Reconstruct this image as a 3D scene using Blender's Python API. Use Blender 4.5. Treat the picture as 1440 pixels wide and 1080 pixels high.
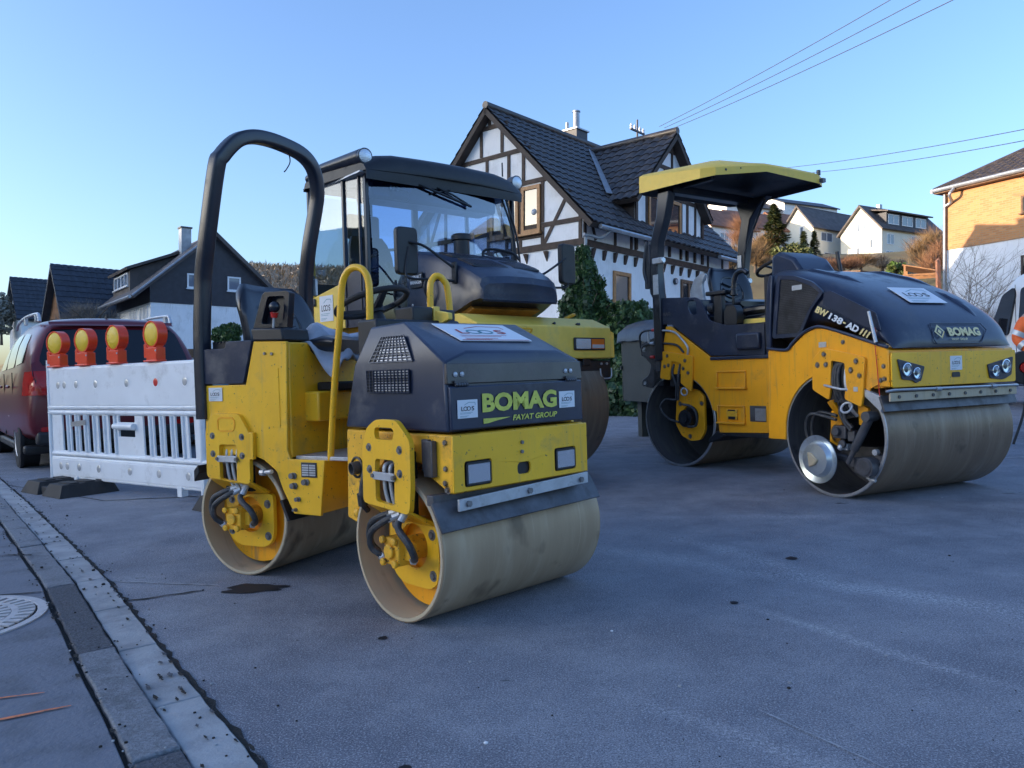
import bpy, math, random
from math import sin, cos, pi, radians, sqrt
from mathutils import Vector, Matrix, noise
from mathutils.geometry import tessellate_polygon
random.seed(7)
for o in list(bpy.data.objects): bpy.data.objects.remove(o)
SC = bpy.context.scene
COL = SC.collection
# ---------------------------------------------------------------- camera
def basis(p, r):
    p = radians(p); r = radians(r)
    F = Vector((0, cos(p), sin(p))); U0 = Vector((0, -sin(p), cos(p))); R0 = Vector((1, 0, 0))
    return R0*cos(r) - U0*sin(r), R0*sin(r) + U0*cos(r), F
CAMP = Vector((0, 0, 1.0))
R_, U_, F_ = basis(-0.955, 1.776)
cd = bpy.data.cameras.new('camera'); cam = bpy.data.objects.new('camera', cd); COL.objects.link(cam)
cd.sensor_fit = 'HORIZONTAL'; cd.sensor_width = 36.0; cd.lens = 36.0*1080/1440
cd.clip_start = 0.05; cd.clip_end = 3000
mm = Matrix.Identity(4)
for i in range(3):
    mm[i][0] = R_[i]; mm[i][1] = U_[i]; mm[i][2] = -F_[i]; mm[i][3] = CAMP[i]
cam.matrix_world = mm
SC.camera = cam
# the street falls slightly towards the right of the true vertical: buildings stand on the true vertical
RB, UB, FB = basis(-0.27, 0)
A_ = Matrix((R_, U_, F_)).transposed(); B_ = Matrix((RB, UB, FB)).transposed()
ROT = (A_ @ B_.transposed()).to_4x4()
TILT = Matrix.Translation(CAMP) @ ROT @ Matrix.Translation(-CAMP)
# ---------------------------------------------------------------- world, sun, exposure
SUN_EL, SUN_AZ = 9.0, -100.0
w = bpy.data.worlds.new('World'); SC.world = w; w.use_nodes = True
nt = w.node_tree; nt.nodes.clear()
sky = nt.nodes.new('ShaderNodeTexSky'); sky.sky_type = 'NISHITA'; sky.sun_disc = False
sky.sun_elevation = radians(SUN_EL); sky.sun_rotation = radians(SUN_AZ)
sky.altitude = 300; sky.air_density = 1.0; sky.dust_density = 3.0; sky.ozone_density = 1.5
bg = nt.nodes.new('ShaderNodeBackground'); bg.inputs[1].default_value = 0.12
wo = nt.nodes.new('ShaderNodeOutputWorld')
tn = nt.nodes.new('ShaderNodeMix'); tn.data_type = 'RGBA'; tn.blend_type = 'MULTIPLY'; tn.inputs[0].default_value = 1.0; tn.inputs[7].default_value = (0.69, 0.835, 1.13, 1)
nt.links.new(sky.outputs[0], tn.inputs[6]); nt.links.new(tn.outputs[2], bg.inputs[0]); nt.links.new(bg.outputs[0], wo.inputs[0])
sl = bpy.data.lights.new('sun', 'SUN'); sl.energy = 2.3; sl.angle = radians(0.5); sl.color = (1, 0.80, 0.58)
so = bpy.data.objects.new('sun', sl); COL.objects.link(so)
sd = Vector((sin(radians(SUN_AZ))*cos(radians(SUN_EL)), cos(radians(SUN_AZ))*cos(radians(SUN_EL)), sin(radians(SUN_EL))))
so.rotation_euler = sd.to_track_quat('Z', 'Y').to_euler()
vs = SC.view_settings
vs.view_transform = 'Standard'; vs.look = 'None'; vs.gamma = 1; vs.exposure = 1.95
vs.use_curve_mapping = False
try:
    SC.cycles.use_adaptive_sampling = True; SC.cycles.max_bounces = 8; SC.cycles.transparent_max_bounces = 16
    SC.cycles.use_denoising = True
except Exception: pass
# ---------------------------------------------------------------- materials
MATS = {}
def mat(name, col, rough=0.5, metal=0.0, var=0.0, vscale=3.0, dirt=None, dscale=6.0, damt=0.5, bump=0.0, bscale=60.0, spec=0.5, coat=0.0, stretch=(1, 1, 1), chips=0, streak=None):
    m = bpy.data.materials.new(name); m.use_nodes = True; n = m.node_tree; b = n.nodes['Principled BSDF']
    b.inputs['Roughness'].default_value = rough; b.inputs['Metallic'].default_value = metal
    b.inputs['Specular IOR Level'].default_value = spec
    if coat: b.inputs['Coat Weight'].default_value = coat; b.inputs['Coat Roughness'].default_value = 0.15
    tc = n.nodes.new('ShaderNodeTexCoord'); mp = n.nodes.new('ShaderNodeMapping'); mp.inputs['Scale'].default_value = stretch
    n.links.new(tc.outputs['Object'], mp.inputs[0])
    cur = None
    rgb = n.nodes.new('ShaderNodeRGB'); rgb.outputs[0].default_value = (*col, 1); cur = rgb.outputs[0]
    def noi(scale, detail=6, rough=0.6):
        t = n.nodes.new('ShaderNodeTexNoise'); t.inputs['Scale'].default_value = scale; t.inputs['Detail'].default_value = detail
        t.inputs['Roughness'].default_value = rough; n.links.new(mp.outputs[0], t.inputs['Vector']); return t.outputs[0]
    def ramp(x, a, bb):
        r = n.nodes.new('ShaderNodeMapRange'); r.inputs[1].default_value = a; r.inputs[2].default_value = bb
        n.links.new(x, r.inputs[0]); return r.outputs[0]
    def mix(f, a, c):
        x = n.nodes.new('ShaderNodeMix'); x.data_type = 'RGBA'
        if isinstance(f, float): x.inputs[0].default_value = f
        else: n.links.new(f, x.inputs[0])
        for k, v in ((6, a), (7, c)):
            if isinstance(v, tuple): x.inputs[k].default_value = (*v, 1)
            else: n.links.new(v, x.inputs[k])
        return x.outputs[2]
    if var:
        f = ramp(noi(vscale), 0.35, 0.65)
        cur = mix(f, tuple(c*(1-var) for c in col), tuple(min(1, c*(1+var)) for c in col))
    if dirt:
        f = ramp(noi(dscale, 8, 0.7), 0.62-damt*0.25, 0.72)
        q = n.nodes.new('ShaderNodeMath'); q.operation = 'MULTIPLY'; n.links.new(f, q.inputs[0]); q.inputs[1].default_value = 0.45+damt*0.4
        cur = mix(q.outputs[0], cur, dirt)
        r2 = n.nodes.new('ShaderNodeMapRange'); n.links.new(q.outputs[0], r2.inputs[0]); r2.inputs[3].default_value = rough; r2.inputs[4].default_value = min(1, rough+0.35)
        n.links.new(r2.outputs[0], b.inputs['Roughness'])
    if streak:      # runs of grease and rain dirt, drawn out vertically
        m2 = n.nodes.new('ShaderNodeMapping'); m2.inputs['Scale'].default_value = (16, 16, 1.3); n.links.new(tc.outputs['Object'], m2.inputs[0])
        t = n.nodes.new('ShaderNodeTexNoise'); t.inputs['Scale'].default_value = 1.6; t.inputs['Detail'].default_value = 6; t.inputs['Roughness'].default_value = 0.65; n.links.new(m2.outputs[0], t.inputs['Vector'])
        f = ramp(t.outputs[0], 0.53, 0.74); q = n.nodes.new('ShaderNodeMath'); q.operation = 'MULTIPLY'; n.links.new(f, q.inputs[0]); n.links.new(ramp(noi(1.7, 3), 0.40, 0.62), q.inputs[1]); cur = mix(q.outputs[0], cur, streak)
    if chips:       # small chips in the paint
        f = ramp(noi(38, 5, 0.75), chips, chips+0.02); cur = mix(f, cur, (0.10, 0.07, 0.045))
    n.links.new(cur, b.inputs['Base Color'])
    if bump:
        bp = n.nodes.new('ShaderNodeBump'); bp.inputs['Strength'].default_value = bump; bp.inputs['Distance'].default_value = 0.01
        n.links.new(noi(bscale, 4), bp.inputs['Height']); n.links.new(bp.outputs[0], b.inputs['Normal'])
    MATS[name] = m; return m
def emis(name, col, s):
    m = bpy.data.materials.new(name); m.use_nodes = True; b = m.node_tree.nodes['Principled BSDF']
    b.inputs['Base Color'].default_value = (*col, 1); b.inputs['Emission Color'].default_value = (*col, 1); b.inputs['Emission Strength'].default_value = s
    MATS[name] = m; return m
def glassy(name, tint, refl=0.0, rough=0.02):
    """thin glazing: clear with a tint, mirror-like at grazing angles"""
    m = bpy.data.materials.new(name); m.use_nodes = True; n = m.node_tree; n.nodes.clear()
    out = n.nodes.new('ShaderNodeOutputMaterial'); tr = n.nodes.new('ShaderNodeBsdfTransparent'); tr.inputs[0].default_value = (*tint, 1)
    gl = n.nodes.new('ShaderNodeBsdfGlossy'); gl.inputs['Roughness'].default_value = rough
    fr = n.nodes.new('ShaderNodeFresnel'); ge = n.nodes.new('ShaderNodeNewGeometry'); ir = n.nodes.new('ShaderNodeMapRange'); ir.inputs[3].default_value = 1.5; ir.inputs[4].default_value = 1/1.5; n.links.new(ge.outputs['Backfacing'], ir.inputs[0]); n.links.new(ir.outputs[0], fr.inputs[0])
    ad = n.nodes.new('ShaderNodeMath'); ad.operation = 'ADD'; ad.inputs[1].default_value = refl; ad.use_clamp = True; n.links.new(fr.outputs[0], ad.inputs[0])
    mx = n.nodes.new('ShaderNodeMixShader'); n.links.new(ad.outputs[0], mx.inputs[0]); n.links.new(tr.outputs[0], mx.inputs[1]); n.links.new(gl.outputs[0], mx.inputs[2])
    n.links.new(mx.outputs[0], out.inputs[0]); MATS[name] = m; return m
YEL = (0.95, 0.50, 0.018)
mat('yellow', YEL, 0.38, chips=0.635, streak=(0.58, 0.36, 0.08), var=0.10, vscale=2.5, dirt=(0.40, 0.25, 0.07), dscale=4.0, damt=0.15, coat=0.12, bump=0.04, bscale=25)
mat('yellow_worn', (0.90, 0.46, 0.025), 0.5, var=0.15, vscale=4, dirt=(0.09, 0.06, 0.035), dscale=7, damt=0.5, chips=0.60, bump=0.06, bscale=30)
mat('yellow_pale', (0.90, 0.60, 0.09), 0.5, var=0.12, vscale=3, dirt=(0.45, 0.36, 0.16), dscale=3, damt=0.5, bump=0.04, bscale=30)
mat('orange_yellow', (0.96, 0.40, 0.014), 0.35, chips=0.66, streak=(0.40, 0.22, 0.08), var=0.08, vscale=2, dirt=(0.35, 0.16, 0.05), dscale=3, damt=0.18, coat=0.15, bump=0.03, bscale=20)
mat('rust', (0.45, 0.2, 0.04), 0.6, var=0.3, vscale=5)
mat('hood', (0.022, 0.031, 0.060), 0.28, var=0.2, vscale=3, dirt=(0.10, 0.105, 0.12), dscale=5, damt=0.35, bump=0.05, bscale=220, spec=0.5)
mat('hood_brown', (0.055, 0.045, 0.042), 0.33, var=0.3, vscale=6, dirt=(0.16, 0.13, 0.11), dscale=8, damt=0.5, spec=0.6)
mat('plastic_black', (0.012, 0.014, 0.019), 0.45, var=0.2, vscale=8, dirt=(0.05, 0.05, 0.055), dscale=9, damt=0.3, bump=0.04, bscale=150)
mat('rops', (0.010, 0.014, 0.026), 0.30, var=0.2, vscale=5, dirt=(0.05, 0.05, 0.055), dscale=7, damt=0.3, bump=0.03, bscale=80, spec=0.6)
mat('vinyl', (0.010, 0.013, 0.022), 0.28, var=0.2, vscale=8, bump=0.05, bscale=120, spec=0.6)
mat('rubber', (0.018, 0.018, 0.02), 0.7, var=0.2, vscale=8, dirt=(0.07, 0.065, 0.06), dscale=6, damt=0.4)
mat('hose', (0.035, 0.037, 0.042), 0.5, var=0.3, vscale=20, dirt=(0.14, 0.13, 0.12), dscale=20, damt=0.4)
mat('steel', (0.42, 0.43, 0.45), 0.38, metal=0.75, var=0.15, vscale=10, dirt=(0.16, 0.14, 0.12), dscale=10, damt=0.4)
mat('galv', (0.50, 0.52, 0.55), 0.42, metal=0.5, var=0.12, vscale=12, dirt=(0.22, 0.2, 0.18), dscale=14, damt=0.35)
mat('steel_dark', (0.10, 0.10, 0.11), 0.45, metal=0.4, var=0.3, vscale=8, dirt=(0.05, 0.04, 0.035), dscale=7, damt=0.5)
mat('dish', (0.62, 0.68, 0.72), 0.28, metal=0.85, var=0.1, vscale=9, dirt=(0.3, 0.29, 0.28), dscale=8, damt=0.3)
mat('chrome', (0.8, 0.82, 0.85), 0.12, metal=1.0)
mat('bolt', (0.22, 0.22, 0.23), 0.4, metal=0.7, var=0.3, vscale=40)
def drum_mat(name, c1, c2, streak, rough=0.45, inner=False):
    m = mat(name, c1, rough, metal=0.15 if not inner else 0.05); n = m.node_tree; b = n.nodes['Principled BSDF']
    tc = [x for x in n.nodes if x.type == 'TEX_COORD'][0]
    def N(sc, stretch, det=6):
        mp = n.nodes.new('ShaderNodeMapping'); mp.inputs['Scale'].default_value = stretch; n.links.new(tc.outputs['Object'], mp.inputs[0])
        t = n.nodes.new('ShaderNodeTexNoise'); t.inputs['Scale'].default_value = sc; t.inputs['Detail'].default_value = det; n.links.new(mp.outputs[0], t.inputs['Vector']); return t.outputs[0]
    def rp(x, a, c):
        r = n.nodes.new('ShaderNodeMapRange'); r.inputs[1].default_value = a; r.inputs[2].default_value = c; n.links.new(x, r.inputs[0]); return r.outputs[0]
    def mx(f, a, c):
        x = n.nodes.new('ShaderNodeMix'); x.data_type = 'RGBA'; n.links.new(f, x.inputs[0])
        for k, v in ((6, a), (7, c)):
            if isinstance(v, tuple): x.inputs[k].default_value = (*v, 1)
            else: n.links.new(v, x.inputs[k])
        return x.outputs[2]
    # rings of wear run round the drum: fast change along the axis (local Y), slow round it
    c = mx(rp(N(1.0, (1.6, 9, 1.6), 8), 0.30, 0.72), c1, c2)
    c = mx(rp(N(3.0, (0.8, 5, 0.8), 8), 0.52, 0.85), c, streak)
    c = mx(rp(N(1.5, (1.0, 60, 1.0), 6), 0.62, 0.78), c, streak)
    c = mx(rp(N(9.0, (1, 1, 1), 8), 0.62, 0.76), c, tuple(v*0.55 for v in c1))
    c = mx(rp(N(2.4, (1, 1.6, 1), 4), 0.61, 0.68), c, tuple(v*0.55 for v in c1))
    n.links.new(c, b.inputs['Base Color'])
    r = n.nodes.new('ShaderNodeMapRange'); r.inputs[3].default_value = rough-0.12; r.inputs[4].default_value = rough+0.22; n.links.new(N(2.0, (2, 14, 2)), r.inputs[0]); n.links.new(r.outputs[0], b.inputs['Roughness'])
    bp = n.nodes.new('ShaderNodeBump'); bp.inputs['Strength'].default_value = 0.10; bp.inputs['Distance'].default_value = 0.004
    n.links.new(N(30, (1, 3, 1)), bp.inputs['Height']); n.links.new(bp.outputs[0], b.inputs['Normal'])
    return m
drum_mat('drum_tan', (0.36, 0.25, 0.15), (0.46, 0.335, 0.21), (0.54, 0.42, 0.29), 0.42)
drum_mat('drum_brown', (0.165, 0.112, 0.072), (0.245, 0.172, 0.112), (0.30, 0.235, 0.17), 0.34)
drum_mat('drum_in', (0.52, 0.42, 0.27), (0.46, 0.40, 0.30), (0.30, 0.25, 0.18), 0.6, True)
drum_mat('drum_in_dark', (0.06, 0.06, 0.065), (0.10, 0.10, 0.105), (0.17, 0.16, 0.14), 0.5, True)
drum_mat('drum_deep', (0.15, 0.105, 0.07), (0.23, 0.175, 0.12), (0.30, 0.25, 0.19), 0.40)
mat('white_sheet', (0.72, 0.74, 0.78), 0.4, var=0.03)
mat('ink', (0.02, 0.025, 0.03), 0.5)
mat('ink_red', (0.5, 0.06, 0.05), 0.5)
mat('ink_teal', (0.1, 0.28, 0.32), 0.5)
mat('decal_yellow', (0.62, 0.62, 0.10), 0.5, var=0.15, vscale=20)
mat('decal_gold', (0.75, 0.62, 0.28), 0.4)
mat('decal_white', (0.7, 0.75, 0.8), 0.4)
mat('plate_dark', (0.03, 0.035, 0.045), 0.35)
mat('lamp_lens', (0.75, 0.78, 0.8), 0.12, metal=0.55, bump=0.5, bscale=90)
mat('lamp_ribbed', (0.85, 0.86, 0.88), 0.10, metal=0.85)
mat('lamp_orange', (0.75, 0.17, 0.02), 0.2)
mat('red', (0.62, 0.03, 0.02), 0.35, var=0.1, dirt=(0.3, 0.03, 0.02), damt=0.2)
mat('tarp_grey', (0.38, 0.42, 0.50), 0.8, var=0.15, vscale=12, bump=0.3, bscale=40)
mat('dot_yellow', (0.85, 0.55, 0.02), 0.18, bump=0.5, bscale=130)
glassy('cab_glass', (0.34, 0.50, 0.84), 0.17)
glassy('cab_side_glass', (0.82, 0.86, 0.88), 0.03)
# ---------------------------------------------------------------- mesh builder
class MB:
    def __init__(s): s.v = []; s.f = []; s.m = []; s.sm = []
    def add(s, vs, fs, m=0, sm=False):
        k = len(s.v); s.v += [tuple(x) for x in vs]
        for f in fs: s.f.append(tuple(i+k for i in f)); s.m.append(m); s.sm.append(sm)
        return s
    def box(s, x0, x1, y0, y1, z0, z1, m=0):
        return s.hexa([(x0, y0, z0), (x1, y0, z0), (x1, y1, z0), (x0, y1, z0), (x0, y0, z1), (x1, y0, z1), (x1, y1, z1), (x0, y1, z1)], m)
    def hexa(s, p, m=0):
        return s.add(p, [(0, 3, 2, 1), (4, 5, 6, 7), (0, 1, 5, 4), (1, 2, 6, 5), (2, 3, 7, 6), (3, 0, 4, 7)], m)
    def prism(s, poly, h0, h1, axis='y', holes=(), m=0):
        if axis == 'y': P = lambda a, b, h: (a, h, b)
        elif axis == 'x': P = lambda a, b, h: (h, a, b)
        else: P = lambda a, b, h: (a, b, h)
        loops = [list(poly)] + [list(q) for q in holes]
        flat = [p for l in loops for p in l]
        tris = tessellate_polygon([[Vector((p[0], p[1], 0)) for p in l] for l in loops])
        n = len(flat); vs = [P(p[0], p[1], h0) for p in flat] + [P(p[0], p[1], h1) for p in flat]
        if not holes:
            fs = [tuple(range(n)), tuple(range(2*n-1, n-1, -1))]
        else:
            fs = [tuple(t) for t in tris] + [tuple(n+i for i in reversed(t)) for t in tris]
        k = 0
        for l in loops:
            L = len(l)
            for i in range(L): fs.append((k+i, k+(i+1) % L, n+k+(i+1) % L, n+k+i))
            k += L
        return s.add(vs, fs, m)
    def ring(s, c, ax, r, n, ph=0):
        a = Vector(ax).normalized(); t = a.orthogonal().normalized(); b = a.cross(t); c = Vector(c)
        return [c + (t*cos(ph+2*pi*i/n) + b*sin(ph+2*pi*i/n))*r for i in range(n)]
    def cyl(s, p0, p1, r0, r1=None, n=16, m=0, caps=True):
        r1 = r0 if r1 is None else r1; p0 = Vector(p0); p1 = Vector(p1); ax = p1-p0
        vs = s.ring(p0, ax, r0, n) + s.ring(p1, ax, r1, n)
        fs = [(i, (i+1) % n, n+(i+1) % n, n+i) for i in range(n)]
        s.add(vs, fs, m, True)
        if caps: s.add(vs, [tuple(range(n-1, -1, -1)), tuple(range(n, 2*n))], m)
        return s
    def lathe(s, prof, c, ax, n=48, m=0, close=False):
        c = Vector(c); a = Vector(ax).normalized(); vs = []
        for r, h in prof: vs += s.ring(c+a*h, a, max(r, 1e-4), n)
        fs = []; L = len(prof)
        for j in range(L if close else L-1):
            q = (j+1) % L
            for i in range(n): fs.append((j*n+i, j*n+(i+1) % n, q*n+(i+1) % n, q*n+i))
        return s.add(vs, fs, m, True)
    def tube(s, pts, r, n=8, m=0, smooth=True, sub=5, closed=False, sq=None):
        P = [Vector(p) for p in pts]
        if smooth and len(P) > 2:
            Q = []; N = len(P); rng = range(N if closed else N-1)
            for i in rng:
                p1, p2 = P[i], P[(i+1) % N]
                p0 = P[i-1] if (closed or i > 0) else p1*2-p2
                p3 = P[(i+2) % N] if (closed or i < N-2) else p2*2-p1
                for k in range(sub):
                    t = k/sub; Q.append(0.5*((2*p1)+(p2-p0)*t+(2*p0-5*p1+4*p2-p3)*t*t+(3*p1-p0-3*p2+p3)*t**3))
            if not closed: Q.append(P[-1])
            P = Q
        N = len(P); vs = []; prev = None
        for i in range(N):
            if closed: d = P[(i+1) % N]-P[i-1]
            else: d = P[min(i+1, N-1)]-P[max(i-1, 0)]
            if d.length < 1e-9: d = Vector((0, 0, 1))
            d.normalize()
            t = d.orthogonal() if prev is None else prev - d*prev.dot(d)
            if t.length < 1e-6: t = d.orthogonal()
            t.normalize(); prev = t; b = d.cross(t)
            rr = r(i/(N-1)) if callable(r) else r
            vs += [P[i]+(t*cos(2*pi*k/n)+b*sin(2*pi*k/n))*rr for k in range(n)]
        fs = []
        for i in range(N if closed else N-1):
            j = (i+1) % N
            for k in range(n): fs.append((i*n+k, i*n+(k+1) % n, j*n+(k+1) % n, j*n+k))
        s.add(vs, fs, m, True)
        if not closed: s.add(vs[:n]+vs[-n:], [tuple(range(n-1, -1, -1)), tuple(range(n, 2*n))], m)
        return s
    def ball(s, c, r, n=12, m=0, sc=(1, 1, 1)):
        c = Vector(c); vs = []; fs = []; k = n//2
        for j in range(k+1):
            th = pi*j/k
            for i in range(n): vs.append((c.x+r*sc[0]*sin(th)*cos(2*pi*i/n), c.y+r*sc[1]*sin(th)*sin(2*pi*i/n), c.z+r*sc[2]*cos(th)))
        for j in range(k):
            for i in range(n): fs.append((j*n+i, (j+1)*n+i, (j+1)*n+(i+1) % n, j*n+(i+1) % n))
        return s.add(vs, fs, m, True)
    def loft(s, secs, m=0, sm=True, caps=True):
        n = len(secs[0]); vs = [p for q in secs for p in q]; fs = []
        for j in range(len(secs)-1):
            for i in range(n): fs.append((j*n+i, j*n+(i+1) % n, (j+1)*n+(i+1) % n, (j+1)*n+i))
        s.add(vs, fs, m, sm)
        if caps: s.add(list(secs[0])+list(secs[-1]), [tuple(range(n-1, -1, -1)), tuple(range(n, 2*n))], m)
        return s
    def xf(s, M): s.v = [tuple(M @ Vector(p)) for p in s.v]; return s
    def build(s, name, mats, parent=None, bevel=0.0, angle=35, M=None, seg=2, sub=0):
        if M is not None: s.xf(M)
        me = bpy.data.meshes.new(name); me.from_pydata(s.v, [], s.f)
        mats = mats if isinstance(mats, (list, tuple)) else [mats]
        for q in mats: me.materials.append(MATS[q] if isinstance(q, str) else q)
        me.polygons.foreach_set('material_index', s.m)
        import bmesh
        bm = bmesh.new(); bm.from_mesh(me); bmesh.ops.remove_doubles(bm, verts=bm.verts, dist=1e-5)
        bmesh.ops.recalc_face_normals(bm, faces=bm.faces); bm.to_mesh(me); bm.free()
        me.polygons.foreach_set('use_smooth', [True]*len(me.polygons))
        me.set_sharp_from_angle(angle=radians(angle))
        o = bpy.data.objects.new(name, me); COL.objects.link(o)
        if parent: o.parent = parent
        if bevel:
            b = o.modifiers.new('b', 'BEVEL'); b.width = bevel; b.segments = seg; b.limit_method = 'ANGLE'; b.angle_limit = radians(40); b.harden_normals = False
        if sub:
            b = o.modifiers.new('s', 'SUBSURF'); b.levels = sub; b.render_levels = sub
        return o
def tag(o, label=None, cat=None, group=None, kind=None):
    if label: o['label'] = label
    if cat: o['category'] = cat
    if group: o['group'] = group
    if kind: o['kind'] = kind
    return o
def empty(name, loc=(0, 0, 0), rz=0.0, M=None):
    o = bpy.data.objects.new(name, None); COL.objects.link(o); o.empty_display_size = 0.2
    if M is not None: o.matrix_world = M
    else: o.location = loc; o.rotation_euler = (0, 0, rz)
    return o
def FR(O, a, tilt=False):
    """frame with X = (cos a, -sin a), Y = (sin a, cos a) on the ground"""
    M = Matrix.Translation((O[0], O[1], O[2] if len(O) > 2 else 0)) @ Matrix.Rotation(-radians(a), 4, 'Z')
    return TILT @ M if tilt else M
def text(s, name, mname, parent, O, X, Y, wd, ht, bold=0.0, shear=0.0, ext=0.001, M=None):
    """flat lettering filling wd x ht from corner O along X and Y"""
    c = bpy.data.curves.new('t', 'FONT'); c.body = s; c.size = 1; c.offset = bold; c.shear = shear; c.resolution_u = 3
    t = bpy.data.objects.new('t', c); COL.objects.link(t); bpy.context.view_layer.update()
    me = bpy.data.meshes.new_from_object(t.evaluated_get(bpy.context.evaluated_depsgraph_get()))
    bpy.data.objects.remove(t); bpy.data.curves.remove(c)
    xs = [v.co.x for v in me.vertices]; ys = [v.co.y for v in me.vertices]
    x0, x1, y0, y1 = min(xs), max(xs), min(ys), max(ys)
    O = Vector(O); X = Vector(X).normalized(); Y = Vector(Y).normalized(); Z = X.cross(Y)
    b = MB(); vs = [O + X*((v.co.x-x0)/(x1-x0)*wd) + Y*((v.co.y-y0)/(y1-y0)*ht) + Z*ext for v in me.vertices]
    b.add(vs, [tuple(p.vertices) for p in me.polygons]); bpy.data.meshes.remove(me)
    if M is not None: b.xf(M)
    me = bpy.data.meshes.new(name); me.from_pydata(b.v, [], b.f); me.materials.append(MATS[mname])
    o = bpy.data.objects.new(name, me); COL.objects.link(o); o.parent = parent; return o
def rpoly(pts, r, k=3):
    """round the corners of a polygon"""
    out = []; n = len(pts)
    for i in range(n):
        a = Vector(pts[i-1]); b = Vector(pts[i]); c = Vector(pts[(i+1) % n]); rr = min(r, (a-b).length*0.45, (c-b).length*0.45)
        p = b+(a-b).normalized()*rr; q = b+(c-b).normalized()*rr
        for j in range(k+1):
            t = j/k; out.append(tuple(p*(1-t)**2+b*2*t*(1-t)+q*t*t))
    return out
def circ(cx, cy, r, n=24, a0=0, a1=2*pi):
    full = abs(a1-a0-2*pi) < 1e-6
    return [(cx+r*cos(a0+(a1-a0)*i/(n if full else n-1)), cy+r*sin(a0+(a1-a0)*i/(n if full else n-1))) for i in range(n)]
def loos_sheet(parent, O, X, Y, wd, ht, M=None, letter=0.55, framed=False, big=False):
    """white sticker with the lettering LOOS"""
    X = Vector(X).normalized(); Y = Vector(Y).normalized(); Z = X.cross(Y); O = Vector(O)
    b = MB(); p = [O, O+X*wd, O+X*wd+Y*ht, O+Y*ht]
    b.hexa([q-Z*0.001 for q in p]+[q+Z*0.002 for q in p])
    o = b.build('sticker', 'white_sheet', parent, M=M)
    t = text('L', 'lettering', 'ink_red' if big else 'ink', parent, O+X*wd*0.16+Y*ht*0.40+Z*0.003, X, Y, wd*0.12, ht*0.24, bold=0.01, M=M)
    t2 = text('S', 'lettering', 'ink_red' if big else 'ink', parent, O+X*wd*0.68+Y*ht*0.40+Z*0.003, X, Y, wd*0.13, ht*0.24, bold=0.01, M=M)
    t.parent = o; t2.parent = o
    r = MB()
    for k in (0.38, 0.54):
        c = O+X*wd*k+Y*ht*0.52+Z*0.003; R = 0.105*wd; N = 20; R2 = ht*0.12
        vs = []
        for i in range(N):
            a = 2*pi*i/N; vs += [c+X*cos(a)*R+Y*sin(a)*R2, c+X*cos(a)*R*0.72+Y*sin(a)*R2*0.68]
        r.add(vs, [(2*i, 2*((i+1) % N), 2*((i+1) % N)+1, 2*i+1) for i in range(N)])
    # house outline above, small print lines below
    def ln(a, c, h=0.012):
        A = O+X*wd*a[0]+Y*ht*a[1]+Z*0.003; C_ = O+X*wd*c[0]+Y*ht*c[1]+Z*0.003; d = (C_-A).normalized().cross(Z)*ht*h
        r.add([A-d, C_-d, C_+d, A+d], [(0, 1, 2, 3)], 1)
    ln((0.32, 0.72), (0.55, 0.86)); ln((0.55, 0.86), (0.86, 0.84)); ln((0.86, 0.84), (0.88, 0.70))
    for k, y in enumerate((0.30, 0.24, 0.12, 0.07)): ln((0.1, y), (0.75-0.1*k, y), 0.008)
    if big: ln((0.03, 0.03), (0.97, 0.03), 0.012)
    q = r.build('lettering', ['ink_teal' if big else 'ink', 'ink_red' if big else 'ink_teal'], o, M=M)
    return o
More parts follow.
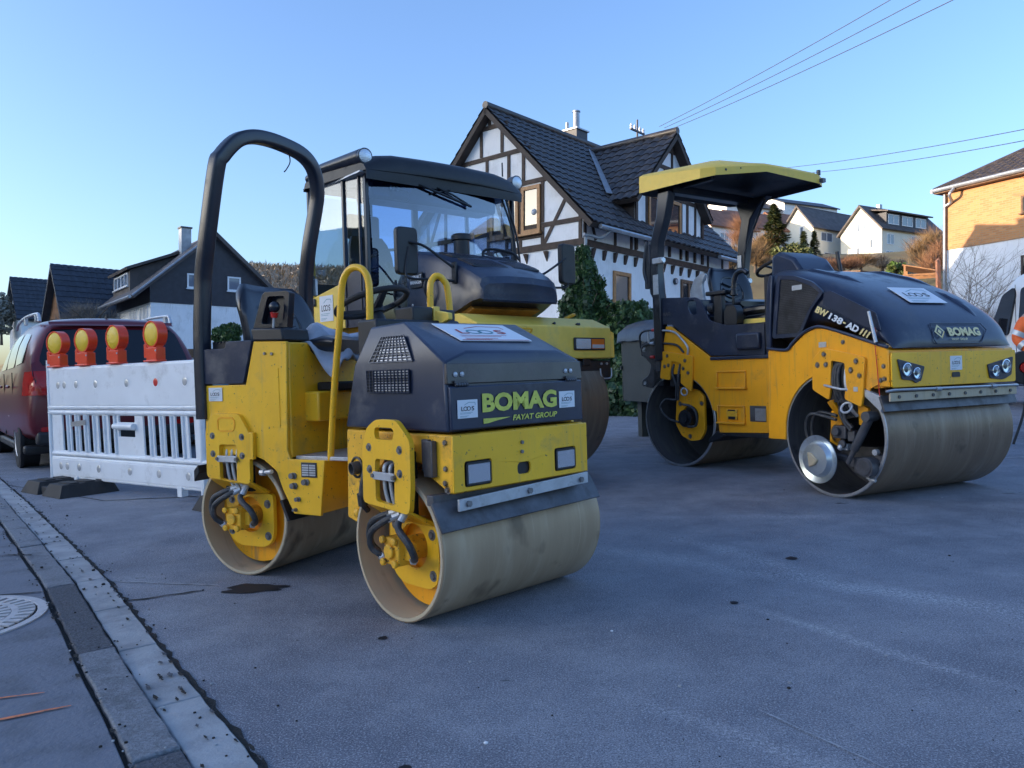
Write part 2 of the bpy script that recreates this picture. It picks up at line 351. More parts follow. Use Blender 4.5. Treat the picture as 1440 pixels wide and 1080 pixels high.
# ================================================================ ground
def ground_material():
    m = bpy.data.materials.new('asphalt'); m.use_nodes = True; n = m.node_tree; b = n.nodes['Principled BSDF']; L = n.links.new
    tc = n.nodes.new('ShaderNodeTexCoord')
    def N(sc, det=6, ro=0.6, stretch=(1, 1, 1), rz=0):
        mp = n.nodes.new('ShaderNodeMapping'); mp.inputs['Scale'].default_value = stretch; mp.inputs['Rotation'].default_value = (0, 0, rz)
        L(tc.outputs['Object'], mp.inputs[0]); t = n.nodes.new('ShaderNodeTexNoise'); t.inputs['Scale'].default_value = sc; t.inputs['Detail'].default_value = det; t.inputs['Roughness'].default_value = ro
        L(mp.outputs[0], t.inputs['Vector']); return t.outputs[0]
    def R(x, a, c, lo=0, hi=1):
        r = n.nodes.new('ShaderNodeMapRange'); r.inputs[1].default_value = a; r.inputs[2].default_value = c; r.inputs[3].default_value = lo; r.inputs[4].default_value = hi; L(x, r.inputs[0]); return r.outputs[0]
    def mth(op, a, c):
        q = n.nodes.new('ShaderNodeMath'); q.operation = op; q.use_clamp = True
        for k, v in ((0, a), (1, c)):
            if isinstance(v, (int, float)): q.inputs[k].default_value = v
            else: L(v, q.inputs[k])
        return q.outputs[0]
    def mx(f, a, c):
        x = n.nodes.new('ShaderNodeMix'); x.data_type = 'RGBA'; L(f, x.inputs[0])
        for k, v in ((6, a), (7, c)):
            if isinstance(v, tuple): x.inputs[k].default_value = (*v, 1)
            else: L(v, x.inputs[k])
        return x.outputs[2]
    def band(p, q, wd):
        # dusty scuff trail from p to q: 1 on the line, 0 beyond wd
        p = Vector(p); q = Vector(q); d = (q-p).normalized(); nn = Vector((-d.y, d.x))
        def dot(v, off):
            x = n.nodes.new('ShaderNodeVectorMath'); x.operation = 'DOT_PRODUCT'; L(tc.outputs['Object'], x.inputs[0]); x.inputs[1].default_value = (v.x, v.y, 0)
            s = n.nodes.new('ShaderNodeMath'); s.operation = 'SUBTRACT'; L(x.outputs['Value'], s.inputs[0]); s.inputs[1].default_value = off; return s.outputs[0]
        wob = R(N(0.9, 3), 0.3, 0.7, -wd*0.8, wd*0.8)
        s = n.nodes.new('ShaderNodeMath'); s.operation = 'ADD'; L(dot(nn, nn.dot(p)), s.inputs[0]); L(wob, s.inputs[1])
        ab = n.nodes.new('ShaderNodeMath'); ab.operation = 'ABSOLUTE'; L(s.outputs[0], ab.inputs[0])
        across = R(ab.outputs[0], wd, 0); al = dot(d, d.dot(p)); LL = (q-p).length
        ends = mth('MULTIPLY', R(al, 0, LL*0.25), R(al, LL, LL*0.75)); return mth('MULTIPLY', across, ends)
    c = mx(R(N(0.35, 4), 0.38, 0.62), (0.108, 0.113, 0.142), (0.225, 0.234, 0.268))
    c = mx(R(N(2.2, 7, 0.7), 0.42, 0.70), c, (0.29, 0.30, 0.33))
    c = mx(R(N(7, 8, 0.75, (1, 1.6, 1), 0.6), 0.56, 0.74, 0, 0.6), c, (0.10, 0.11, 0.135))
    c = mx(R(N(13, 8, 0.8), 0.50, 0.70, 0, 0.5), c, (0.10, 0.11, 0.14))
    c = mx(R(N(34, 6, 0.8), 0.50, 0.64, 0, 0.6), c, (0.13, 0.14, 0.17))
    c = mx(R(N(150, 3, 0.7), 0.50, 0.62, 0, 0.75), c, (0.44, 0.45, 0.48))
    c = mx(R(N(230, 2, 0.6), 0.53, 0.63, 0, 0.85), c, (0.035, 0.04, 0.055))
    chips = R(N(70, 8, 0.9), 0.50, 0.58)
    for p, q, wd, s in (((0.55, 4.9), (2.6, 1.9), 0.16, 0.6), ((0.9, 3.2), (1.55, 2.2), 0.05, 0.7), ((-0.1, 4.6), (2.6, 2.6), 0.12, 0.45), ((0.2, 2.4), (1.1, 1.5), 0.07, 0.5), ((2.2, 4.9), (0.9, 5.1), 0.10, 0.5)):
        c = mx(mth('MULTIPLY', mth('MULTIPLY', band(p, q, wd), chips), s), c, (0.75, 0.75, 0.76))
    c = mx(mth('MULTIPLY', R(N(0.8, 5), 0.52, 0.72), R(N(90, 4, 0.9), 0.50, 0.60, 0, 0.6)), c, (0.60, 0.60, 0.62))
    c = mx(R(N(3.6, 5, 0.55, (1, 2.2, 1), -0.3), 0.70, 0.735), c, (0.028, 0.03, 0.038))
    L(c, b.inputs['Base Color']); L(R(N(3, 6), 0.3, 0.7, 0.62, 0.85), b.inputs['Roughness']); b.inputs['Specular IOR Level'].default_value = 0.4
    bp = n.nodes.new('ShaderNodeBump'); bp.inputs['Strength'].default_value = 0.6; bp.inputs['Distance'].default_value = 0.004; L(N(190, 3, 0.7), bp.inputs['Height'])
    bp2 = n.nodes.new('ShaderNodeBump'); bp2.inputs['Strength'].default_value = 0.35; bp2.inputs['Distance'].default_value = 0.02; L(N(6, 6, 0.6), bp2.inputs['Height']); L(bp.outputs[0], bp2.inputs['Normal'])
    L(bp2.outputs[0], b.inputs['Normal']); MATS['asphalt'] = m
ground_material()
mat('ground_far', (0.10, 0.10, 0.06), 0.9, var=0.3, vscale=0.2)
mat('concrete', (0.34, 0.35, 0.36), 0.8, var=0.18, vscale=4, dirt=(0.13, 0.135, 0.15), dscale=4.5, damt=0.55, bump=0.35, bscale=90)
mat('curb_stone', (0.20, 0.21, 0.23), 0.8, var=0.25, vscale=90, dirt=(0.05, 0.052, 0.062), dscale=6, damt=0.5, bump=0.6, bscale=160)
mat('patch', (0.085, 0.09, 0.105), 0.85, var=0.4, vscale=120, bump=0.9, bscale=120)
mat('walk', (0.155, 0.165, 0.195), 0.75, var=0.28, vscale=5, dirt=(0.13, 0.135, 0.15), dscale=5, damt=0.5, bump=0.6, bscale=45)
mat('joint', (0.02, 0.019, 0.018), 0.95, var=0.4, vscale=60, bump=0.8, bscale=90)
mat('road_paint', (0.42, 0.43, 0.45), 0.7, dirt=(0.12, 0.125, 0.14), dscale=18, damt=0.9)
mat('orange_paint', (0.75, 0.20, 0.06), 0.6, dirt=(0.09, 0.09, 0.1), dscale=40, damt=0.7)
mat('puddle', (0.014, 0.015, 0.02), 0.6, spec=0.25)
mat('iron', (0.50, 0.47, 0.46), 0.6, metal=0.1, var=0.2, vscale=14, dirt=(0.2, 0.2, 0.2), dscale=14, damt=0.4)
g = MB(); S_ = 1500
g.add([(-S_, -S_, -0.02), (S_, -S_, -0.02), (S_, S_, -0.02), (-S_, S_, -0.02)], [(0, 1, 2, 3)])
tag(g.build('ground', 'ground_far'), kind='structure')
g = MB(); g.add([(-30, -15, 0), (60, -15, 0), (60, 60, 0), (-30, 60, 0)], [(0, 1, 2, 3)])
tag(g.build('road', 'asphalt'), kind='structure')
# kerb runs from beside the camera to the upper left; e = edge point, d = direction, nrm = towards the pavement
EDGE = [Vector(p) for p in ((0.86, -0.2), (0.05, 0.95), (-0.67, 1.96), (-1.27, 2.77), (-2.09, 3.90), (-2.84, 4.86), (-4.26, 6.67), (-5.60, 8.34), (-12.0, 16.4), (-26, 34))]
def edge_at(t):
    # t in metres along EDGE
    for i in range(len(EDGE)-1):
        l = (EDGE[i+1]-EDGE[i]).length
        if t <= l or i == len(EDGE)-2:
            d = (EDGE[i+1]-EDGE[i]).normalized(); return EDGE[i]+d*t, Vector((-d.y, d.x))
        t -= l
def strip(b, t0, t1, w0, w1, z, m=0, step=0.12, jit=0.0, th=0.05, seed=0):
    n = max(2, int((t1-t0)/step)); vs = []; rnd = random.Random(seed)
    for i in range(n+1):
        e, q = edge_at(t0+(t1-t0)*i/n)
        j0 = rnd.uniform(-jit, jit); j1 = rnd.uniform(-jit, jit)
        a = e+q*(w0+j0); c = e+q*(w1+j1)
        vs += [(a.x, a.y, z), (c.x, c.y, z), (a.x, a.y, z-th), (c.x, c.y, z-th)]
    fs = []
    for i in range(n):
        k = 4*i; fs += [(k, k+4, k+5, k+1), (k, k+2, k+6, k+4), (k+1, k+5, k+7, k+3)]
    fs += [(0, 1, 3, 2), (4*n, 4*n+2, 4*n+3, 4*n+1)]
    b.add(vs, fs, m)
b = MB(); strip(b, 0, 34, -0.010, 0.06, 0.004, jit=0.011, step=0.05, seed=3); tag(b.build('gutter', 'joint'), kind='structure')
b = MB(); t = 0.1; rnd = random.Random(5)
while t < 30:
    l = rnd.choice([0.5, 1.0, 1.0]) if t > 6 else 0.62
    strip(b, t, t+l-0.008, 0.012, 0.142+rnd.uniform(-0.004, 0.004), 0.012+rnd.uniform(0, 0.003), jit=0.003, step=0.06, seed=int(t*10)); t += l
tag(b.build('gutter', 'concrete', bevel=0.004), kind='structure')
b = MB(); strip(b, 0, 34, 0.14, 0.30, 0.006, step=0.1); tag(b.build('kerb', 'joint'), kind='structure')
b = MB(); t = 0.2; rnd = random.Random(8); ss = []
lens = [1.02, 0.88, 0.75, 1.0, 1.15, 1.2]
k = 0
while t < 30:
    l = lens[k % 6]; mi = 1 if k in (2,) else (0 if k not in (4,) else 1)
    strip(b, t+0.006, t+l-0.006, 0.152, 0.272, 0.024+rnd.uniform(-0.003, 0.004), m=mi, jit=0.0025, step=0.05, th=0.08, seed=k); t += l; k += 1
tag(b.build('kerb', ['curb_stone', 'patch'], bevel=0.006), kind='structure')
b = MB(); strip(b, 0, 34, 0.29, 9.0, 0.022, step=0.25, jit=0.006, th=0.05, seed=11)
tag(b.build('pavement', 'walk', bevel=0.004), kind='structure')
# dark pavement joints and loose grit along the kerb
b = MB()
def seg(b, p, q, wd, z=0.0265, m=0, n=8, jit=0.3):
    p = Vector(p); q = Vector(q); d = (q-p).normalized(); nn = Vector((-d.y, d.x)); vs = []; rnd = random.Random(int((p.x+q.y)*1000))
    for i in range(n+1):
        c = p.lerp(q, i/n)+nn*rnd.uniform(-wd, wd)*jit; h = wd*0.5*rnd.uniform(0.6, 1.2)*(0.35 if i in (0, n) else 1)
        vs += [(c.x-nn.x*h, c.y-nn.y*h, z), (c.x+nn.x*h, c.y+nn.y*h, z)]
    b.add(vs, [(2*i, 2*i+1, 2*i+3, 2*i+2) for i in range(n)], m)
for p, q in (((-2.98, 4.45), (-2.80, 4.42)), ((-2.9, 4.42), (-4.6, 4.25)), ((-2.24, 3.62), (-2.6, 3.55))): seg(b, p, q, 0.016, n=10)
tag(b.build('pavement', 'joint'), kind='structure')
b = MB(); rnd = random.Random(2)
for i in range(420):
    t = rnd.uniform(2.2, 12)**1.0; e, q = edge_at(t); ww = rnd.choice([rnd.gauss(-0.01, 0.03), rnd.gauss(0.285, 0.02), rnd.uniform(0, 0.6), rnd.gauss(0.0, 0.15)])
    c = e+q*ww; zz = 0.002 if ww < 0.0 else (0.014 if ww < 0.145 else 0.026); r = rnd.uniform(0.002, 0.006) if rnd.random() < 0.93 else rnd.uniform(0.007, 0.011)
    b.ball((c.x, c.y, zz+r*0.3), r, 6, m=0 if rnd.random() < 0.8 else 1, sc=(1, rnd.uniform(0.6, 1.3), 0.6))
for x, y, r in ((-0.19, 1.75, 0.010), (0.35, 2.9, 0.006), (-0.10, 2.05, 0.007)): b.ball((x, y, 0.003), r, 6, m=2, sc=(1, 0.8, 0.6))
for i in range(520):
    y = 1.4+6.5*rnd.random()**1.5; x = rnd.uniform(-0.55, 0.75)*y+0.3
    if x < -0.62*y+0.9: continue
    r = rnd.uniform(0.0015, 0.004) if rnd.random() < 0.95 else 0.007; b.ball((x, y, r*0.3), r, 6, m=rnd.choice([0, 0, 1, 1, 1]), sc=(1, rnd.uniform(0.6, 1.4), 0.5))
tag(b.build('gravel', ['joint', 'concrete', 'white_sheet']), 'dark grit and loose chips scattered along the kerb', kind='stuff')
b = MB()
for q in (circ(-1.28, 3.64, 0.1, 16),):
    rnd = random.Random(4); pts = []
    for i in range(26):
        a = 2*pi*i/26; r = 1+0.15*sin(3*a+1)+0.15*rnd.uniform(-1, 1); r *= 1+0.12*sin(7*a); pts.append((-1.26+0.15*cos(a)*r, 3.65+0.075*sin(a)*r, 0.004))
    b.add(pts, [tuple(range(26))])
rnd = random.Random(9)
for cx, cy, s in ((-0.30, 1.93, 0.018), (-0.52, 2.9, 0.02), (1.4, 3.9, 0.03), (0.9, 3.2, 0.02)):
    pts = [(cx+s*cos(2*pi*i/14)*rnd.uniform(0.7, 1.2), cy+s*sin(2*pi*i/14)*rnd.uniform(0.7, 1.2), 0.004) for i in range(14)]; b.add(pts, [tuple(range(14))])
tag(b.build('oil_stain', 'puddle'), kind='structure')
b = MB(); seg(b, (-3.55, 6.53), (-2.1, 6.72), 0.03, 0.004, n=18, jit=0.5); seg(b, (-5.3, 7.9), (-3.5, 6.53), 0.012, 0.004, n=14)
seg(b, (-1.95, 3.42), (-1.5, 3.64), 0.018, 0.004, n=10, jit=0.5)
tag(b.build('road', 'joint'), kind='structure')
b = MB(); seg(b, (-2.08, 3.87), (-1.45, 3.72), 0.010, 0.004, n=16); seg(b, (-2.4, 6.35), (-2.9, 6.75), 0.06, 0.004, n=6)
for p, q, wd in (((0.6, 9.6), (3.0, 9.9), 0.05), ((1.2, 8.0), (1.9, 7.75), 0.03), ((3.9, 5.5), (5.2, 5.6), 0.03), ((4.4, 7.5), (7.0, 7.6), 0.05), ((0.36, 1.35), (0.24, 1.62), 0.005), ((0.95, 1.75), (0.68, 2.2), 0.005)): seg(b, p, q, wd, 0.004, n=14)
tag(b.build('road_marking', 'road_paint'), kind='structure')
b = MB(); seg(b, (-1.66, 2.385), (-1.515, 2.425), 0.010, 0.0265, n=6, jit=0.1); seg(b, (-1.60, 2.20), (-1.37, 2.32), 0.014, 0.0265, n=8, jit=0.1)
tag(b.build('pavement_marking', 'orange_paint'), kind='structure')
b = MB(); rnd = random.Random(31)     # silt and broken patches lying on gutter and kerb
for i in range(170):
    t = rnd.uniform(2.6, 8.5); e, q = edge_at(t); ww = rnd.choice([0.0, 0.02, 0.05, 0.08, 0.13, 0.28, 0.30]); c = e+q*ww; s_ = rnd.uniform(0.003, 0.013); d = Vector((q.y, -q.x)); zz = 0.0185 if ww < 0.145 else 0.0300
    pts = []
    for k in range(12): a = 2*pi*k/12; v = c+d*cos(a)*s_*rnd.uniform(1.0, 2.6)+q*sin(a)*s_*rnd.uniform(0.3, 0.8); pts.append((v.x, v.y, zz+0.0006*i/170))
    b.add(pts, [tuple(range(12))], rnd.choice([0, 0, 1]))
tag(b.build('silt', ['joint', 'patch']), 'dark silt caught along gutter and kerb', kind='stuff')
# manhole cover
M = FR((-2.42, 3.17, 0.026), 20); root = empty('manhole_cover', M=M)
tag(root, 'round slotted iron manhole cover in the pavement left of the kerb', 'manhole cover')
b = MB(); b.lathe([(0.40, 0), (0.40, 0.006), (0.365, 0.006), (0.36, 0.002)], (0, 0, -0.004), (0, 0, 1), 64); b.build('frame', 'iron', root)
b = MB(); b.cyl((0, 0, -0.004), (0, 0, -0.001), 0.358, n=64); b.build('recess', 'joint', root)
b = MB()
for r0, r1, n in ((0.29, 0.352, 40), (0.20, 0.262, 30), (0.11, 0.172, 18)):
    for i in range(n):
        a0 = 2*pi*i/n; a1 = a0+2*pi/n*0.62
        p = [(r0*cos(a0), r0*sin(a0)), (r1*cos(a0), r1*sin(a0)), (r1*cos(a1), r1*sin(a1)), (r0*cos(a1), r0*sin(a1))]; b.prism(p, -0.003, 0.005, 'z')
    b.lathe([(r0-0.026, 0), (r0-0.026, 0.004), (r0, 0.004), (r0, 0)], (0, 0, 0), (0, 0, 1), 64)
b.cyl((0, 0, -0.003), (0, 0, 0.004), 0.07, n=32); b.build('grating', 'iron', root)
# ================================================================ hills
def sm(a, b_, x): t = max(0, min(1, (x-a)/(b_-a))); return t*t*(3-2*t)
def hill_h(x, y):
    d = sqrt(x*x+y*y); az = math.degrees(math.atan2(x, y))
    h = (0.5+16.0*sm(42, 98, d)+9*sm(100, 145, d)+4*sm(150, 260, d))*sm(4, 13, az)*(1-0.5*sm(60, 90, az))
    h2 = 41*sm(150, 330, d)*sm(-38, -21, az)*(1-0.3*sm(-13, 3, az))
    return max(h, h2*(1-sm(2, 12, az)))
mat('hillside', (0.16, 0.125, 0.06), 0.95, var=0.3, vscale=0.15, dirt=(0.09, 0.10, 0.04), dscale=0.3, damt=0.7)
mat('forest', (0.36, 0.30, 0.235), 0.95, var=0.22, vscale=0.3, dirt=(0.44, 0.37, 0.30), dscale=0.5, damt=0.7)  # distance haze painted in: tones paler than bare wood
b = MB(); vs = []; nx, ny = 90, 80
for j in range(ny+1):
    d = 36+(420-36)*(j/ny)**1.5
    for i in range(nx+1):
        az = radians(-62+140*i/nx); x = d*sin(az); y = d*cos(az)
        h = hill_h(x, y); h += noise.noise(Vector((x*0.04, y*0.04, 0)))*min(2.0, h*0.15); vs.append((x, y, h-0.35))
fs = [(j*(nx+1)+i, j*(nx+1)+i+1, (j+1)*(nx+1)+i+1, (j+1)*(nx+1)+i) for j in range(ny) for i in range(nx)]
b.add(vs, fs); ob = b.build('hill', 'hillside'); tag(ob, kind='structure')
def hz(x, y): return (TILT @ Vector((x, y, hill_h(x, y)-0.35))).z
ob.matrix_world = TILT
# unseen ridge, added to block the low sun; crest stepped to shape the shadow
b = MB(); vs = []
for j in range(121):
    az = radians(-44-100*j/120)
    for i in range(9):
        R = 130+(i/8)*90; hh = (30.9+2.7*sm(88.5, 90.4, -math.degrees(az))+0.4*sin(j*0.9)+0.25*sin(j*2.3))*sm(0, 1, min(1, i/2))*sm(0, 6, j)
        if i > 5: hh *= 1-0.25*(i-5)/3
        vs.append((R*sin(az), R*cos(az), hh-0.4))
b.add(vs, [(j*9+i, j*9+i+1, (j+1)*9+i+1, (j+1)*9+i) for j in range(120) for i in range(8)])
tag(b.build('hill', 'hillside'), kind='structure')
# ================================================================ vegetation
mat('leaf_ivy', (0.035, 0.075, 0.025), 0.5, var=0.5, vscale=6)
mat('leaf_ivy_light', (0.07, 0.13, 0.035), 0.5, var=0.3, vscale=6)
mat('leaf_conifer', (0.05, 0.075, 0.03), 0.7, var=0.4, vscale=2)
mat('leaf_olive', (0.12, 0.135, 0.04), 0.7, var=0.4, vscale=2)
mat('leaf_green', (0.10, 0.19, 0.035), 0.6, var=0.4, vscale=2)
mat('twig', (0.27, 0.165, 0.075), 0.9, var=0.3, vscale=1)
mat('twig_red', (0.30, 0.15, 0.08), 0.9, var=0.3, vscale=1)
mat('twig_grey', (0.24, 0.20, 0.16), 0.9, var=0.3, vscale=1)
mat('bark', (0.10, 0.075, 0.055), 0.9, var=0.3, vscale=5)
def leaves(b, rnd, c, rad, n, size, m=(0,), shell=0.6, up=0.0, elong=1.6):
    for i in range(n):
        while True:
            p = Vector((rnd.uniform(-1, 1), rnd.uniform(-1, 1), rnd.uniform(-1, 1)))
            if p.length < 1 and (p.length > shell or rnd.random() < 0.3): break
        q = Vector((c[0]+p.x*rad[0], c[1]+p.y*rad[1], c[2]+p.z*rad[2]))
        t = Vector((rnd.gauss(0, 1), rnd.gauss(0, 1), rnd.gauss(0, 1)+up)).normalized(); s_ = t.orthogonal().normalized()
        s_ = (Matrix.Rotation(rnd.uniform(0, 6.28), 3, t) @ s_); sz = size*rnd.uniform(0.6, 1.3); a = t*sz*elong*0.5; w_ = s_*sz*0.5
        b.add([q-a, q+w_*0.9-a*0.2, q+a, q-w_*0.9-a*0.1], [(0, 1, 2, 3)], rnd.choice(m))
def twigs(b, rnd, c, rad, n, ln, th, m=0, spread=0.7):
    for i in range(n):
        p = Vector((rnd.uniform(-1, 1)*rad[0], rnd.uniform(-1, 1)*rad[1], 0)); base = Vector(c)+p*rnd.uniform(0.2, 0.8)+Vector((0, 0, rnd.uniform(0, rad[2]*0.8)))
        d = Vector((rnd.gauss(0, spread)+p.x/rad[0]*0.5, rnd.gauss(0, spread)+p.y/rad[1]*0.5, rnd.uniform(0.5, 1.3))).normalized(); L = ln*rnd.uniform(0.4, 1.1)
        s_ = d.orthogonal().normalized(); s_ = Matrix.Rotation(rnd.uniform(0, 6.28), 3, d) @ s_; e = base+d*L
        b.add([base-s_*th, base+s_*th, e+s_*th*0.2], [(0, 1, 2)], m)
def bush(name, label, cat, pos, rad, n, size, mats, group=None, seed=1, trunk=True, kind='leaf', M=None, clumps=9, stem=0.3):
    rnd = random.Random(seed); root = empty(name, M=Matrix.Translation(pos)); tag(root, label, cat, group)
    b = MB()
    for k in range(clumps):
        a = rnd.uniform(0, 6.28); h = rnd.uniform(-0.7, 0.85); rr = sqrt(max(0.05, 1-h*h))*rnd.uniform(0.2, 0.75)
        c = (cos(a)*rr*rad[0], sin(a)*rr*rad[1], rad[2]*(1+h*0.75)+stem); r = rnd.uniform(0.3, 0.5)
        if kind == 'leaf': leaves(b, rnd, c, (rad[0]*r, rad[1]*r, rad[2]*r), n//clumps, size, m=tuple(range(len(mats))))
        else:
            twigs(b, rnd, (c[0], c[1], c[2]-rad[2]*0.5), (rad[0]*r, rad[1]*r, rad[2]*r), n//clumps, rad[2]*0.9, size, m=0)
    b.build('crown', mats, root)
    if trunk:
        b = MB(); b.tube([(0, 0, -0.3), (0.03*rad[0], 0, rad[2]*0.6), (0, 0.05*rad[0], rad[2]*1.3+stem)], lambda t: max(0.02, rad[0]*0.09*(1-0.8*t)), 7, sub=3)
        for k in range(6):
            a = rnd.uniform(0, 6.28); b.tube([(0, 0, rad[2]*0.3*rnd.random()+stem), (cos(a)*rad[0]*0.4, sin(a)*rad[1]*0.4, rad[2]*0.9+stem), (cos(a)*rad[0]*0.7, sin(a)*rad[1]*0.7, rad[2]*rnd.uniform(1.2, 1.6)+stem)], lambda t: rad[0]*0.03*(1-0.8*t)+0.005, 5, sub=3)
        b.build('trunk', 'bark', root)
    return root
def conifer(label, pos, r, h, mats, seed=1, group=None, n=2600, size=0.28):
    rnd = random.Random(seed); root = empty('conifer_tree', M=Matrix.Translation(pos)); tag(root, label, 'tree', group)
    b = MB()
    for i in range(n):
        t = rnd.random()**0.8; z = h*(0.08+0.92*t); R = r*(1-t)**0.8*(0.85+0.25*sin(z*7+seed))+0.05; a = rnd.uniform(0, 6.28); q = R*sqrt(rnd.uniform(0.25, 1))
        c = Vector((cos(a)*q, sin(a)*q, z-0.15*q)); d = Vector((cos(a), sin(a), rnd.uniform(-0.5, 0.3))).normalized(); s_ = Vector((-sin(a), cos(a), rnd.uniform(-0.4, 0.4)))
        sz = size*rnd.uniform(0.6, 1.3); b.add([c-d*sz, c+s_*sz*0.4, c+d*sz, c-s_*sz*0.4], [(0, 1, 2, 3)], rnd.randrange(len(mats)))
    b.build('crown', mats, root); b = MB(); b.cyl((0, 0, -0.3), (0, 0, h*0.9), r*0.08, r*0.02, 8); b.build('trunk', 'bark', root)
def BP(px, py, d):
    """point seen at pixel px,py of the 1440 px photograph, d metres ahead on the true vertical frame, turned into a place on the ground plan"""
    return TILT @ (CAMP + (FB + RB*((px-720)/1080) + UB*((540-py)/1080))*d)
# ================================================================ houses
mat('render_white', (0.88, 0.88, 0.88), 0.85, var=0.05, vscale=0.8, dirt=(0.60, 0.59, 0.57), dscale=1.2, damt=0.4, streak=(0.58, 0.57, 0.54), bump=0.1, bscale=60)
mat('render_cream', (0.80, 0.76, 0.64), 0.85, var=0.05, vscale=0.5)
mat('timber', (0.055, 0.034, 0.024), 0.7, var=0.35, vscale=6, dirt=(0.13, 0.09, 0.07), dscale=8, damt=0.4, bump=0.2, bscale=30)
mat('timber_light', (0.16, 0.085, 0.045), 0.7, var=0.3, vscale=8)
mat('wood_frame', (0.42, 0.20, 0.07), 0.5, var=0.2, vscale=8)
mat('tile_dark', (0.046, 0.041, 0.043), 0.42, var=0.35, vscale=3.5, dirt=(0.11, 0.095, 0.085), dscale=3.5, damt=0.7, spec=0.6)
mat('tile_brown', (0.060, 0.050, 0.050), 0.6, var=0.3, vscale=3)
mat('tile_slate', (0.035, 0.042, 0.058), 0.55, var=0.25, vscale=3)
mat('roof_plain', (0.10, 0.085, 0.08), 0.7, var=0.25, vscale=1.5)
mat('roof_red', (0.26, 0.12, 0.075), 0.8, var=0.25, vscale=1.2)
mat('roof_under', (0.05, 0.035, 0.028), 0.7, var=0.2)
mat('slate_wall', (0.028, 0.03, 0.042), 0.5, var=0.2, vscale=4)
mat('zinc', (0.34, 0.36, 0.39), 0.4, metal=0.5, var=0.15, vscale=4)
mat('win_glass', (0.03, 0.035, 0.045), 0.04, spec=1.0)
mat('win_glass_blue', (0.16, 0.20, 0.26), 0.05, spec=1.0)
mat('win_frame_white', (0.78, 0.80, 0.82), 0.4)
mat('curtain', (0.55, 0.57, 0.6), 0.8)
def brick_mat():
    m = bpy.data.materials.new('brick'); m.use_nodes = True; n = m.node_tree; b = n.nodes['Principled BSDF']; b.inputs['Roughness'].default_value = 0.85
    tc = n.nodes.new('ShaderNodeTexCoord'); sp = n.nodes.new('ShaderNodeSeparateXYZ'); cb = n.nodes.new('ShaderNodeCombineXYZ')
    n.links.new(tc.outputs['Object'], sp.inputs[0]); ad = n.nodes.new('ShaderNodeMath'); ad.operation = 'ADD'; n.links.new(sp.outputs[0], ad.inputs[0]); n.links.new(sp.outputs[1], ad.inputs[1])
    n.links.new(ad.outputs[0], cb.inputs[0]); n.links.new(sp.outputs[2], cb.inputs[1])
    t = n.nodes.new('ShaderNodeTexBrick'); t.inputs['Scale'].default_value = 1; t.inputs['Brick Width'].default_value = 0.26; t.inputs['Row Height'].default_value = 0.085; t.inputs['Mortar Size'].default_value = 0.012
    t.inputs['Color1'].default_value = (0.46, 0.20, 0.075, 1); t.inputs['Color2'].default_value = (0.58, 0.28, 0.11, 1); t.inputs['Mortar'].default_value = (0.42, 0.27, 0.15, 1)
    n.links.new(cb.outputs[0], t.inputs[0]); n.links.new(t.outputs[0], b.inputs[0]); MATS['brick'] = m
brick_mat()
def tiled(b, O, along, down, la, ld, row=0.33, col=0.30, amp=0.022, step=0.03, th=0.04, m=0, clip=None, k=4):
    """pan-tiled roof slope: rippled courses lapping over one another"""
    O = Vector(O); A = Vector(along).normalized(); D = Vector(down).normalized(); Nn = A.cross(D)
    if Nn.z < 0: Nn = -Nn
    rows = max(1, int(round(ld/row))); row = ld/rows; cols = max(1, int(round(la/col))); n = cols*k
    for r in range(rows):
        d0 = r*row; d1 = (r+1)*row+0.03; vs = []
        a0, a1 = (0, la) if clip is None else clip(d0+row*0.5)
        if a1-a0 < 0.02: continue
        for i in range(n+1):
            a = a0+(a1-a0)*i/n; ph = (a/col+0.5*(r % 2)*0)*2*pi; z = amp*(sin(ph)+0.35*sin(2*ph+1))
            vs += [O+A*a+D*d0+Nn*(z), O+A*a+D*d1+Nn*(z+step), O+A*a+D*d1+Nn*(z+step-th)]
        fs = []
        for i in range(n):
            q = 3*i; fs += [(q, q+3, q+4, q+1), (q+1, q+4, q+5, q+2)]
        b.add(vs, fs, m)
def slab(b, P, th, m=0):
    """thick quad, P four corners, thickened downwards along its normal"""
    P = [Vector(p) for p in P]; nn = (P[1]-P[0]).cross(P[2]-P[0]).normalized()
    if nn.z < 0: nn = -nn
    b.hexa([p-nn*th for p in P]+P, m)
def beam2(b, pl, p, q, wd, th=0.03, m=0):
    """timber on a wall plane; pl(a, z, off) -> 3D; p,q = (a,z)"""
    wd *= 0.8; p = Vector(p); q = Vector(q); d = (q-p).normalized(); nn = Vector((-d.y, d.x))*wd/2; c = [p-nn, q-nn, q+nn, p+nn]
    b.hexa([pl(v.x, v.y, -0.02) for v in c]+[pl(v.x, v.y, th) for v in c], m)
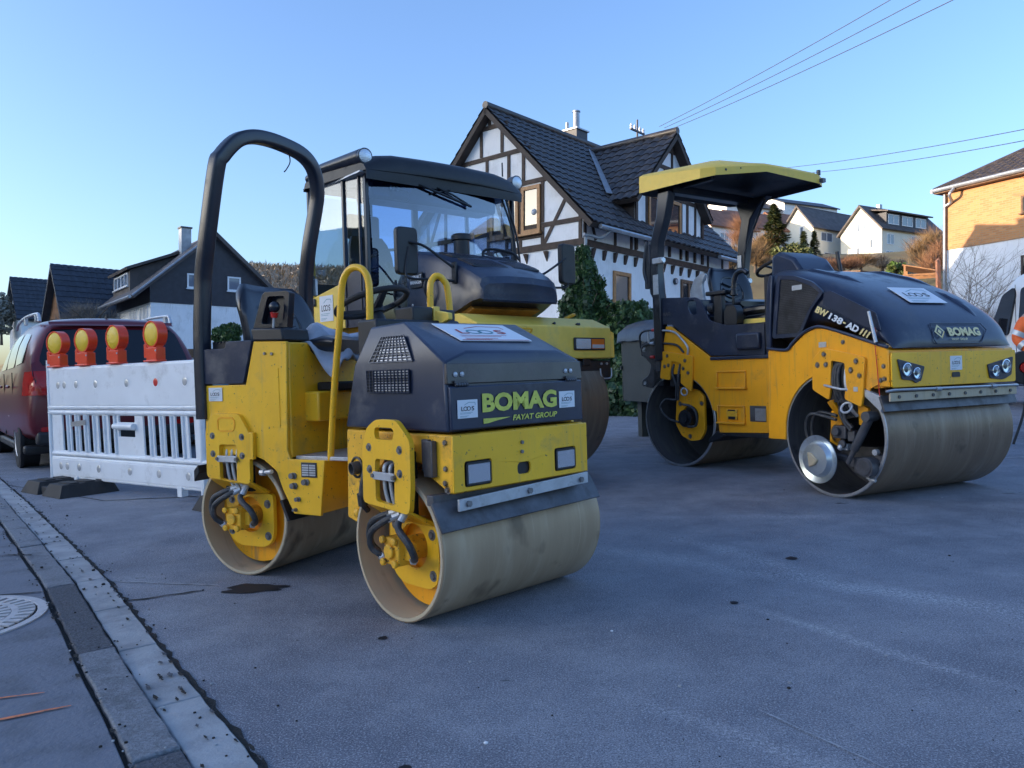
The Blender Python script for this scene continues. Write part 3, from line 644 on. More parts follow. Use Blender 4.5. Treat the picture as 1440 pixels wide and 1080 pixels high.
def window(parent, pl, a0, a1, z0, z1, frame='win_frame_white', glass='win_glass', fw=0.07, mull=1, off=0.0, sill=True, rail=None):
    b = MB()
    f = lambda x0, x1, y0, y1, d0, d1: b.hexa([pl(x0, y0, d0), pl(x1, y0, d0), pl(x1, y1, d0), pl(x0, y1, d0), pl(x0, y0, d1), pl(x1, y0, d1), pl(x1, y1, d1), pl(x0, y1, d1)])
    o0, o1 = off-0.03, off+0.05
    f(a0, a1, z1-fw, z1, o0, o1); f(a0, a1, z0, z0+fw, o0, o1); f(a0, a0+fw, z0+fw, z1-fw, o0, o1-0.003); f(a1-fw, a1, z0+fw, z1-fw, o0, o1-0.003)
    for k in range(1, mull+1):
        c = a0+(a1-a0)*k/(mull+1); f(c-fw*0.6, c+fw*0.6, z0+fw, z1-fw, o0, o1-0.006)
    if rail: f(a0+fw, a1-fw, z0+(z1-z0)*rail-fw*0.4, z0+(z1-z0)*rail+fw*0.4, o0, o1-0.009)
    if sill: f(a0-0.05, a1+0.05, z0-0.06, z0-0.003, o0, o1+0.07)
    w_ = b.build('window', frame, parent, bevel=0)
    g_ = MB(); g_.hexa([pl(a0+fw*0.5, z0+fw*0.5, off-0.02), pl(a1-fw*0.5, z0+fw*0.5, off-0.02), pl(a1-fw*0.5, z1-fw*0.5, off-0.02), pl(a0+fw*0.5, z1-fw*0.5, off-0.02),
        pl(a0+fw*0.5, z0+fw*0.5, off+0.012), pl(a1-fw*0.5, z0+fw*0.5, off+0.012), pl(a1-fw*0.5, z1-fw*0.5, off+0.012), pl(a0+fw*0.5, z1-fw*0.5, off+0.012)])
    g_.build('pane', glass, w_); return w_
# ---- half-timbered house: X = out of the long side, Y = along the long side, corner post at the origin
M = FR((1.85, 20.0), 42, True); H = empty('half_timbered_house', M=M)
tag(H, 'white half-timbered house with steep dark tiled roof and cross gable', 'house')
LEN = 8.0; RX, RZ = -3.28, 8.86; EZ = 5.06; EX = 0.50; SL = (RZ-EZ)/(EX-RX)
roofz = lambda x: RZ - SL*abs(x-RX)
b = MB()
zc = roofz(0)-0.12
b.prism([(-6.7, -2), (-0.003, -2), (-0.003, zc), (RX, RZ-0.2), (-6.7, zc)], 0, 0.25, 'y')      # gable wall
b.box(-0.25, 0, 0.25, LEN, -2, zc, 0); b.box(-6.7, -6.45, 0.25, LEN, -2, zc)
b.prism([(-6.7, -2), (-0.003, -2), (-0.003, zc), (RX, RZ-0.2), (-6.7, zc)], LEN, LEN+0.25, 'y')
DW0, DW1, DP, DZ = 2.42, 6.20, 4.28, 8.44
ds = (DZ-6.5)/(DP-2.42)
b.prism([(DW0, zc-0.3), (DW1, zc-0.3), (DW1, DZ-ds*(DW1-DP)-0.1), (DP, DZ-0.12), (DW0, DZ-ds*(DP-DW0)-0.1)], -0.22, 0.03, 'x')   # cross gable wall
b.build('wall', 'render_white', H)
b = MB()   # slate cheeks of the cross gable
b.prism([(0.0, roofz(0)-0.1), (0.0, 6.45), (roofz(0) and RX+(RZ-6.45)/SL, 6.45)], DW0-0.02, DW0+0.10, 'y'); b.build('cheek', 'roof_under', H); b = MB(); b.prism([(0.0, roofz(0)-0.1), (0.0, 6.45), (RX+(RZ-6.45)/SL, 6.45)], DW1-0.10, DW1+0.02, 'y')
b.build('cheek', 'roof_under', H)
plg = lambda a, z, o: (a, -o, z)      # gable plane (Y=0), a = X
pll = lambda a, z, o: (o, a, z)       # long plane
pld = lambda a, z, o: (0.03+o, a, z)
b = MB()
for z, x0, x1 in ((8.30, -4.1, -2.65), (7.42, -4.9, -1.8), (6.47, -5.8, -0.95), (5.22, -6.7, -0.03), (4.62, -6.75, 0.03)): beam2(b, plg, (x0, z), (x1, z), 0.15 if z > 4.8 else 0.22, 0.035)
for x, z0, z1 in ((-3.35, 8.3, 8.85), (-3.68, 7.5, 8.25), (-2.86, 7.5, 8.25), (-4.4, 6.5, 7.4), (-3.45, 6.5, 7.4), (-2.6, 6.5, 7.4), (-2.05, 6.5, 7.4), (-1.36, 5.3, 6.4), (-2.16, 4.7, 6.4), (-2.68, 4.7, 6.4), (-3.4, 4.7, 6.4), (-5.2, 4.7, 6.4), (-6.0, 4.7, 5.9), (-0.08, 4.7, 5.55), (-2.02, 7.3, 7.6), (-1.30, 6.4, 6.7), (-1.36, 4.7, 5.2)): beam2(b, plg, (x, z0), (x, z1), 0.13, 0.028)
beam2(b, plg, (-1.30, 4.72), (-0.42, 6.05), 0.13, 0.024); beam2(b, plg, (-6.1, 4.72), (-5.4, 6.3), 0.13, 0.024)
beam2(b, plg, (-2.68, 4.95), (-1.36, 4.95), 0.13, 0.03)
beam2(b, pll, (-0.02, 4.6), (8.2, 4.6), 0.22, 0.045)
for y in (0.07, 1.45, 2.25, 2.47): beam2(b, pll, (y, 4.7), (y, 5.35), 0.13, 0.028)
beam2(b, pll, (0.55, 4.72), (0.3, 5.3), 0.12, 0.024)
for y in (6.75, 7.75): beam2(b, pll, (y, 4.7), (y, 5.3), 0.12, 0.028)
for y in (2.47, 5.35, 6.34): beam2(b, pld, (y, 4.72), (y, 6.45 if y != 5.35 else 8.0-0.3), 0.14, 0.03)
for z, y0, y1 in ((6.52, 2.47, 6.34), (5.17, 2.47, 6.34), (7.35, 3.4, 5.45), (7.9, 3.95, 4.95)): beam2(b, pld, (y0, z), (y1, z), 0.14, 0.034)
for (y0, z0), (y1, z1) in (((4.42, 7.4), (4.42, 8.3)), ((3.75, 6.6), (4.25, 7.3)), ((5.1, 6.6), (4.6, 7.3)), ((3.3, 6.55), (3.3, 7.2)), ((4.0, 6.6), (4.0, 7.3)), ((4.85, 6.6), (4.85, 7.3)), ((3.0, 4.72), (3.0, 6.5)), ((4.98, 4.72), (4.98, 6.5)), ((5.85, 4.72), (5.85, 6.5)), ((3.6, 4.72), (3.6, 5.15)), ((4.3, 4.72), (4.3, 5.15))): beam2(b, pld, (y0, z0), (y1, z1), 0.12, 0.028)
b.build('timber_frame', 'timber', H)
rnd = random.Random(1)   # beam ends under the jetty
for i in range(16): b = MB(); b.prism([(0.0, 4.48), (0.10, 4.48), (0.085, 4.42), (0.03, 4.24), (0.0, 4.22)], 0.35+i*0.51, 0.45+i*0.51, 'y'); b.build('beam_end', 'timber', H)
for i in range(9): x = -0.55-i*0.72; b = MB(); b.hexa([(x, -0.10, 4.48), (x+0.12, -0.10, 4.48), (x+0.12, 0.0, 4.48), (x, 0.0, 4.48), (x, -0.10, 4.49), (x+0.12, -0.10, 4.49), (x+0.12, 0, 4.49), (x, 0, 4.49)]); b.add([(x, -0.1, 4.48), (x+0.12, -0.1, 4.48), (x+0.08, 0.0, 4.22), (x+0.04, 0.0, 4.22), (x, 0, 4.48), (x+0.12, 0, 4.48)], [(0, 1, 2, 3), (1, 5, 2), (0, 3, 4), (4, 3, 2, 5)]); b.build('beam_end', 'timber', H)
# roofs
b = MB(); L_ = sqrt((EX-RX)**2+(RZ-EZ)**2); dn = Vector((EX-RX, 0, EZ-RZ)).normalized()
y0, y1 = -0.28, LEN+0.40
tiled(b, (RX, y0, RZ), (0, 1, 0), dn, y1-y0, L_, col=0.30, clip=None)
tiled(b, (RX, y0, RZ), (0, 1, 0), (-dn.x, 0, dn.z), y1-y0, L_, col=0.6, k=3)
b.tube([(RX, y0, RZ+0.02), (RX, y1, RZ+0.02)], 0.11, 10, smooth=False)
slab(b, [(RX, y0, RZ-0.05), (EX, y0, EZ-0.05), (EX, y1, EZ-0.05), (RX, y1, RZ-0.05)], 0.14, 1); slab(b, [(RX, y0, RZ-0.05), (2*RX-EX, y0, EZ-0.05), (2*RX-EX, y1, EZ-0.05), (RX, y1, RZ-0.05)], 0.14, 1)
dx = 0.32; rear = RX+(RZ-DZ)/SL
for sgn in (-1, 1):
    yy = DP+sgn*2.22; dl = sqrt(2.22**2+(2.22*ds)**2); dd = Vector((0, sgn*2.22, -2.22*ds)).normalized()
    # valley: deeper down the slope the cheek reaches less far back
    def clip(d, dl=dl):
        z = DZ-2.22*ds*d/dl; xb = RX+(RZ-z)/SL
        return (0, max(0.05, dx-xb+0.05))
    tiled(b, (dx, DP, DZ), (-1, 0, 0), dd, dx-rear, dl, col=0.30, clip=clip)
    zl = DZ-2.22*ds; slab(b, [(dx, DP, DZ-0.06), (dx, yy, zl-0.06), (RX+(RZ-zl)/SL-0.0, yy, zl-0.06), (rear, DP, DZ-0.06)], 0.12, 1)
b.tube([(dx, DP, DZ+0.02), (rear-0.2, DP, DZ+0.02)], 0.11, 10, smooth=False)
b.build('roof', ['tile_dark', 'roof_under'], H, angle=50)
b = MB()  # valley flashing, gutters, downpipe
for sgn in (-1,):
    zl = DZ-2.1*ds; p0 = Vector((rear, DP, DZ+0.03)); p1 = Vector((RX+(RZ-zl)/SL, DP+sgn*2.1, zl+0.03)); slab(b, [p0+Vector((-0.02, -0.12, 0.06)), p0+Vector((0.02, 0.05, 0.06)), p1+Vector((0.08, 0.05, 0.08)), p1+Vector((-0.02, -0.12, 0.1))], 0.02)
b.build('valley_flashing', 'zinc', H); b = MB()
b.tube([(EX+0.05, 0.0, EZ-0.12), (EX+0.05, 2.35, EZ-0.12)], 0.065, 8, smooth=False); b.build('gutter', 'zinc', H); b = MB(); b.tube([(EX+0.05, 6.5, EZ-0.12), (EX+0.05, LEN+0.3, EZ-0.12)], 0.065, 8, smooth=False); b.build('gutter', 'zinc', H); b = MB()
b.tube([(EX+0.05, 0.45, EZ-0.18), (EX-0.15, 0.3, EZ-0.35), (0.12, -0.05, 4.75), (0.09, 0.0, 4.3), (0.09, 0.0, 0.0)], 0.045, 8)
b.build('downpipe', 'zinc', H)
b = MB(); b.box(-4.1, -3.4, 4.2, 4.8, 8.2, 9.32); ch = b.build('chimney', 'slate_wall', H)
b = MB(); b.box(-4.15, -3.35, 4.15, 4.85, 9.322, 9.37); b.cyl((-3.6, 4.45, 9.37), (-3.6, 4.45, 9.95), 0.11); b.cyl((-3.95, 4.4, 9.37), (-3.95, 4.4, 9.68), 0.055); b.cyl((-3.6, 4.45, 9.96), (-3.6, 4.45, 10.0), 0.135); b.build('flue', 'zinc', ch)
window(H, plg, -2.10, -1.42, 5.05, 6.35, 'wood_frame', fw=0.10, mull=0, off=0.02); window(H, plg, -3.3, -2.76, 5.05, 6.35, 'wood_frame', fw=0.10, mull=0, off=0.02); window(H, plg, -2.62, -2.22, 5.05, 6.35, 'wood_frame', fw=0.10, mull=0, off=0.02)
window(H, pld, 3.06, 3.95, 5.27, 6.42, 'wood_frame', fw=0.09, mull=0, off=0.02); window(H, pld, 4.02, 4.9, 5.27, 6.42, 'wood_frame', fw=0.09, mull=0, off=0.02)
window(H, pll, 1.35, 2.2, 2.7, 4.0, 'wood_frame', fw=0.10, mull=0)
window(H, pll, 5.0, 6.0, 2.6, 4.12, 'timber_light', fw=0.10, mull=1)
window(H, plg, -5.4, -4.2, 2.6, 3.9, 'wood_frame', fw=0.1)
b = MB()
b.ball((-2.0+0.35, -0.0, 5.62), 0.10, 10); b.build('plant_pot', 'curtain', H)
b = MB(); b.cyl((0.0, 4.65, 4.02), (0.07, 4.65, 4.02), 0.10); b.cyl((0.07, 4.65, 4.02), (0.09, 4.65, 4.02), 0.075, m=1); b.build('wall_lamp', ['steel_dark', 'win_glass_blue'], H)  # round lamp on the ground-floor wall, unlit
# low annex roof behind the right end
b = MB(); b.box(-4.5, -0.4, LEN+0.3, LEN+4.2, -1, 3.0); b.build('wall', 'render_white', H)
b = MB(); slab(b, [(-2.6, LEN+0.27, 4.3), (0.1, LEN+0.27, 2.9), (0.1, LEN+4.6, 2.9), (-2.6, LEN+4.6, 4.3)], 0.15); slab(b, [(-2.6, LEN+0.27, 4.3), (-5, LEN+0.27, 2.9), (-5, LEN+4.6, 2.9), (-2.6, LEN+4.6, 4.3)], 0.15); b.build('roof', 'tile_slate', H)
# ridge-mounted power-line bracket
R0 = empty('insulator_pole', M=M); tag(R0, 'small power-line pole with insulators above the cross gable ridge', 'pole')
b = MB(); b.cyl((-1.5, 4.9, 8.1), (-1.5, 4.9, 9.35), 0.035, 0.03); b.build('mast', 'steel_dark', R0)
b = MB(); b.box(-1.53, -1.47, 4.5, 5.3, 8.95, 9.0); b.build('cross_arm', 'steel_dark', R0)
for y, z in ((4.55, 9.0), (4.75, 9.0), (5.05, 9.0), (5.25, 9.0)):
    b = MB(); b.lathe([(0.001, 0), (0.05, 0.0), (0.03, 0.05), (0.05, 0.08), (0.03, 0.13), (0.001, 0.17)], (-1.5, y, z), (0, 0, 1), 10); b.build('insulator', 'win_frame_white', R0)
# overhead wires
mat('wire', (0.05, 0.06, 0.09), 0.6)
def wire(pts, r, label, group='overhead power lines'):
    b = MB(); P = [BP(*p) for p in pts]; n = 24
    for k in range(len(P)-1):
        p, q = P[k], P[k+1]; sag = (q-p).length*0.006
        b.tube([p.lerp(q, i/n)-Vector((0, 0, sag*4*(i/n)*(1-i/n))) for i in range(n+1)], r, 5, smooth=False)
    tag(b.build('power_line', 'wire'), label, 'cable', group)
wire([(927, 178, 27), (1262, -6, 17)], 0.010, 'topmost overhead wire rising from the rooftop pole')
wire([(934, 180, 27), (1305, -6, 16)], 0.010, 'second overhead wire from the top rising from the rooftop pole')
wire([(940, 183, 27), (1352, -6, 15)], 0.010, 'lowest overhead wire of those rising from the rooftop pole')
wire([(1105, 236, 40), (1460, 178, 22)], 0.013, 'upper of two wires above the brick house roof corner')
wire([(1140, 243, 40), (1460, 194, 22)], 0.013, 'lower of two wires above the brick house roof corner')
# ---- brick-topped house at the right
M = FR((18.07, 32.0), -25, True); B = empty('brick_house', M=M)
tag(B, 'house with sunlit orange brick upper floor and white lower wall', 'house')
b = MB(); b.box(0.05, 9.95, -10, 0, -3, 6.42); b.build('lower_wall', 'render_white', B)
b = MB(); b.box(0.0, 10, -10.05, 0.05, 6.423, 8.8); b.build('upper_wall', 'brick', B)
b = MB(); ez = 8.92; o_ = 0.32
A0 = [(-o_, -10.6, ez), (10+o_, -10.6, ez), (10+o_, o_, ez), (-o_, o_, ez)]; r0, r1 = (5, -5.6, 12.0), (5, -4.4, 12.0)
# roof courses on the two visible hips
def hip(b, e0, e1, t0, t1):
    e0, e1, t0, t1 = map(Vector, (e0, e1, t0, t1)); mid = (t0+t1)/2; al = (e1-e0).normalized(); L = (e1-e0).length; foot = e0+al*((mid-e0).dot(al)); D = (foot-mid); ld = D.length; D.normalize(); O = mid-al*((mid-e0).dot(al))
    s0 = (t0-e0).dot(al); s1 = (t1-e0).dot(al)
    tiled(b, O, al, D, L, ld, row=0.36, col=0.30, k=4, amp=0.025, clip=lambda d: (s0*(1-d/ld), s1+(L-s1)*d/ld))
hip(b, A0[0], A0[3], r0, r1); hip(b, A0[3], A0[2], r1, r1); hip(b, A0[2], A0[1], r1, r0)
b.add(A0+[r0, r1], [(0, 3, 5, 4), (3, 2, 5), (2, 1, 4, 5), (1, 0, 4)], 1)
for p, q in ((A0[0], r0), (A0[3], r1), (A0[2], r1), (r0, r1)): b.tube([p, q], 0.11, 8, smooth=False)
b.build('roof', ['tile_brown', 'roof_under'], B, angle=50)
b = MB(); b.box(-o_, 10+o_, -10.6, o_, ez-0.15, ez-0.06); b.build('soffit', 'timber_light', B)
b = MB(); b.tube([(-o_-0.06, -10.6, ez-0.02), (-o_-0.06, o_, ez-0.02)], 0.085, 10, smooth=False); b.tube([(-o_-0.06, o_+0.05, ez-0.02), (10, o_+0.05, ez-0.02)], 0.085, 10, smooth=False)
b.tube([(-o_-0.06, -0.6, ez-0.1), (-0.5, -0.5, ez-0.35), (-0.1, -0.3, ez-0.55), (-0.1, -0.02, ez-0.7)], 0.06, 8); b.tube([(-0.1, 0.0, ez-0.2), (-0.1, 0.0, -1)], 0.06, 8, smooth=False)
b.build('downpipe', 'zinc', B)
pr = lambda a, z, o: (-o, a, z)
window(B, pr, -4.2, -3.08, 7.35, 8.0, 'timber_light', off=0.02); window(B, pr, -4.4, -3.05, 4.9, 5.75, 'roof_under', off=-0.03, mull=1)
# ---- hillside houses
def gable_house(label, px, py, d, yaw, lx, ly, he, hr, wall, roofm, wins=(), over=0.4, group='houses on the hillside', name='house', base=6, extra=None):
    """X = gable side width, Y = along ridge; origin at base of nearest corner; py = pixel row of its foot"""
    P = TILT.inverted() @ BP(px, py, d); M = TILT @ Matrix.Translation(P) @ Matrix.Rotation(-radians(yaw), 4, 'Z')
    r = empty(name, M=M); tag(r, label, 'house', group)
    b = MB(); b.prism([(-lx, -base), (0, -base), (0, he), (-lx/2, hr), (-lx, he)], 0, ly, 'y'); b.build('wall', wall, r)
    b = MB(); s = (hr-he)/(lx/2); th = 0.22
    for sg in (0, 1):
        xe = over if sg == 0 else -lx-over
        slab(b, [(-lx/2, -over, hr+th), (xe, -over, he-s*over+th), (xe, ly+over, he-s*over+th), (-lx/2, ly+over, hr+th)], th*0.9)
    b.build('roof', roofm, r)
    pg = lambda a, z, o: (a, -o, z); pl_ = lambda a, z, o: (o, a, z)
    for face, a0, a1, z0, z1 in wins: window(r, pg if face == 'g' else pl_, a0, a1, z0, z1, 'win_frame_white', 'win_glass_blue', fw=0.09, mull=0 if a1-a0 < 1.3 else 1, sill=False)
    if extra: extra(r)
    return r
def dorm(r):
    b = MB(); b.box(-2.2, -0.25, 1.2, 9.4, 3.2, 6.15); b.build('dormer', 'slate_wall', r)
    b = MB(); slab(b, [(-3.2, 0.8, 7.0), (0.25, 0.8, 6.3), (0.25, 9.8, 6.3), (-3.2, 9.8, 7.0)], 0.16); b.build('dormer_roof', 'roof_plain', r)
    pl_ = lambda a, z, o: (-0.25+o, a, z)
    for a0 in (1.5, 4.2, 6.9): window(r, pl_, a0, a0+2.1, 4.7, 5.95, 'win_frame_white', 'win_glass_blue', fw=0.1, mull=1, sill=False)
    b = MB(); b.box(-3.4, -2.9, 3.5, 4.0, 6.5, 7.9); b.build('chimney', 'zinc', r)
gable_house('large white hillside house with a wide box dormer of three windows', 1240, 366, 95, 62, 6.0, 12.5, 4.1, 7.2, 'render_cream', 'roof_plain',
  [('g', -4.9, -4.3, 0.2, 1.5), ('g', -3.6, -3.1, 0.9, 2.1), ('g', -1.7, -1.2, 1.7, 2.9), ('g', -3.5, -3.05, 4.0, 5.1), ('g', -2.6, -2.15, 4.2, 5.3), ('l', 0.9, 2.3, 2.1, 3.4), ('l', 5.6, 6.6, 2.4, 3.5), ('l', 0.7, 2.2, 0.0, 1.3), ('l', 11.3, 11.9, 2.0, 3.8)], extra=dorm)
gable_house('white hillside house with plain dark roof left of the dormer house', 1144, 350, 100, 58, 4.8, 11.0, 3.0, 5.9, 'render_cream', 'roof_plain', [('g', -2.1, -1.5, 2.0, 3.2), ('l', 1.5, 3.9, 1.2, 2.4), ('l', 6.6, 8.2, 1.2, 2.4), ('l', 2.2, 8, -1.6, -0.2)])
gable_house('grey-roofed house highest up the hillside with smoke-grey upper wall', 1103, 300, 140, 66, 8, 13, 1.9, 3.6, 'render_white', 'tile_slate', [('l', 2, 4, 0.2, 1.3), ('l', 7, 9, 0.2, 1.3)])
gable_house('hillside house with reddish roof seen under the canopy', 1040, 335, 100, 66, 6, 9, 1.6, 4.1, 'render_white', 'roof_red', [('l', 1.5, 3, -0.2, 1.1), ('l', 5, 6.5, -0.2, 1.1)])
gable_house('pale house with brown roof and white gable edge beside the timbered house', 1000, 338, 96, 60, 6, 8, 2.0, 4.6, 'render_white', 'roof_red', [('l', 1.5, 3, 0, 1.2)])
gable_house('small white house showing just above the reddish roofs', 1022, 305, 135, 66, 7, 12, 2.2, 4.0, 'render_white', 'roof_plain')
gable_house('low hillside house with reddish roof and a brick chimney right of the canopy post', 1100, 336, 108, 64, 6, 9, 1.8, 4.2, 'render_white', 'roof_red', [('l', 1.5, 3, 0, 1.2)])
# ---- left houses
def left_house():
    P = TILT.inverted() @ BP(211, 478, 38); yaw = 52
    M = TILT @ Matrix.Translation(P) @ Matrix.Rotation(-radians(yaw), 4, 'Z')
    r = empty('house', M=M); tag(r, 'house with dark slate gable over a white ground floor, left of the roll bar', 'house')
    # gable wall is the plane X=0 running along Y; depth along -X
    W = 6.3; he, hr, pk = 2.75, 5.5, 3.1; s = (hr-he)/pk
    z2 = hr-s*(W-pk)
    b = MB(); b.box(-8, -0.03, 0.03, W-0.03, -3, 1.87); b.build('ground_floor', 'render_white', r)
    b = MB(); b.prism([(0.0, 1.87), (W, 1.87), (W, z2), (pk, hr), (0, he)], -8, 0.0, 'x'); b.build('upper_wall', 'slate_wall', r)
    b = MB(); slab(b, [(0.35, pk, hr+0.2), (0.35, -0.9, he-s*0.9+0.2), (-8.3, -0.9, he-s*0.9+0.2), (-8.3, pk, hr+0.2)], 0.18); slab(b, [(0.35, pk, hr+0.2), (0.35, W+0.6, z2-s*0.6+0.2), (-8.3, W+0.6, z2-s*0.6+0.2), (-8.3, pk, hr+0.2)], 0.18)
    rf = b.build('roof', 'roof_plain', r)
    b = MB(); b.prism([(-0.35, 2.45), (-0.35, 3.75), (1.9, 4.7), (1.9, 2.4)], -6.9, -2.7, 'x'); b.build('dormer', 'roof_plain', r)
    b = MB(); slab(b, [(-2.4, -0.6, 3.85), (-2.4, 2.3, 5.05), (-7.2, 2.3, 5.05), (-7.2, -0.6, 3.85)], 0.14); b.build('dormer_roof', 'roof_plain', r)
    b = MB(); b.box(-2.5, -1.95, 2.0, 2.5, 4.2, 6.1); b.build('chimney', 'zinc', r); b = MB(); b.box(-2.56, -1.89, 1.95, 2.55, 6.103, 6.18); b.build('chimney_cap', 'steel_dark', r)
    pl_ = lambda a, z, o: (o, a, z); window(r, pl_, 3.77, 4.46, 2.7, 3.45, 'win_frame_white', 'win_glass_blue', fw=0.08, mull=0); window(r, pl_, 1.75, 2.45, 2.7, 3.45, 'win_frame_white', 'win_glass_blue', fw=0.08, mull=0)
    ps = lambda a, z, o: (a, -0.35-o, z); window(r, ps, -6.5, -3.1, 2.95, 3.65, 'win_frame_white', 'win_glass_blue', fw=0.07, mull=3)
    pb = lambda a, z, o: (a, 0.03-o, z); window(r, pb, -2.2, -0.5, 0.6, 1.75, 'win_frame_white', 'curtain', fw=0.1, mull=1); window(r, pb, -4.6, -3.0, 0.6, 1.75, 'win_frame_white', 'curtain', fw=0.1, mull=1)
    b = MB(); b.tube([(0.42, pk, hr+0.16), (0.42, -0.9, he-s*0.9+0.16)], 0.05, 6, smooth=False); b.tube([(0.42, -1.0, he-s*0.9+0.1), (-8.3, -1.0, he-s*0.9+0.1)], 0.08, 8, smooth=False); b.tube([(-9.0, -0.9, he-s*0.9), (-8.9, -0.2, 1.5), (-8.9, -0.15, -2)], 0.05, 6, smooth=False); b.build('gutter_pipe', 'zinc', r)
left_house()
def barn(label, px, py, d, yaw, L, he, hr, half, gwall):
    P = TILT.inverted() @ BP(px, py, d); M = TILT @ Matrix.Translation(P) @ Matrix.Rotation(-radians(yaw), 4, 'Z')
    r = empty('house', M=M); tag(r, label, 'house')
    b = MB(); b.prism([(0, -3), (half*2, -3), (half*2, he), (half, hr), (0, he)], 0, L, 'y'); b.build('wall', gwall, r)
    b = MB(); s = (hr-he)/half
    dn = Vector((half+0.4, 0, -(half+0.4)*s)); 
    tiled(b, (half, -0.4, hr+0.16), (0, 1, 0), dn, L+0.8, dn.length, row=0.4, col=0.35, k=3, amp=0.02)
    slab(b, [(half, -0.4, hr+0.1), (-0.4, -0.4, he-0.4*s+0.1), (-0.4, L+0.4, he-0.4*s+0.1), (half, L+0.4, hr+0.1)], 0.15); slab(b, [(half, -0.4, hr+0.1), (2*half+0.4, -0.4, he-0.4*s+0.1), (2*half+0.4, L+0.4, he-0.4*s+0.1), (half, L+0.4, hr+0.1)], 0.15)
    b.build('roof', 'tile_slate', r)
mat('wood_clad', (0.23, 0.11, 0.05), 0.8, var=0.3, vscale=3)
M_b = None
barn('long barn-like house with blue-grey tiled roof and wood-clad gable at the left', 66, 470, 46, 45, 9.5, 0.2, 3.8, 2.3, 'wood_clad')
barn('small pale-walled house with grey roof at the far left', 14, 470, 62, 45, 7, 1.5, 4.3, 1.8, 'render_white')
# ================================================================ plants near the houses
def TP(x, y, z=0): return TILT @ Vector((x, y, z))
def ivy(name, label, cat, pos, R, Hh, n, seed, taper):
    rnd = random.Random(seed); root = empty(name, M=Matrix.Translation(pos)); tag(root, label, cat); b = MB()
    for i in range(n):
        t = rnd.random()**1.15; z = Hh*t; a = rnd.uniform(0, 2*pi); lump = 0.76+0.20*sin(3*a+5*t)+0.13*sin(7*a-9*t)+0.10*sin(17*t*3)+0.08*sin(19*a+31*t)
        Rr_ = R*(1-taper*t**1.4)*lump; q = Rr_*sqrt(rnd.uniform(0.45, 1)); c = Vector((cos(a)*q, sin(a)*q*0.9, z+rnd.gauss(0, 0.03)))
        out = Vector((cos(a), sin(a), rnd.uniform(-0.9, 0.4))).normalized(); e = (Vector((rnd.gauss(0, 1), rnd.gauss(0, 1), -1.2))).normalized(); s_ = e.cross(out); s_ = s_.normalized() if s_.length > 0.01 else e.orthogonal().normalized()
        sz = rnd.choice([0.035, 0.05, 0.05, 0.075])*rnd.uniform(0.8, 1.2); b.add([c-e*sz, c+s_*sz*0.8, c+e*sz*1.1, c-s_*sz*0.8], [(0, 1, 2, 3)], 0 if rnd.random() < 0.7 else 1)
    b.build('crown', ['leaf_ivy', 'leaf_ivy_light'], root)
    b = MB(); b.tube([(0, 0, -0.3), (0.03, 0, Hh*0.5), (0, 0.03, Hh*0.95)], lambda t: 0.08*(1-0.8*t)+0.01, 8, sub=4)
    for k in range(40): a = rnd.uniform(0, 6.28); z = Hh*rnd.uniform(0.1, 0.95); rr = R*(1-taper*(z/Hh)**1.4)*rnd.uniform(0.9, 1.15); b.tube([(0, 0, z-0.3), (cos(a)*rr*0.6, sin(a)*rr*0.6, z), (cos(a)*rr, sin(a)*rr, z+rnd.uniform(-0.1, 0.25))], 0.008, 4, sub=2)
    b.build('trunk', 'bark', root)
ivy('ivy_tree', 'dense dark green cone-shaped ivy tree at the timbered house corner', 'tree', TP(1.68, 17.0, 0.4), 1.12, 3.5, 40000, 3, 0.88)
ivy('hedge', 'low dark green hedge right of the ivy tree', 'hedge', TP(2.62, 16.7, 0.2), 1.15, 2.45, 30000, 5, 0.55)
conifer('tall pointed conifer on the hillside right of the canopy post', BP(1090, 352, 62)-Vector((0, 0, 0.6)), 1.5, 4.3, ['leaf_conifer', 'leaf_olive'], seed=2, n=3000, size=0.22)
conifer('slim dark cypress left of the white hillside houses', BP(1146, 368, 60), 0.5, 2.4, ['leaf_conifer'], seed=4, n=1200, size=0.14)
conifer('olive-green cypress beside the slim dark one', BP(1131, 370, 60), 0.6, 2.5, ['leaf_olive', 'leaf_conifer'], seed=5, n=1200, size=0.15)
rnd = random.Random(21)
for i, (px, py, d, r, h, mt, lb) in enumerate([
    (1080, 362, 63, 2.2, 1.9, 'twig', 'bare brown thicket under the tall conifer'), (1062, 372, 55, 1.5, 1.6, 'twig', 'bare golden scrub seen between the canopy post and its strut'), (1110, 366, 58, 1.6, 1.1, 'leaf_olive', 'olive bush just above the operator console of the right roller'),
    (1165, 378, 56, 1.7, 1.0, 'twig_grey', 'greyish bare bush right of the cypresses'), (1185, 382, 52, 2.0, 0.9, 'twig_red', 'reddish scrub above the black hood'), (1210, 374, 58, 1.6, 0.9, 'twig', 'brown scrub below the large white hillside house'),
    (1240, 374, 66, 2.0, 1.0, 'twig_grey', 'pale bare bush at the foot of the dormer house'), (1300, 368, 62, 2.3, 2.1, 'twig', 'large bare brown bush left of the brick house'), (1320, 380, 56, 1.4, 2.0, 'twig_red', 'bare bush touching the brick house downpipe'),
    (1028, 380, 50, 1.6, 1.7, 'twig', 'bare scrub seen under the canopy by the timbered house'), (1045, 352, 80, 1.6, 3.0, 'twig_red', 'leafless reddish tree between the hillside roofs')]):
    p = BP(px, py, d)
    bush('shrub', lb, 'shrub', p-Vector((0, 0, 0.3)), (r, r*0.8, h*0.75), 2600, 0.011 if mt[0] == 't' else 0.16, [mt], 'scrub on the hillside', seed=30+i, kind='twig' if mt[0] == 't' else 'leaf', trunk=True, clumps=10, stem=0.0)
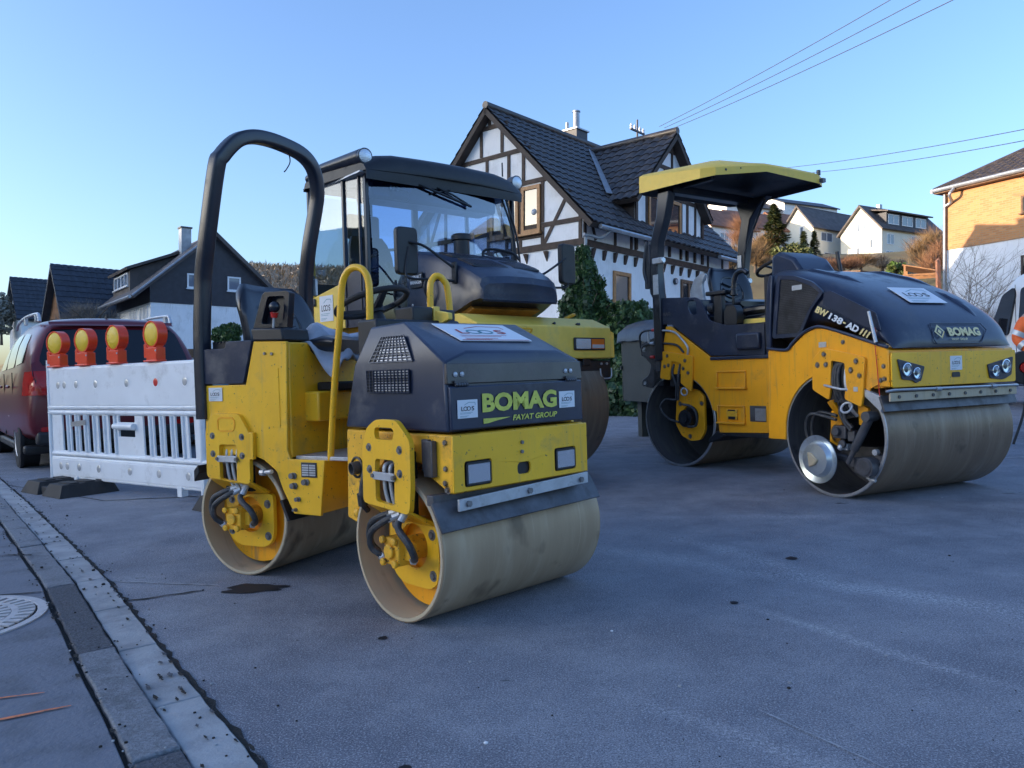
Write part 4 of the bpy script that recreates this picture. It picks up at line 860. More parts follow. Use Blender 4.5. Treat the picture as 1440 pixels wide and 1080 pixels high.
bush('shrub', 'bright green young tree in front of the wooden garden sheds', 'shrub', BP(1262, 398, 47), (0.72, 0.7, 0.62), 2600, 0.15, ['leaf_green', 'leaf_olive'], seed=50, clumps=9, stem=0.25)
bush('shrub', 'dark bare bush in front of the white wall beside the van', 'shrub', TP(17.6, 28.0, 0.2), (1.0, 0.9, 1.75), 9000, 0.008, ['twig_grey'], seed=52, kind='twig', clumps=9, stem=0.0)
b = MB(); rnd = random.Random(77)
def twigtree(b, p, d, L, r, lv):
    q = p+d*L; b.tube([p, (p+q)/2+Vector((rnd.gauss(0, .03), rnd.gauss(0, .03), 0))*L, q], lambda t: r*(1-0.4*t), 5, sub=2)
    if lv > 0:
        for k in range(3):
            dd = (d+Vector((rnd.gauss(0, .55), rnd.gauss(0, .55), rnd.gauss(0.1, .3)))).normalized(); twigtree(b, p.lerp(q, rnd.uniform(0.5, 1)), dd, L*rnd.uniform(0.55, 0.8), r*0.55, lv-1)
for k in range(4): twigtree(b, Vector((k*0.5-0.8, 0, 0)), Vector((rnd.gauss(0, .12), 0, 1)).normalized(), 2.4, 0.035, 4)
rt = empty('bare_sapling', M=Matrix.Translation(Vector((16.75, 28.4, 0)))); tag(rt, 'thin bare saplings against the white wall of the brick house', 'tree'); b.build('trunk', 'twig_grey', rt)
mat('leaf_pale', (0.34, 0.34, 0.31), 0.9, var=0.2)  # grey-pale leaf colour stands in for distance haze
# left: pale tree at the edge, round evergreen, distant bare wood
bush('conifer_tree', 'conifer at the far left edge with haze painted into its pale leaves', 'tree', BP(2, 480, 60), (1.2, 1.2, 1.7), 3500, 0.22, ['leaf_pale'], seed=61, clumps=14)
bush('evergreen_shrub', 'dark green rounded evergreen behind the small roller seat', 'shrub', BP(319, 478, 24), (0.50, 0.5, 0.38), 5000, 0.07, ['leaf_ivy', 'leaf_ivy_light'], seed=62, clumps=12, stem=-0.25)
bush('shrub', 'small leafless bush in front of the left houses', 'shrub', BP(128, 462, 30), (1.6, 0.8, 0.75), 1500, 0.007, ['twig_grey'], seed=63, kind='twig', clumps=8, stem=-0.2)
b = MB(); rnd = random.Random(15)
for i in range(26000):
    az = radians(rnd.uniform(-26, 3)); d = rnd.uniform(170, 330); x, y = d*sin(az), d*cos(az); z = hill_h(x, y)
    if z < 8: continue
    hgt = rnd.uniform(4, 7.5); wd = rnd.uniform(0.5, 1.6); q = Vector((x, y, z-0.5)); m_ = rnd.choice([0, 0, 1, 2])
    b.add([q, q+Vector((0.25, 0, hgt*0.5)), q+Vector((0.05, 0, hgt)), q+Vector((-0.2, 0, hgt*0.5))], [(0, 1, 2, 3)], 2)
    for k in range(3):
        c = q+Vector((rnd.gauss(0, wd*0.6), rnd.gauss(0, wd*0.6), hgt*rnd.uniform(0.45, 1))); e = Vector((rnd.gauss(0, 1), rnd.gauss(0, 1), rnd.gauss(0, 0.6)+1.6)).normalized()*rnd.uniform(0.6, 1.5); s_ = e.orthogonal().normalized()*rnd.uniform(0.10, 0.25)
        b.add([c-e, c+s_, c+e, c-s_], [(0, 1, 2, 3)], m_)
ob = b.build('forest', ['forest', 'twig', 'twig_grey']); ob.matrix_world = TILT; tag(ob, 'far-off bare brown wood on the hill behind the roll bar', kind='stuff')
# garden sheds and fence below the hillside houses
mat('shed_wood', (0.40, 0.20, 0.09), 0.8, var=0.25, vscale=3)
rt = empty('garden_pergola', M=FR(TILT.inverted() @ BP(1287, 398, 44), 30, True)); tag(rt, 'low wooden lean-to with slatted roof left of the brick house', 'shed')
b = MB(); slab(b, [(1.2, -0.9, 0.55), (1.2, 1.4, 0.5), (-0.6, 1.4, 0.95), (-0.6, -0.9, 1.0)], 0.06)
for k in range(8): b.box(-0.6, 1.25, -0.85+k*0.3, -0.79+k*0.3, 0.38, 0.42)
b.build('roof', 'shed_wood', rt)
for x, y in ((1.1, -0.8), (1.1, 1.3), (-0.5, -0.8), (-0.5, 1.3)): b = MB(); b.box(x-0.05, x+0.05, y-0.05, y+0.05, -1.5, 0.6 if x > 0 else 0.9); b.build('post', 'shed_wood', rt)
rt = empty('garden_shed', M=FR(TILT.inverted() @ BP(1240, 402, 46), 60, True)); tag(rt, 'long low wooden garden shed with flat roof above the black hood', 'shed')
b = MB(); b.box(-1.6, 0, -2.2, 2.6, -1.5, 0.55); b.build('wall', 'shed_wood', rt); b = MB(); slab(b, [(0.35, -2.5, 0.72), (0.35, 2.9, 0.62), (-1.8, 2.9, 0.8), (-1.8, -2.5, 0.9)], 0.09); b.build('roof', 'timber_light', rt)
b = MB(); b.box(0.003, 0.03, 0.2, 1.0, -1.0, 0.35); b.build('door', 'timber', rt)
rt = empty('garden_fence', M=FR(TILT.inverted() @ BP(1200, 372, 75), 78, True)); tag(rt, 'brown board fence running below the white hillside houses', 'fence')
b = MB()
for k in range(28): b.box(-0.03, 0.02, -5+k*0.36, -5+k*0.36+0.33, -1, 0.55+0.05*(k % 2))
b.build('board_panel', 'timber_light', rt)
for k in range(5): b = MB(); b.box(0.02, 0.12, -5+k*2.4, -4.88+k*2.4, -1, 0.7); b.build('post', 'timber_light', rt)
rt = empty('red_post', M=Matrix.Translation(BP(1320, 415, 40))); tag(rt, 'reddish-brown timber post beside the downpipe', 'post'); b = MB(); b.box(-0.09, 0.09, -0.09, 0.09, -1, 1.75); b.prism([(-0.12, 1.75), (0.12, 1.75), (0, 1.9)], -0.12, 0.12, 'y'); b.build('shaft', 'roof_red', rt)
# tarpaulin stack behind the barrier, low shed roof behind
mat('tarp_teal', (0.02, 0.17, 0.27), 0.45, var=0.25, vscale=3, bump=0.4, bscale=8)
rt = empty('tarpaulin_cover', M=FR((-5.4, 13.2), 30)); tag(rt, 'teal tarpaulin draped over a stack behind the red car', 'tarpaulin')
b = MB(); n = 40; vs = []
for j in range(13):
    t = j/12
    for i in range(n+1):
        a = i/n; x = -0.9+2.9*a; y = -0.8+1.6*t; z = 1.42-0.9*abs(t-0.5)**3-0.12*a+0.03*sin(9*a+4*t)+0.025*sin(23*a)
        if t < 0.1: z = 0.1+0.7*t/0.1*1.2; y = -0.95+0.04*sin(26*a)
        vs.append((x, y, min(z, 1.5)))
b.add(vs, [(j*(n+1)+i, j*(n+1)+i+1, (j+1)*(n+1)+i+1, (j+1)*(n+1)+i) for j in range(12) for i in range(n)]); ob = b.build('cover', 'tarp_teal', rt, angle=80)
b = MB(); b.box(-0.8, 1.9, -0.75, 0.7, 0, 1.2); b.build('stack', 'timber', rt)
rt = empty('low_wall', M=FR((-6.3, 17.0), 60)); tag(rt, 'low pale wall with dark coping seen behind the roll bar', 'wall'); b = MB(); b.box(0, 0.3, -0.8, 2.4, 0, 1.5); b.build('wall', 'render_white', rt); b = MB(); b.box(-0.2, 0.45, -0.9, 2.5, 1.503, 1.68); b.build('coping', 'timber_light', rt)
# ================================================================ small tandem roller with roll bar (front frame is the object's own frame)
F1 = FR((-0.488, 3.10), 46); RR = F1.inverted() @ FR((-1.397, 3.914), 27)
SR = empty('tandem_roller', M=F1)
tag(SR, 'small yellow tandem roller with open black roll bar and black hood reading BOMAG', 'road roller')
def drum(parent, r, wd, M, m_out, m_in, th=0.018, n=96, chip=True, label=None):
    b = MB(); b.lathe([(r, 0.004), (r, wd-0.004), (r-0.005, wd), (r-th, wd), (r-th, 0), (r-0.005, 0)], (0, 0, r), (0, 1, 0), n, close=True)
    for k, mm_ in enumerate(b.m):
        j = k//n; b.m[k] = 1 if j in (3,) else (2 if j in (2, 4) else 0)
    b.lathe([(r-th, 0.34), (r-th-0.001, 0.352), (0.02, 0.352), (0.02, 0.34)], (0, 0, r), (0, 1, 0), n, m=1, close=True)
    b.lathe([(r-th, wd-0.352), (r-th-0.001, wd-0.34), (0.02, wd-0.34), (0.02, wd-0.352)], (0, 0, r), (0, 1, 0), n, m=1, close=True)
    o = b.build('drum', [m_out, m_in, 'steel_dark' if m_out != 'drum_tan' else m_in], parent, M=M, angle=30)
    if label: o['label'] = label
    return o
def bolts(parent, pts, r=0.011, y=-0.035, M=None, mt='bolt', washer=True):
    for x, z in pts:
        b = MB(); 
        if washer: b.cyl((x, y+0.004, z), (x, y, z), r*1.6, n=14)
        b.cyl((x, y+0.001, z), (x, y-0.008, z), r, r*0.9, n=6); b.build('bolt', mt, parent, M=M)
def support(parent, M, outline, slot, win, clampz, bl, slot_open=True, dx=0.0):
    """yellow bolted drum support with handle slot, hose window, lower motor plate, motor and hoses"""
    b = MB(); holes = [rpoly(win, 0.018)]
    if slot_open: holes.append(rpoly(slot, 0.02))
    b.prism(rpoly(outline, 0.025), -0.045, -0.022, 'y', holes)
    b.build('support_plate', 'yellow', parent, M=M, bevel=0.003)
    if not slot_open:
        b = MB(); b.prism(rpoly(slot, 0.02), -0.0445, -0.034, 'y'); b.prism(rpoly([(p[0]*1.0, p[1]) for p in slot], 0.02), -0.0475, -0.0455, 'y', [rpoly([(slot[0][0]+0.008, slot[0][1]+0.008), (slot[1][0]-0.008, slot[1][1]+0.008), (slot[2][0]-0.008, slot[2][1]-0.008), (slot[3][0]+0.008, slot[3][1]-0.008)], 0.018)]); b.build('blanked_slot', 'orange_yellow', parent, M=M)
    z0 = min(p[1] for p in outline); x0 = min(p[0] for p in outline if p[1] < z0+0.06); x1 = max(p[0] for p in outline if p[1] < z0+0.06)
    zb = z0+0.02
    b = MB(); b.hexa([(x0+0.01, -0.042, zb), (x1, -0.042, zb-0.012), (x1, -0.024, zb-0.012), (x0+0.01, -0.024, zb), (x0+0.02, 0.075, zb-0.085), (x1, 0.075, zb-0.085), (x1, 0.10, zb-0.075), (x0+0.02, 0.10, zb-0.075)])
    b.build('bracket', 'yellow', parent, M=M, bevel=0.004)
    # dark channel behind the window with pipes
    wx0, wx1 = win[0][0], win[1][0]; wz1, wz0 = win[0][1], win[2][1]
    b = MB(); b.box(wx0-0.03, wx1+0.03, 0.02, 0.045, wz0-0.05, wz1+0.03); b.build('recess', 'plastic_black', parent, M=M)
    for k in range(3):
        x = wx0+0.028+k*(wx1-wx0-0.05)/2
        b = MB(); b.tube([(x, 0.02, wz1-0.02), (x, -0.016, wz1-0.03), (x, -0.02, (wz0+wz1)/2), (x+0.01, -0.016, wz0+0.02), (x+0.035-k*0.01, 0.0, wz0-0.05)], 0.0085, 8); b.build('hydraulic_pipe', 'galv', parent, M=M)
    b = MB(); b.box(wx0-0.005, wx1+0.005, -0.056, -0.046, clampz-0.016, clampz+0.016); cl = b.build('pipe_clamp', 'galv', parent, M=M, bevel=0.002)
    for x in (wx0-0.004, wx1+0.004): b = MB(); b.cyl((x, -0.045, clampz), (x, -0.062, clampz), 0.009, n=8); b.build('bolt', 'bolt', cl, M=M)
    bolts(parent, bl, y=-0.046, M=M)
    # lower plate, motor
    cx, cz = dx, 0.29; pl = [(cx-0.165, 0.40), (cx-0.165, 0.22), (cx-0.14, 0.165), (cx-0.08, 0.13), (cx+0.10, 0.13), (cx+0.15, 0.16), (cx+0.165, 0.22), (cx+0.165, 0.41)]
    b = MB(); b.prism(rpoly(pl, 0.03), 0.078, 0.102, 'y', [circ(cx-0.0, cz+0.005, 0.092, 28)]); b.build('motor_plate', 'yellow', parent, M=M, bevel=0.003)
    b = MB(); b.cyl((cx, 0.14, 0.30), (cx, 0.16, 0.30), 0.262, n=64); b.cyl((cx, 0.118, 0.30), (cx, 0.14, 0.30), 0.11, n=40); b.build('flange', 'orange_yellow', parent, M=M)
    bolts(parent, [(cx-0.13, 0.205), (cx+0.125, 0.19), (cx-0.125, 0.37), (cx+0.125, 0.355)], r=0.014, y=0.077, M=M)
    b = MB(); b.cyl((cx-0.0, 0.12, cz), (cx-0.0, 0.02, cz), 0.052, 0.05, n=20); b.build('shaft_housing', 'yellow_worn', parent, M=M)
    b = MB(); b.box(cx-0.055, cx+0.045, -0.03, 0.045, cz-0.055, cz+0.055); b.box(cx+0.03, cx+0.075, 0.0, 0.04, cz-0.035, cz+0.035)
    for qx, qz in ((-0.045, 0.045), (0.035, 0.045), (-0.045, -0.045), (0.035, -0.045)): b.cyl((cx+qx-0.005, -0.03, cz+qz), (cx+qx-0.005, -0.048, cz+qz), 0.016, n=10)
    b.cyl((cx-0.01, -0.03, cz), (cx-0.01, -0.045, cz), 0.03, n=12); mo = b.build('drive_motor', 'yellow_worn', parent, M=M, bevel=0.005)
    for pts in ([(wx1-0.06, 0.0, wz0-0.03), (cx-0.07, -0.03, 0.425), (cx-0.145, -0.03, 0.385), (cx-0.15, -0.03, 0.31), (cx-0.105, -0.02, 0.272)],
                [(wx1-0.03, -0.01, wz0-0.04), (cx-0.03, -0.045, 0.41), (cx-0.105, -0.055, 0.36), (cx-0.115, -0.05, 0.30), (cx-0.09, -0.02, 0.262)],
                [(wx1+0.01, 0.0, wz0-0.02), (cx+0.06, -0.04, 0.40), (cx+0.14, -0.05, 0.345), (cx+0.15, -0.03, 0.29), (cx+0.105, 0.0, 0.268)]):
        b = MB(); b.tube(pts, 0.0145, 10); b.build('hydraulic_hose', 'hose', parent, M=M)
        a, c = Vector(pts[-1]), Vector(pts[-2]); d = (a-c).normalized(); b = MB(); b.cyl(a-d*0.02, a+d*0.035, 0.012, n=10); b.cyl(a+d*0.01, a+d*0.03, 0.018, n=6)
        b.build('hose_fitting', 'galv', parent, M=M); b = MB(); a2 = Vector(pts[0]); d2 = (Vector(pts[1])-a2).normalized(); b.cyl(a2-d2*0.01, a2+d2*0.05, 0.016, n=10); b.build('hose_fitting', 'galv', parent, M=M)
I4 = Matrix.Identity(4)
drum(SR, 0.30, 0.93, I4, 'drum_tan', 'drum_in', label='tan steel front drum'); drum(SR, 0.30, 0.93, RR, 'drum_tan', 'drum_in', label='tan steel rear drum')
PL = [(-0.163, 0.475), (-0.158, 0.705), (-0.125, 0.785), (-0.055, 0.822), (0.084, 0.822), (0.172, 0.744), (0.170, 0.562), (0.155, 0.455)]
support(SR, I4, PL, [(-0.065, 0.79), (0.067, 0.79), (0.067, 0.742), (-0.065, 0.742)], [(-0.067, 0.662), (0.067, 0.662), (0.060, 0.480), (-0.070, 0.490)], 0.595, [(-0.107, 0.707), (0.104, 0.705), (-0.107, 0.617), (0.102, 0.612)], dx=0.01)
PR = [(-0.195, 0.50), (-0.195, 0.744), (-0.150, 0.829), (0.040, 0.829), (0.112, 0.731), (0.108, 0.475)]
support(SR, RR, PR, [(-0.107, 0.805), (0.019, 0.805), (0.019, 0.746), (-0.107, 0.746)], [(-0.1, 0.672), (0.023, 0.672), (0.017, 0.478), (-0.101, 0.490)], 0.600, [(-0.145, 0.716), (0.06, 0.712), (-0.145, 0.624), (0.06, 0.618)], slot_open=False, dx=-0.03)
# far-side supports
for M_, x0 in ((I4, -0.15), (RR, -0.18)):
    b = MB(); b.prism([(x0, 0.2), (x0, 0.72), (x0+0.08, 0.8), (x0+0.24, 0.8), (x0+0.31, 0.7), (x0+0.31, 0.2)], 0.945, 0.965, 'y'); b.build('support_plate', 'yellow', SR, M=M_, bevel=0.003)
# front chassis
b = MB()
b.prism([(-0.41, 0.765), (-0.425, 0.37), (-0.34, 0.35), (-0.26, 0.50), (-0.22, 0.565), (-0.12, 0.635), (0.0, 0.645), (0.14, 0.645), (0.17, 0.60), (0.30, 0.54), (0.325, 0.54), (0.325, 0.765)], 0.04, 0.80, 'y', m=0)
b.build('front_frame', 'yellow_worn', SR, bevel=0.008)
b = MB()   # headlight panel with its openings
b.prism([(0.03, 0.548), (0.80, 0.548), (0.80, 0.762), (0.03, 0.762)], 0.330, 0.342, 'x', [rpoly([(0.085, 0.563), (0.224, 0.563), (0.224, 0.661), (0.085, 0.661)], 0.012), rpoly([(0.366, 0.580), (0.442, 0.580), (0.442, 0.628), (0.366, 0.628)], 0.02, 5), rpoly([(0.588, 0.568), (0.722, 0.568), (0.722, 0.665), (0.588, 0.665)], 0.012)])
b.build('front_panel', 'yellow', SR, bevel=0.003)
b = MB(); b.box(0.3262, 0.3285, 0.06, 0.78, 0.555, 0.70); b.build('panel_backing', 'plastic_black', SR)
for y0, y1, z0, z1 in ((0.090, 0.219, 0.568, 0.656), (0.593, 0.717, 0.573, 0.660)):
    b = MB(); b.prism(rpoly([(y0, z0), (y1, z0), (y1, z1), (y0, z1)], 0.012), 0.3288, 0.346, 'x', [rpoly([(y0+0.009, z0+0.009), (y1-0.009, z0+0.009), (y1-0.009, z1-0.009), (y0+0.009, z1-0.009)], 0.01)]); h = b.build('headlight', 'plastic_black', SR, bevel=0.001)
    b = MB(); n = 18
    for k in range(n):
        a0 = y0+0.008+(y1-y0-0.016)*k/n; a1 = y0+0.008+(y1-y0-0.016)*(k+1)/n; am = (a0+a1)/2
        b.add([(0.343, a0, z0+0.008), (0.349, am, z0+0.008), (0.343, a1, z0+0.008), (0.343, a0, z1-0.008), (0.349, am, z1-0.008), (0.343, a1, z1-0.008)], [(0, 1, 4, 3), (1, 2, 5, 4)])
    b.build('lens', 'lamp_ribbed', h)
for y, z in ((0.392, 0.71), (0.390, 0.672)): b = MB(); b.cyl((0.342, y, z), (0.350, y, z), 0.008, n=6); b.build('bolt', 'bolt', SR)
bolts(SR, [(0.285, 0.735), (0.215, 0.675), (0.285, 0.635), (0.280, 0.58), (0.29, 0.555)], r=0.011, y=0.04, washer=True)
b = MB(); b.box(0.16, 0.20, 0.020, 0.040, 0.62, 0.745); b.box(0.18, 0.235, 0.012, 0.038, 0.60, 0.74); b.build('grab_bracket', 'steel_dark', SR, bevel=0.003)
# exhaust and hose on the side
b = MB(); b.lathe([(0.048, 0), (0.048, -0.006), (0.040, -0.008), (0.036, 0.03), (0.001, 0.03)], (-0.33, 0.04, 0.60), (0, 1, 0), 24); b.build('exhaust_opening', 'plastic_black', SR)
b = MB(); b.lathe([(0.022, 0.03), (0.022, -0.035), (0.028, -0.035), (0.028, 0.03)], (-0.325, 0.04, 0.60), (0.1, 1, 0.1), 20); b.build('exhaust_pipe', 'steel_dark', SR)
b = MB(); b.tube([(-0.20, 0.0, 0.60), (-0.205, -0.01, 0.56), (-0.22, -0.012, 0.50), (-0.23, 0.0, 0.46)], 0.016, 10); b.cyl((-0.225, -0.012, 0.5), (-0.235, 0.0, 0.45), 0.021, n=8); b.cyl((-0.235, 0.0, 0.45), (-0.245, 0.03, 0.42), 0.013, n=8); b.build('hydraulic_hose', 'hose', SR)
for x, z in ((-0.30, 0.44), (-0.33, 0.40)): b = MB(); b.ball((x, 0.03, z), 0.022, 10, sc=(1, 0.7, 1)); b.build('grease_fitting', 'yellow_worn', SR)
# scraper: galvanised strip and dark rubber blade
b = MB(); b.hexa([(0.285, -0.04, 0.500), (0.345, -0.04, 0.405), (0.345, 0.87, 0.420), (0.285, 0.87, 0.515), (0.29, -0.04, 0.515), (0.352, -0.04, 0.410), (0.352, 0.87, 0.425), (0.29, 0.87, 0.525)])
b.box(0.25, 0.29, -0.03, 0.86, 0.50, 0.54); b.build('scraper_blade', 'steel_dark', SR, bevel=0.002)
b = MB(); b.hexa([(0.330, 0.046, 0.477), (0.343, 0.046, 0.477), (0.343, 0.79, 0.497), (0.330, 0.79, 0.497), (0.330, 0.046, 0.522), (0.343, 0.046, 0.522), (0.343, 0.79, 0.545), (0.330, 0.79, 0.545)])
b.xf(Matrix.Translation((0.008, 0, 0))); sb = b.build('scraper_strip', 'galv', SR, bevel=0.002)
for y in (0.09, 0.42, 0.74): b = MB(); z = 0.50+0.022*y; b.cyl((0.35, y, z), (0.361, y, z), 0.013, n=6); b.build('bolt', 'bolt', sb)
# hood
V = {}
V['bl'] = (-0.398, 0.028, 0.775); V['fl'] = (0.318, 0.028, 0.775); V['bm'] = (-0.312, 0.028, 1.045); V['fm'] = (0.303, 0.035, 1.040)
V['bt'] = (-0.245, 0.075, 1.209); V['at'] = (-0.031, 0.095, 1.220); V['ft'] = (0.288, 0.165, 1.084)
Y2 = 0.84
for k in list(V): x, y, z = V[k]; V[k+'r'] = (x, Y2-y, z)
V['btr'] = (-0.245, Y2-0.075, 1.215)
b = MB(); names = list(V); idx = {k: i for i, k in enumerate(names)}
F4 = [('bl', 'fl', 'fm', 'bm'), ('bm', 'fm', 'at', 'bt'), ('at', 'fm', 'ft'), ('at', 'ft', 'ftr', 'atr'), ('ft', 'fm', 'fmr', 'ftr'), ('bt', 'at', 'atr', 'btr'), ('blr', 'flr', 'fmr', 'bmr'), ('bmr', 'fmr', 'atr', 'btr'), ('atr', 'fmr', 'ftr'),
      ('bl', 'bm', 'bmr', 'blr'), ('bm', 'bt', 'btr', 'bmr'), ('bl', 'fl', 'flr', 'blr')]
b.add([V[k] for k in names], [tuple(idx[q] for q in f) for f in F4])
b.add([V['fl'], V['flr'], V['fmr'], V['fm']], [(0, 1, 2, 3)])
b.build('hood', 'hood', SR, bevel=0.010, seg=3)
b = MB(); b.hexa([(0.300, 0.032, 0.958), (0.318, 0.032, 0.958), (0.318, 0.808, 0.958), (0.300, 0.808, 0.958), (0.298, 0.036, 1.036), (0.311, 0.036, 1.036), (0.311, 0.804, 1.036), (0.298, 0.804, 1.036)]); b.build('hood_lip', 'hood_brown', SR, bevel=0.003)
b = MB(); b.hexa([(0.318, 0.036, 0.782), (0.332, 0.036, 0.782), (0.332, 0.79, 0.776), (0.318, 0.79, 0.776), (0.312, 0.036, 0.948), (0.330, 0.036, 0.948), (0.330, 0.79, 0.953), (0.312, 0.79, 0.953)]); fc = b.build('front_cover', 'hood', SR, bevel=0.005)
for y in (0.074, 0.107, 0.699, 0.732): b = MB(); b.ball((0.317, y, 0.994), 0.011, 10, sc=(0.6, 1, 1)); b.build('bolt', 'galv', SR)
for y in (0.062, 0.69):
    b = MB()
    for k in range(5): b.cyl((0.330, y+k*0.013, 0.955), (0.330, y+k*0.013+0.010, 0.955), 0.007, n=8)
    b.box(0.322, 0.328, y, y+0.062, 0.955, 0.972); b.build('hinge', 'steel_dark', SR)
# side grilles: raised frame of bars with pale fins behind
plow = lambda x, z, o: (x, 0.028-o, z)
def pup(x, z, o):
    # plane of the upper flank through bm, fm, bt
    P0 = Vector(V['bm']); n_ = (Vector(V['fm'])-P0).cross(Vector(V['bt'])-P0).normalized()
    if n_.y > 0: n_ = -n_
    y = P0.y - (n_.x*(x-P0.x)+n_.z*(z-P0.z))/n_.y; return tuple(Vector((x, y, z))+n_*o)
def grille(pl, poly_x, z0, z1, nx, nz):
    """poly_x(z) -> (x0, x1)"""
    f = lambda xa, xb, za, zb, d0, d1, b, m=0: b.hexa([pl(xa(za), za, d0), pl(xb(za), za, d0), pl(xb(zb), zb, d0), pl(xa(zb), zb, d0), pl(xa(za), za, d1), pl(xb(za), za, d1), pl(xb(zb), zb, d1), pl(xa(zb), zb, d1)], m)
    X = lambda t, e=0: (lambda z: poly_x(z)[0]+(poly_x(z)[1]-poly_x(z)[0])*t+e)
    b = MB(); f(X(0), X(1), z0, z1, -0.001, 0.0015, b); rec = b.build('grille', 'plastic_black', SR)
    b = MB(); n = int((z1-z0)/0.011)
    for k in range(n): za = z0+0.006+k*0.011; f(X(0.16), X(0.97), za, za+0.0045, 0.0017, 0.003, b)
    b.build('radiator_fins', 'galv', rec)
    b = MB()
    for k in range(nx+1): t = k/nx; f(X(t, -0.0018), X(t, 0.0018), z0, z1, 0.0032, 0.0075, b)
    for k in range(nz+1): z = z0+(z1-z0)*k/nz; f(X(0), X(1), z-0.0018, z+0.0018, 0.0032, 0.0068, b)
    b.build('grille_bars', 'hood', rec)
grille(plow, lambda z: (-0.208, 0.090), 0.928, 1.020, 12, 7)
grille(pup, lambda z: (-0.195+(z-1.05)*0.50, 0.108-(z-1.05)*0.86), 1.052, 1.160, 9, 7)
# lettering on the front cover
X_, Y_ = (0, 1, 0), (0, 0, 1)
def ftext(s, y0, y1, z0, z1, m, bold=0.02, shear=0.0, x=0.3335, hor=X_): return text(s, 'lettering', m, fc, (x, y0, z0), hor, Y_, y1-y0, z1-z0, bold=bold, shear=shear, ext=0.0015)
ftext('BOMAG', 0.191, 0.618, 0.842, 0.917, 'decal_yellow', bold=0.045); ftext('FAYAT GROUP', 0.354, 0.618, 0.801, 0.824, 'decal_yellow', bold=0.03, shear=0.2)
b = MB(); b.prism([(0.195, 0.798), (0.22, 0.799), (0.26, 0.806), (0.343, 0.817), (0.195, 0.818)], 0.3335, 0.3350, 'x'); b.build('stripe', 'decal_yellow', fc)
loos_sheet(SR, (0.3340, 0.065, 0.826), X_, Y_, 0.100, 0.070); loos_sheet(SR, (0.3340, 0.634, 0.836), X_, Y_, 0.098, 0.071)
# big sheet lying on the hood top
tx = Vector(V['ft'])-Vector(V['at']); tx = Vector((tx.x, 0, tx.z)).normalized(); o_ = Vector((0.189, 0.215, 1.126)); nn_ = Vector((0, 1, 0)).cross(-tx)
loos_sheet(SR, o_+nn_*0.004, (0, 1, 0), -tx, 0.41, 0.205, big=True)
# articulation block between the frames
b = MB(); b.box(-0.58, -0.38, 0.30, 0.62, 0.36, 0.62); b.cyl((-0.56, 0.46, 0.30), (-0.56, 0.46, 0.66), 0.07, n=20); b.build('articulation_joint', 'yellow_worn', SR, bevel=0.01)
# steering column console behind the hood, dash box with orange catch
b = MB(); b.box(-0.42, -0.27, 0.12, 0.60, 0.765, 1.25); b.build('bulkhead', 'plastic_black', SR, bevel=0.01)
b = MB(); b.box(-0.44, -0.30, 0.345, 0.465, 1.215, 1.315); b.box(-0.44, -0.30, 0.505, 0.60, 1.215, 1.305); b.build('control_box', 'plastic_black', SR, bevel=0.008)
b = MB(); b.box(-0.445, -0.295, 0.468, 0.502, 1.22, 1.318); b.prism([(-0.30, 1.30), (-0.20, 1.28), (-0.20, 1.25), (-0.30, 1.22)], 0.475, 0.50, 'y'); b.build('catch', 'yellow_pale', SR, bevel=0.004)
b = MB(); b.cyl((-0.48, 0.28, 1.23), (-0.48, 0.28, 1.26), 0.022, n=12); b.build('emergency_button', 'red', SR)
# ---- rear frame (RR frame)
b = MB()
body = [(-0.216, 0.974), (0.078, 0.974), (0.140, 1.188), (0.355, 1.180), (0.337, 0.649), (0.355, 0.605), (0.568, 0.604), (0.535, 0.336), (0.368, 0.339), (0.300, 0.455), (0.262, 0.545), (0.185, 0.595), (0.138, 0.610), (0.0, 0.62), (-0.13, 0.60), (-0.215, 0.52)]
b.prism(body, -0.022, -0.003, 'y'); b.build('side_panel', 'yellow', SR, M=RR, bevel=0.004)
b = MB(); b.prism([(0.140, 0.61), (0.140, 1.185), (0.352, 1.176), (0.352, 0.61)], -0.002, 0.88, 'y'); b.build('seat_base', 'yellow', SR, M=RR, bevel=0.006)
b = MB(); b.prism([(-0.24, 0.62), (-0.24, 0.97), (0.139, 0.97), (0.139, 0.62)], -0.001, 0.90, 'y'); b.build('rear_body', 'yellow', SR, M=RR, bevel=0.01)
b = MB(); b.prism([(0.353, 0.40), (0.353, 0.598), (0.56, 0.598), (0.53, 0.345), (0.40, 0.345)], -0.002, 0.85, 'y'); b.build('step_box', 'yellow', SR, M=RR, bevel=0.004)
b = MB(); b.box(0.356, 0.80, 0.015, 0.86, 0.599, 0.618); b.build('footplate', 'galv', SR, M=RR, bevel=0.003)
b = MB(); b.prism([(0.57, 0.36), (0.57, 0.70), (0.72, 0.70), (0.78, 0.60), (0.74, 0.36)], 0.22, 0.70, 'y'); b.build('front_plate', 'yellow_worn', SR, M=RR, bevel=0.006)
b = MB(); b.box(0.22, 0.30, -0.0245, -0.0225, 0.76, 1.05); b.build('access_cover', 'yellow', SR, M=RR)
b = MB(); b.box(0.10, 0.135, -0.045, -0.023, 0.60, 0.735); b.build('hinge', 'yellow', SR, M=RR, bevel=0.003)
for x, z, r in ((0.369, 0.525, 0.016), (0.372, 0.476, 0.016), (0.447, 0.497, 0.016), (0.396, 0.412, 0.012), (0.377, 0.36, 0.009)):
    b = MB(); b.cyl((x, -0.022, z), (x, -0.040, z), r, r*0.85, n=12); b.cyl((x+r*0.6, -0.022, z), (x+r*0.6, -0.028, z), r*1.0, n=12); b.build('bolt', 'bolt', SR, M=RR)
bolts(SR, [(0.215, 1.125), (0.262, 1.122)], r=0.008, y=-0.022, M=RR, washer=False)
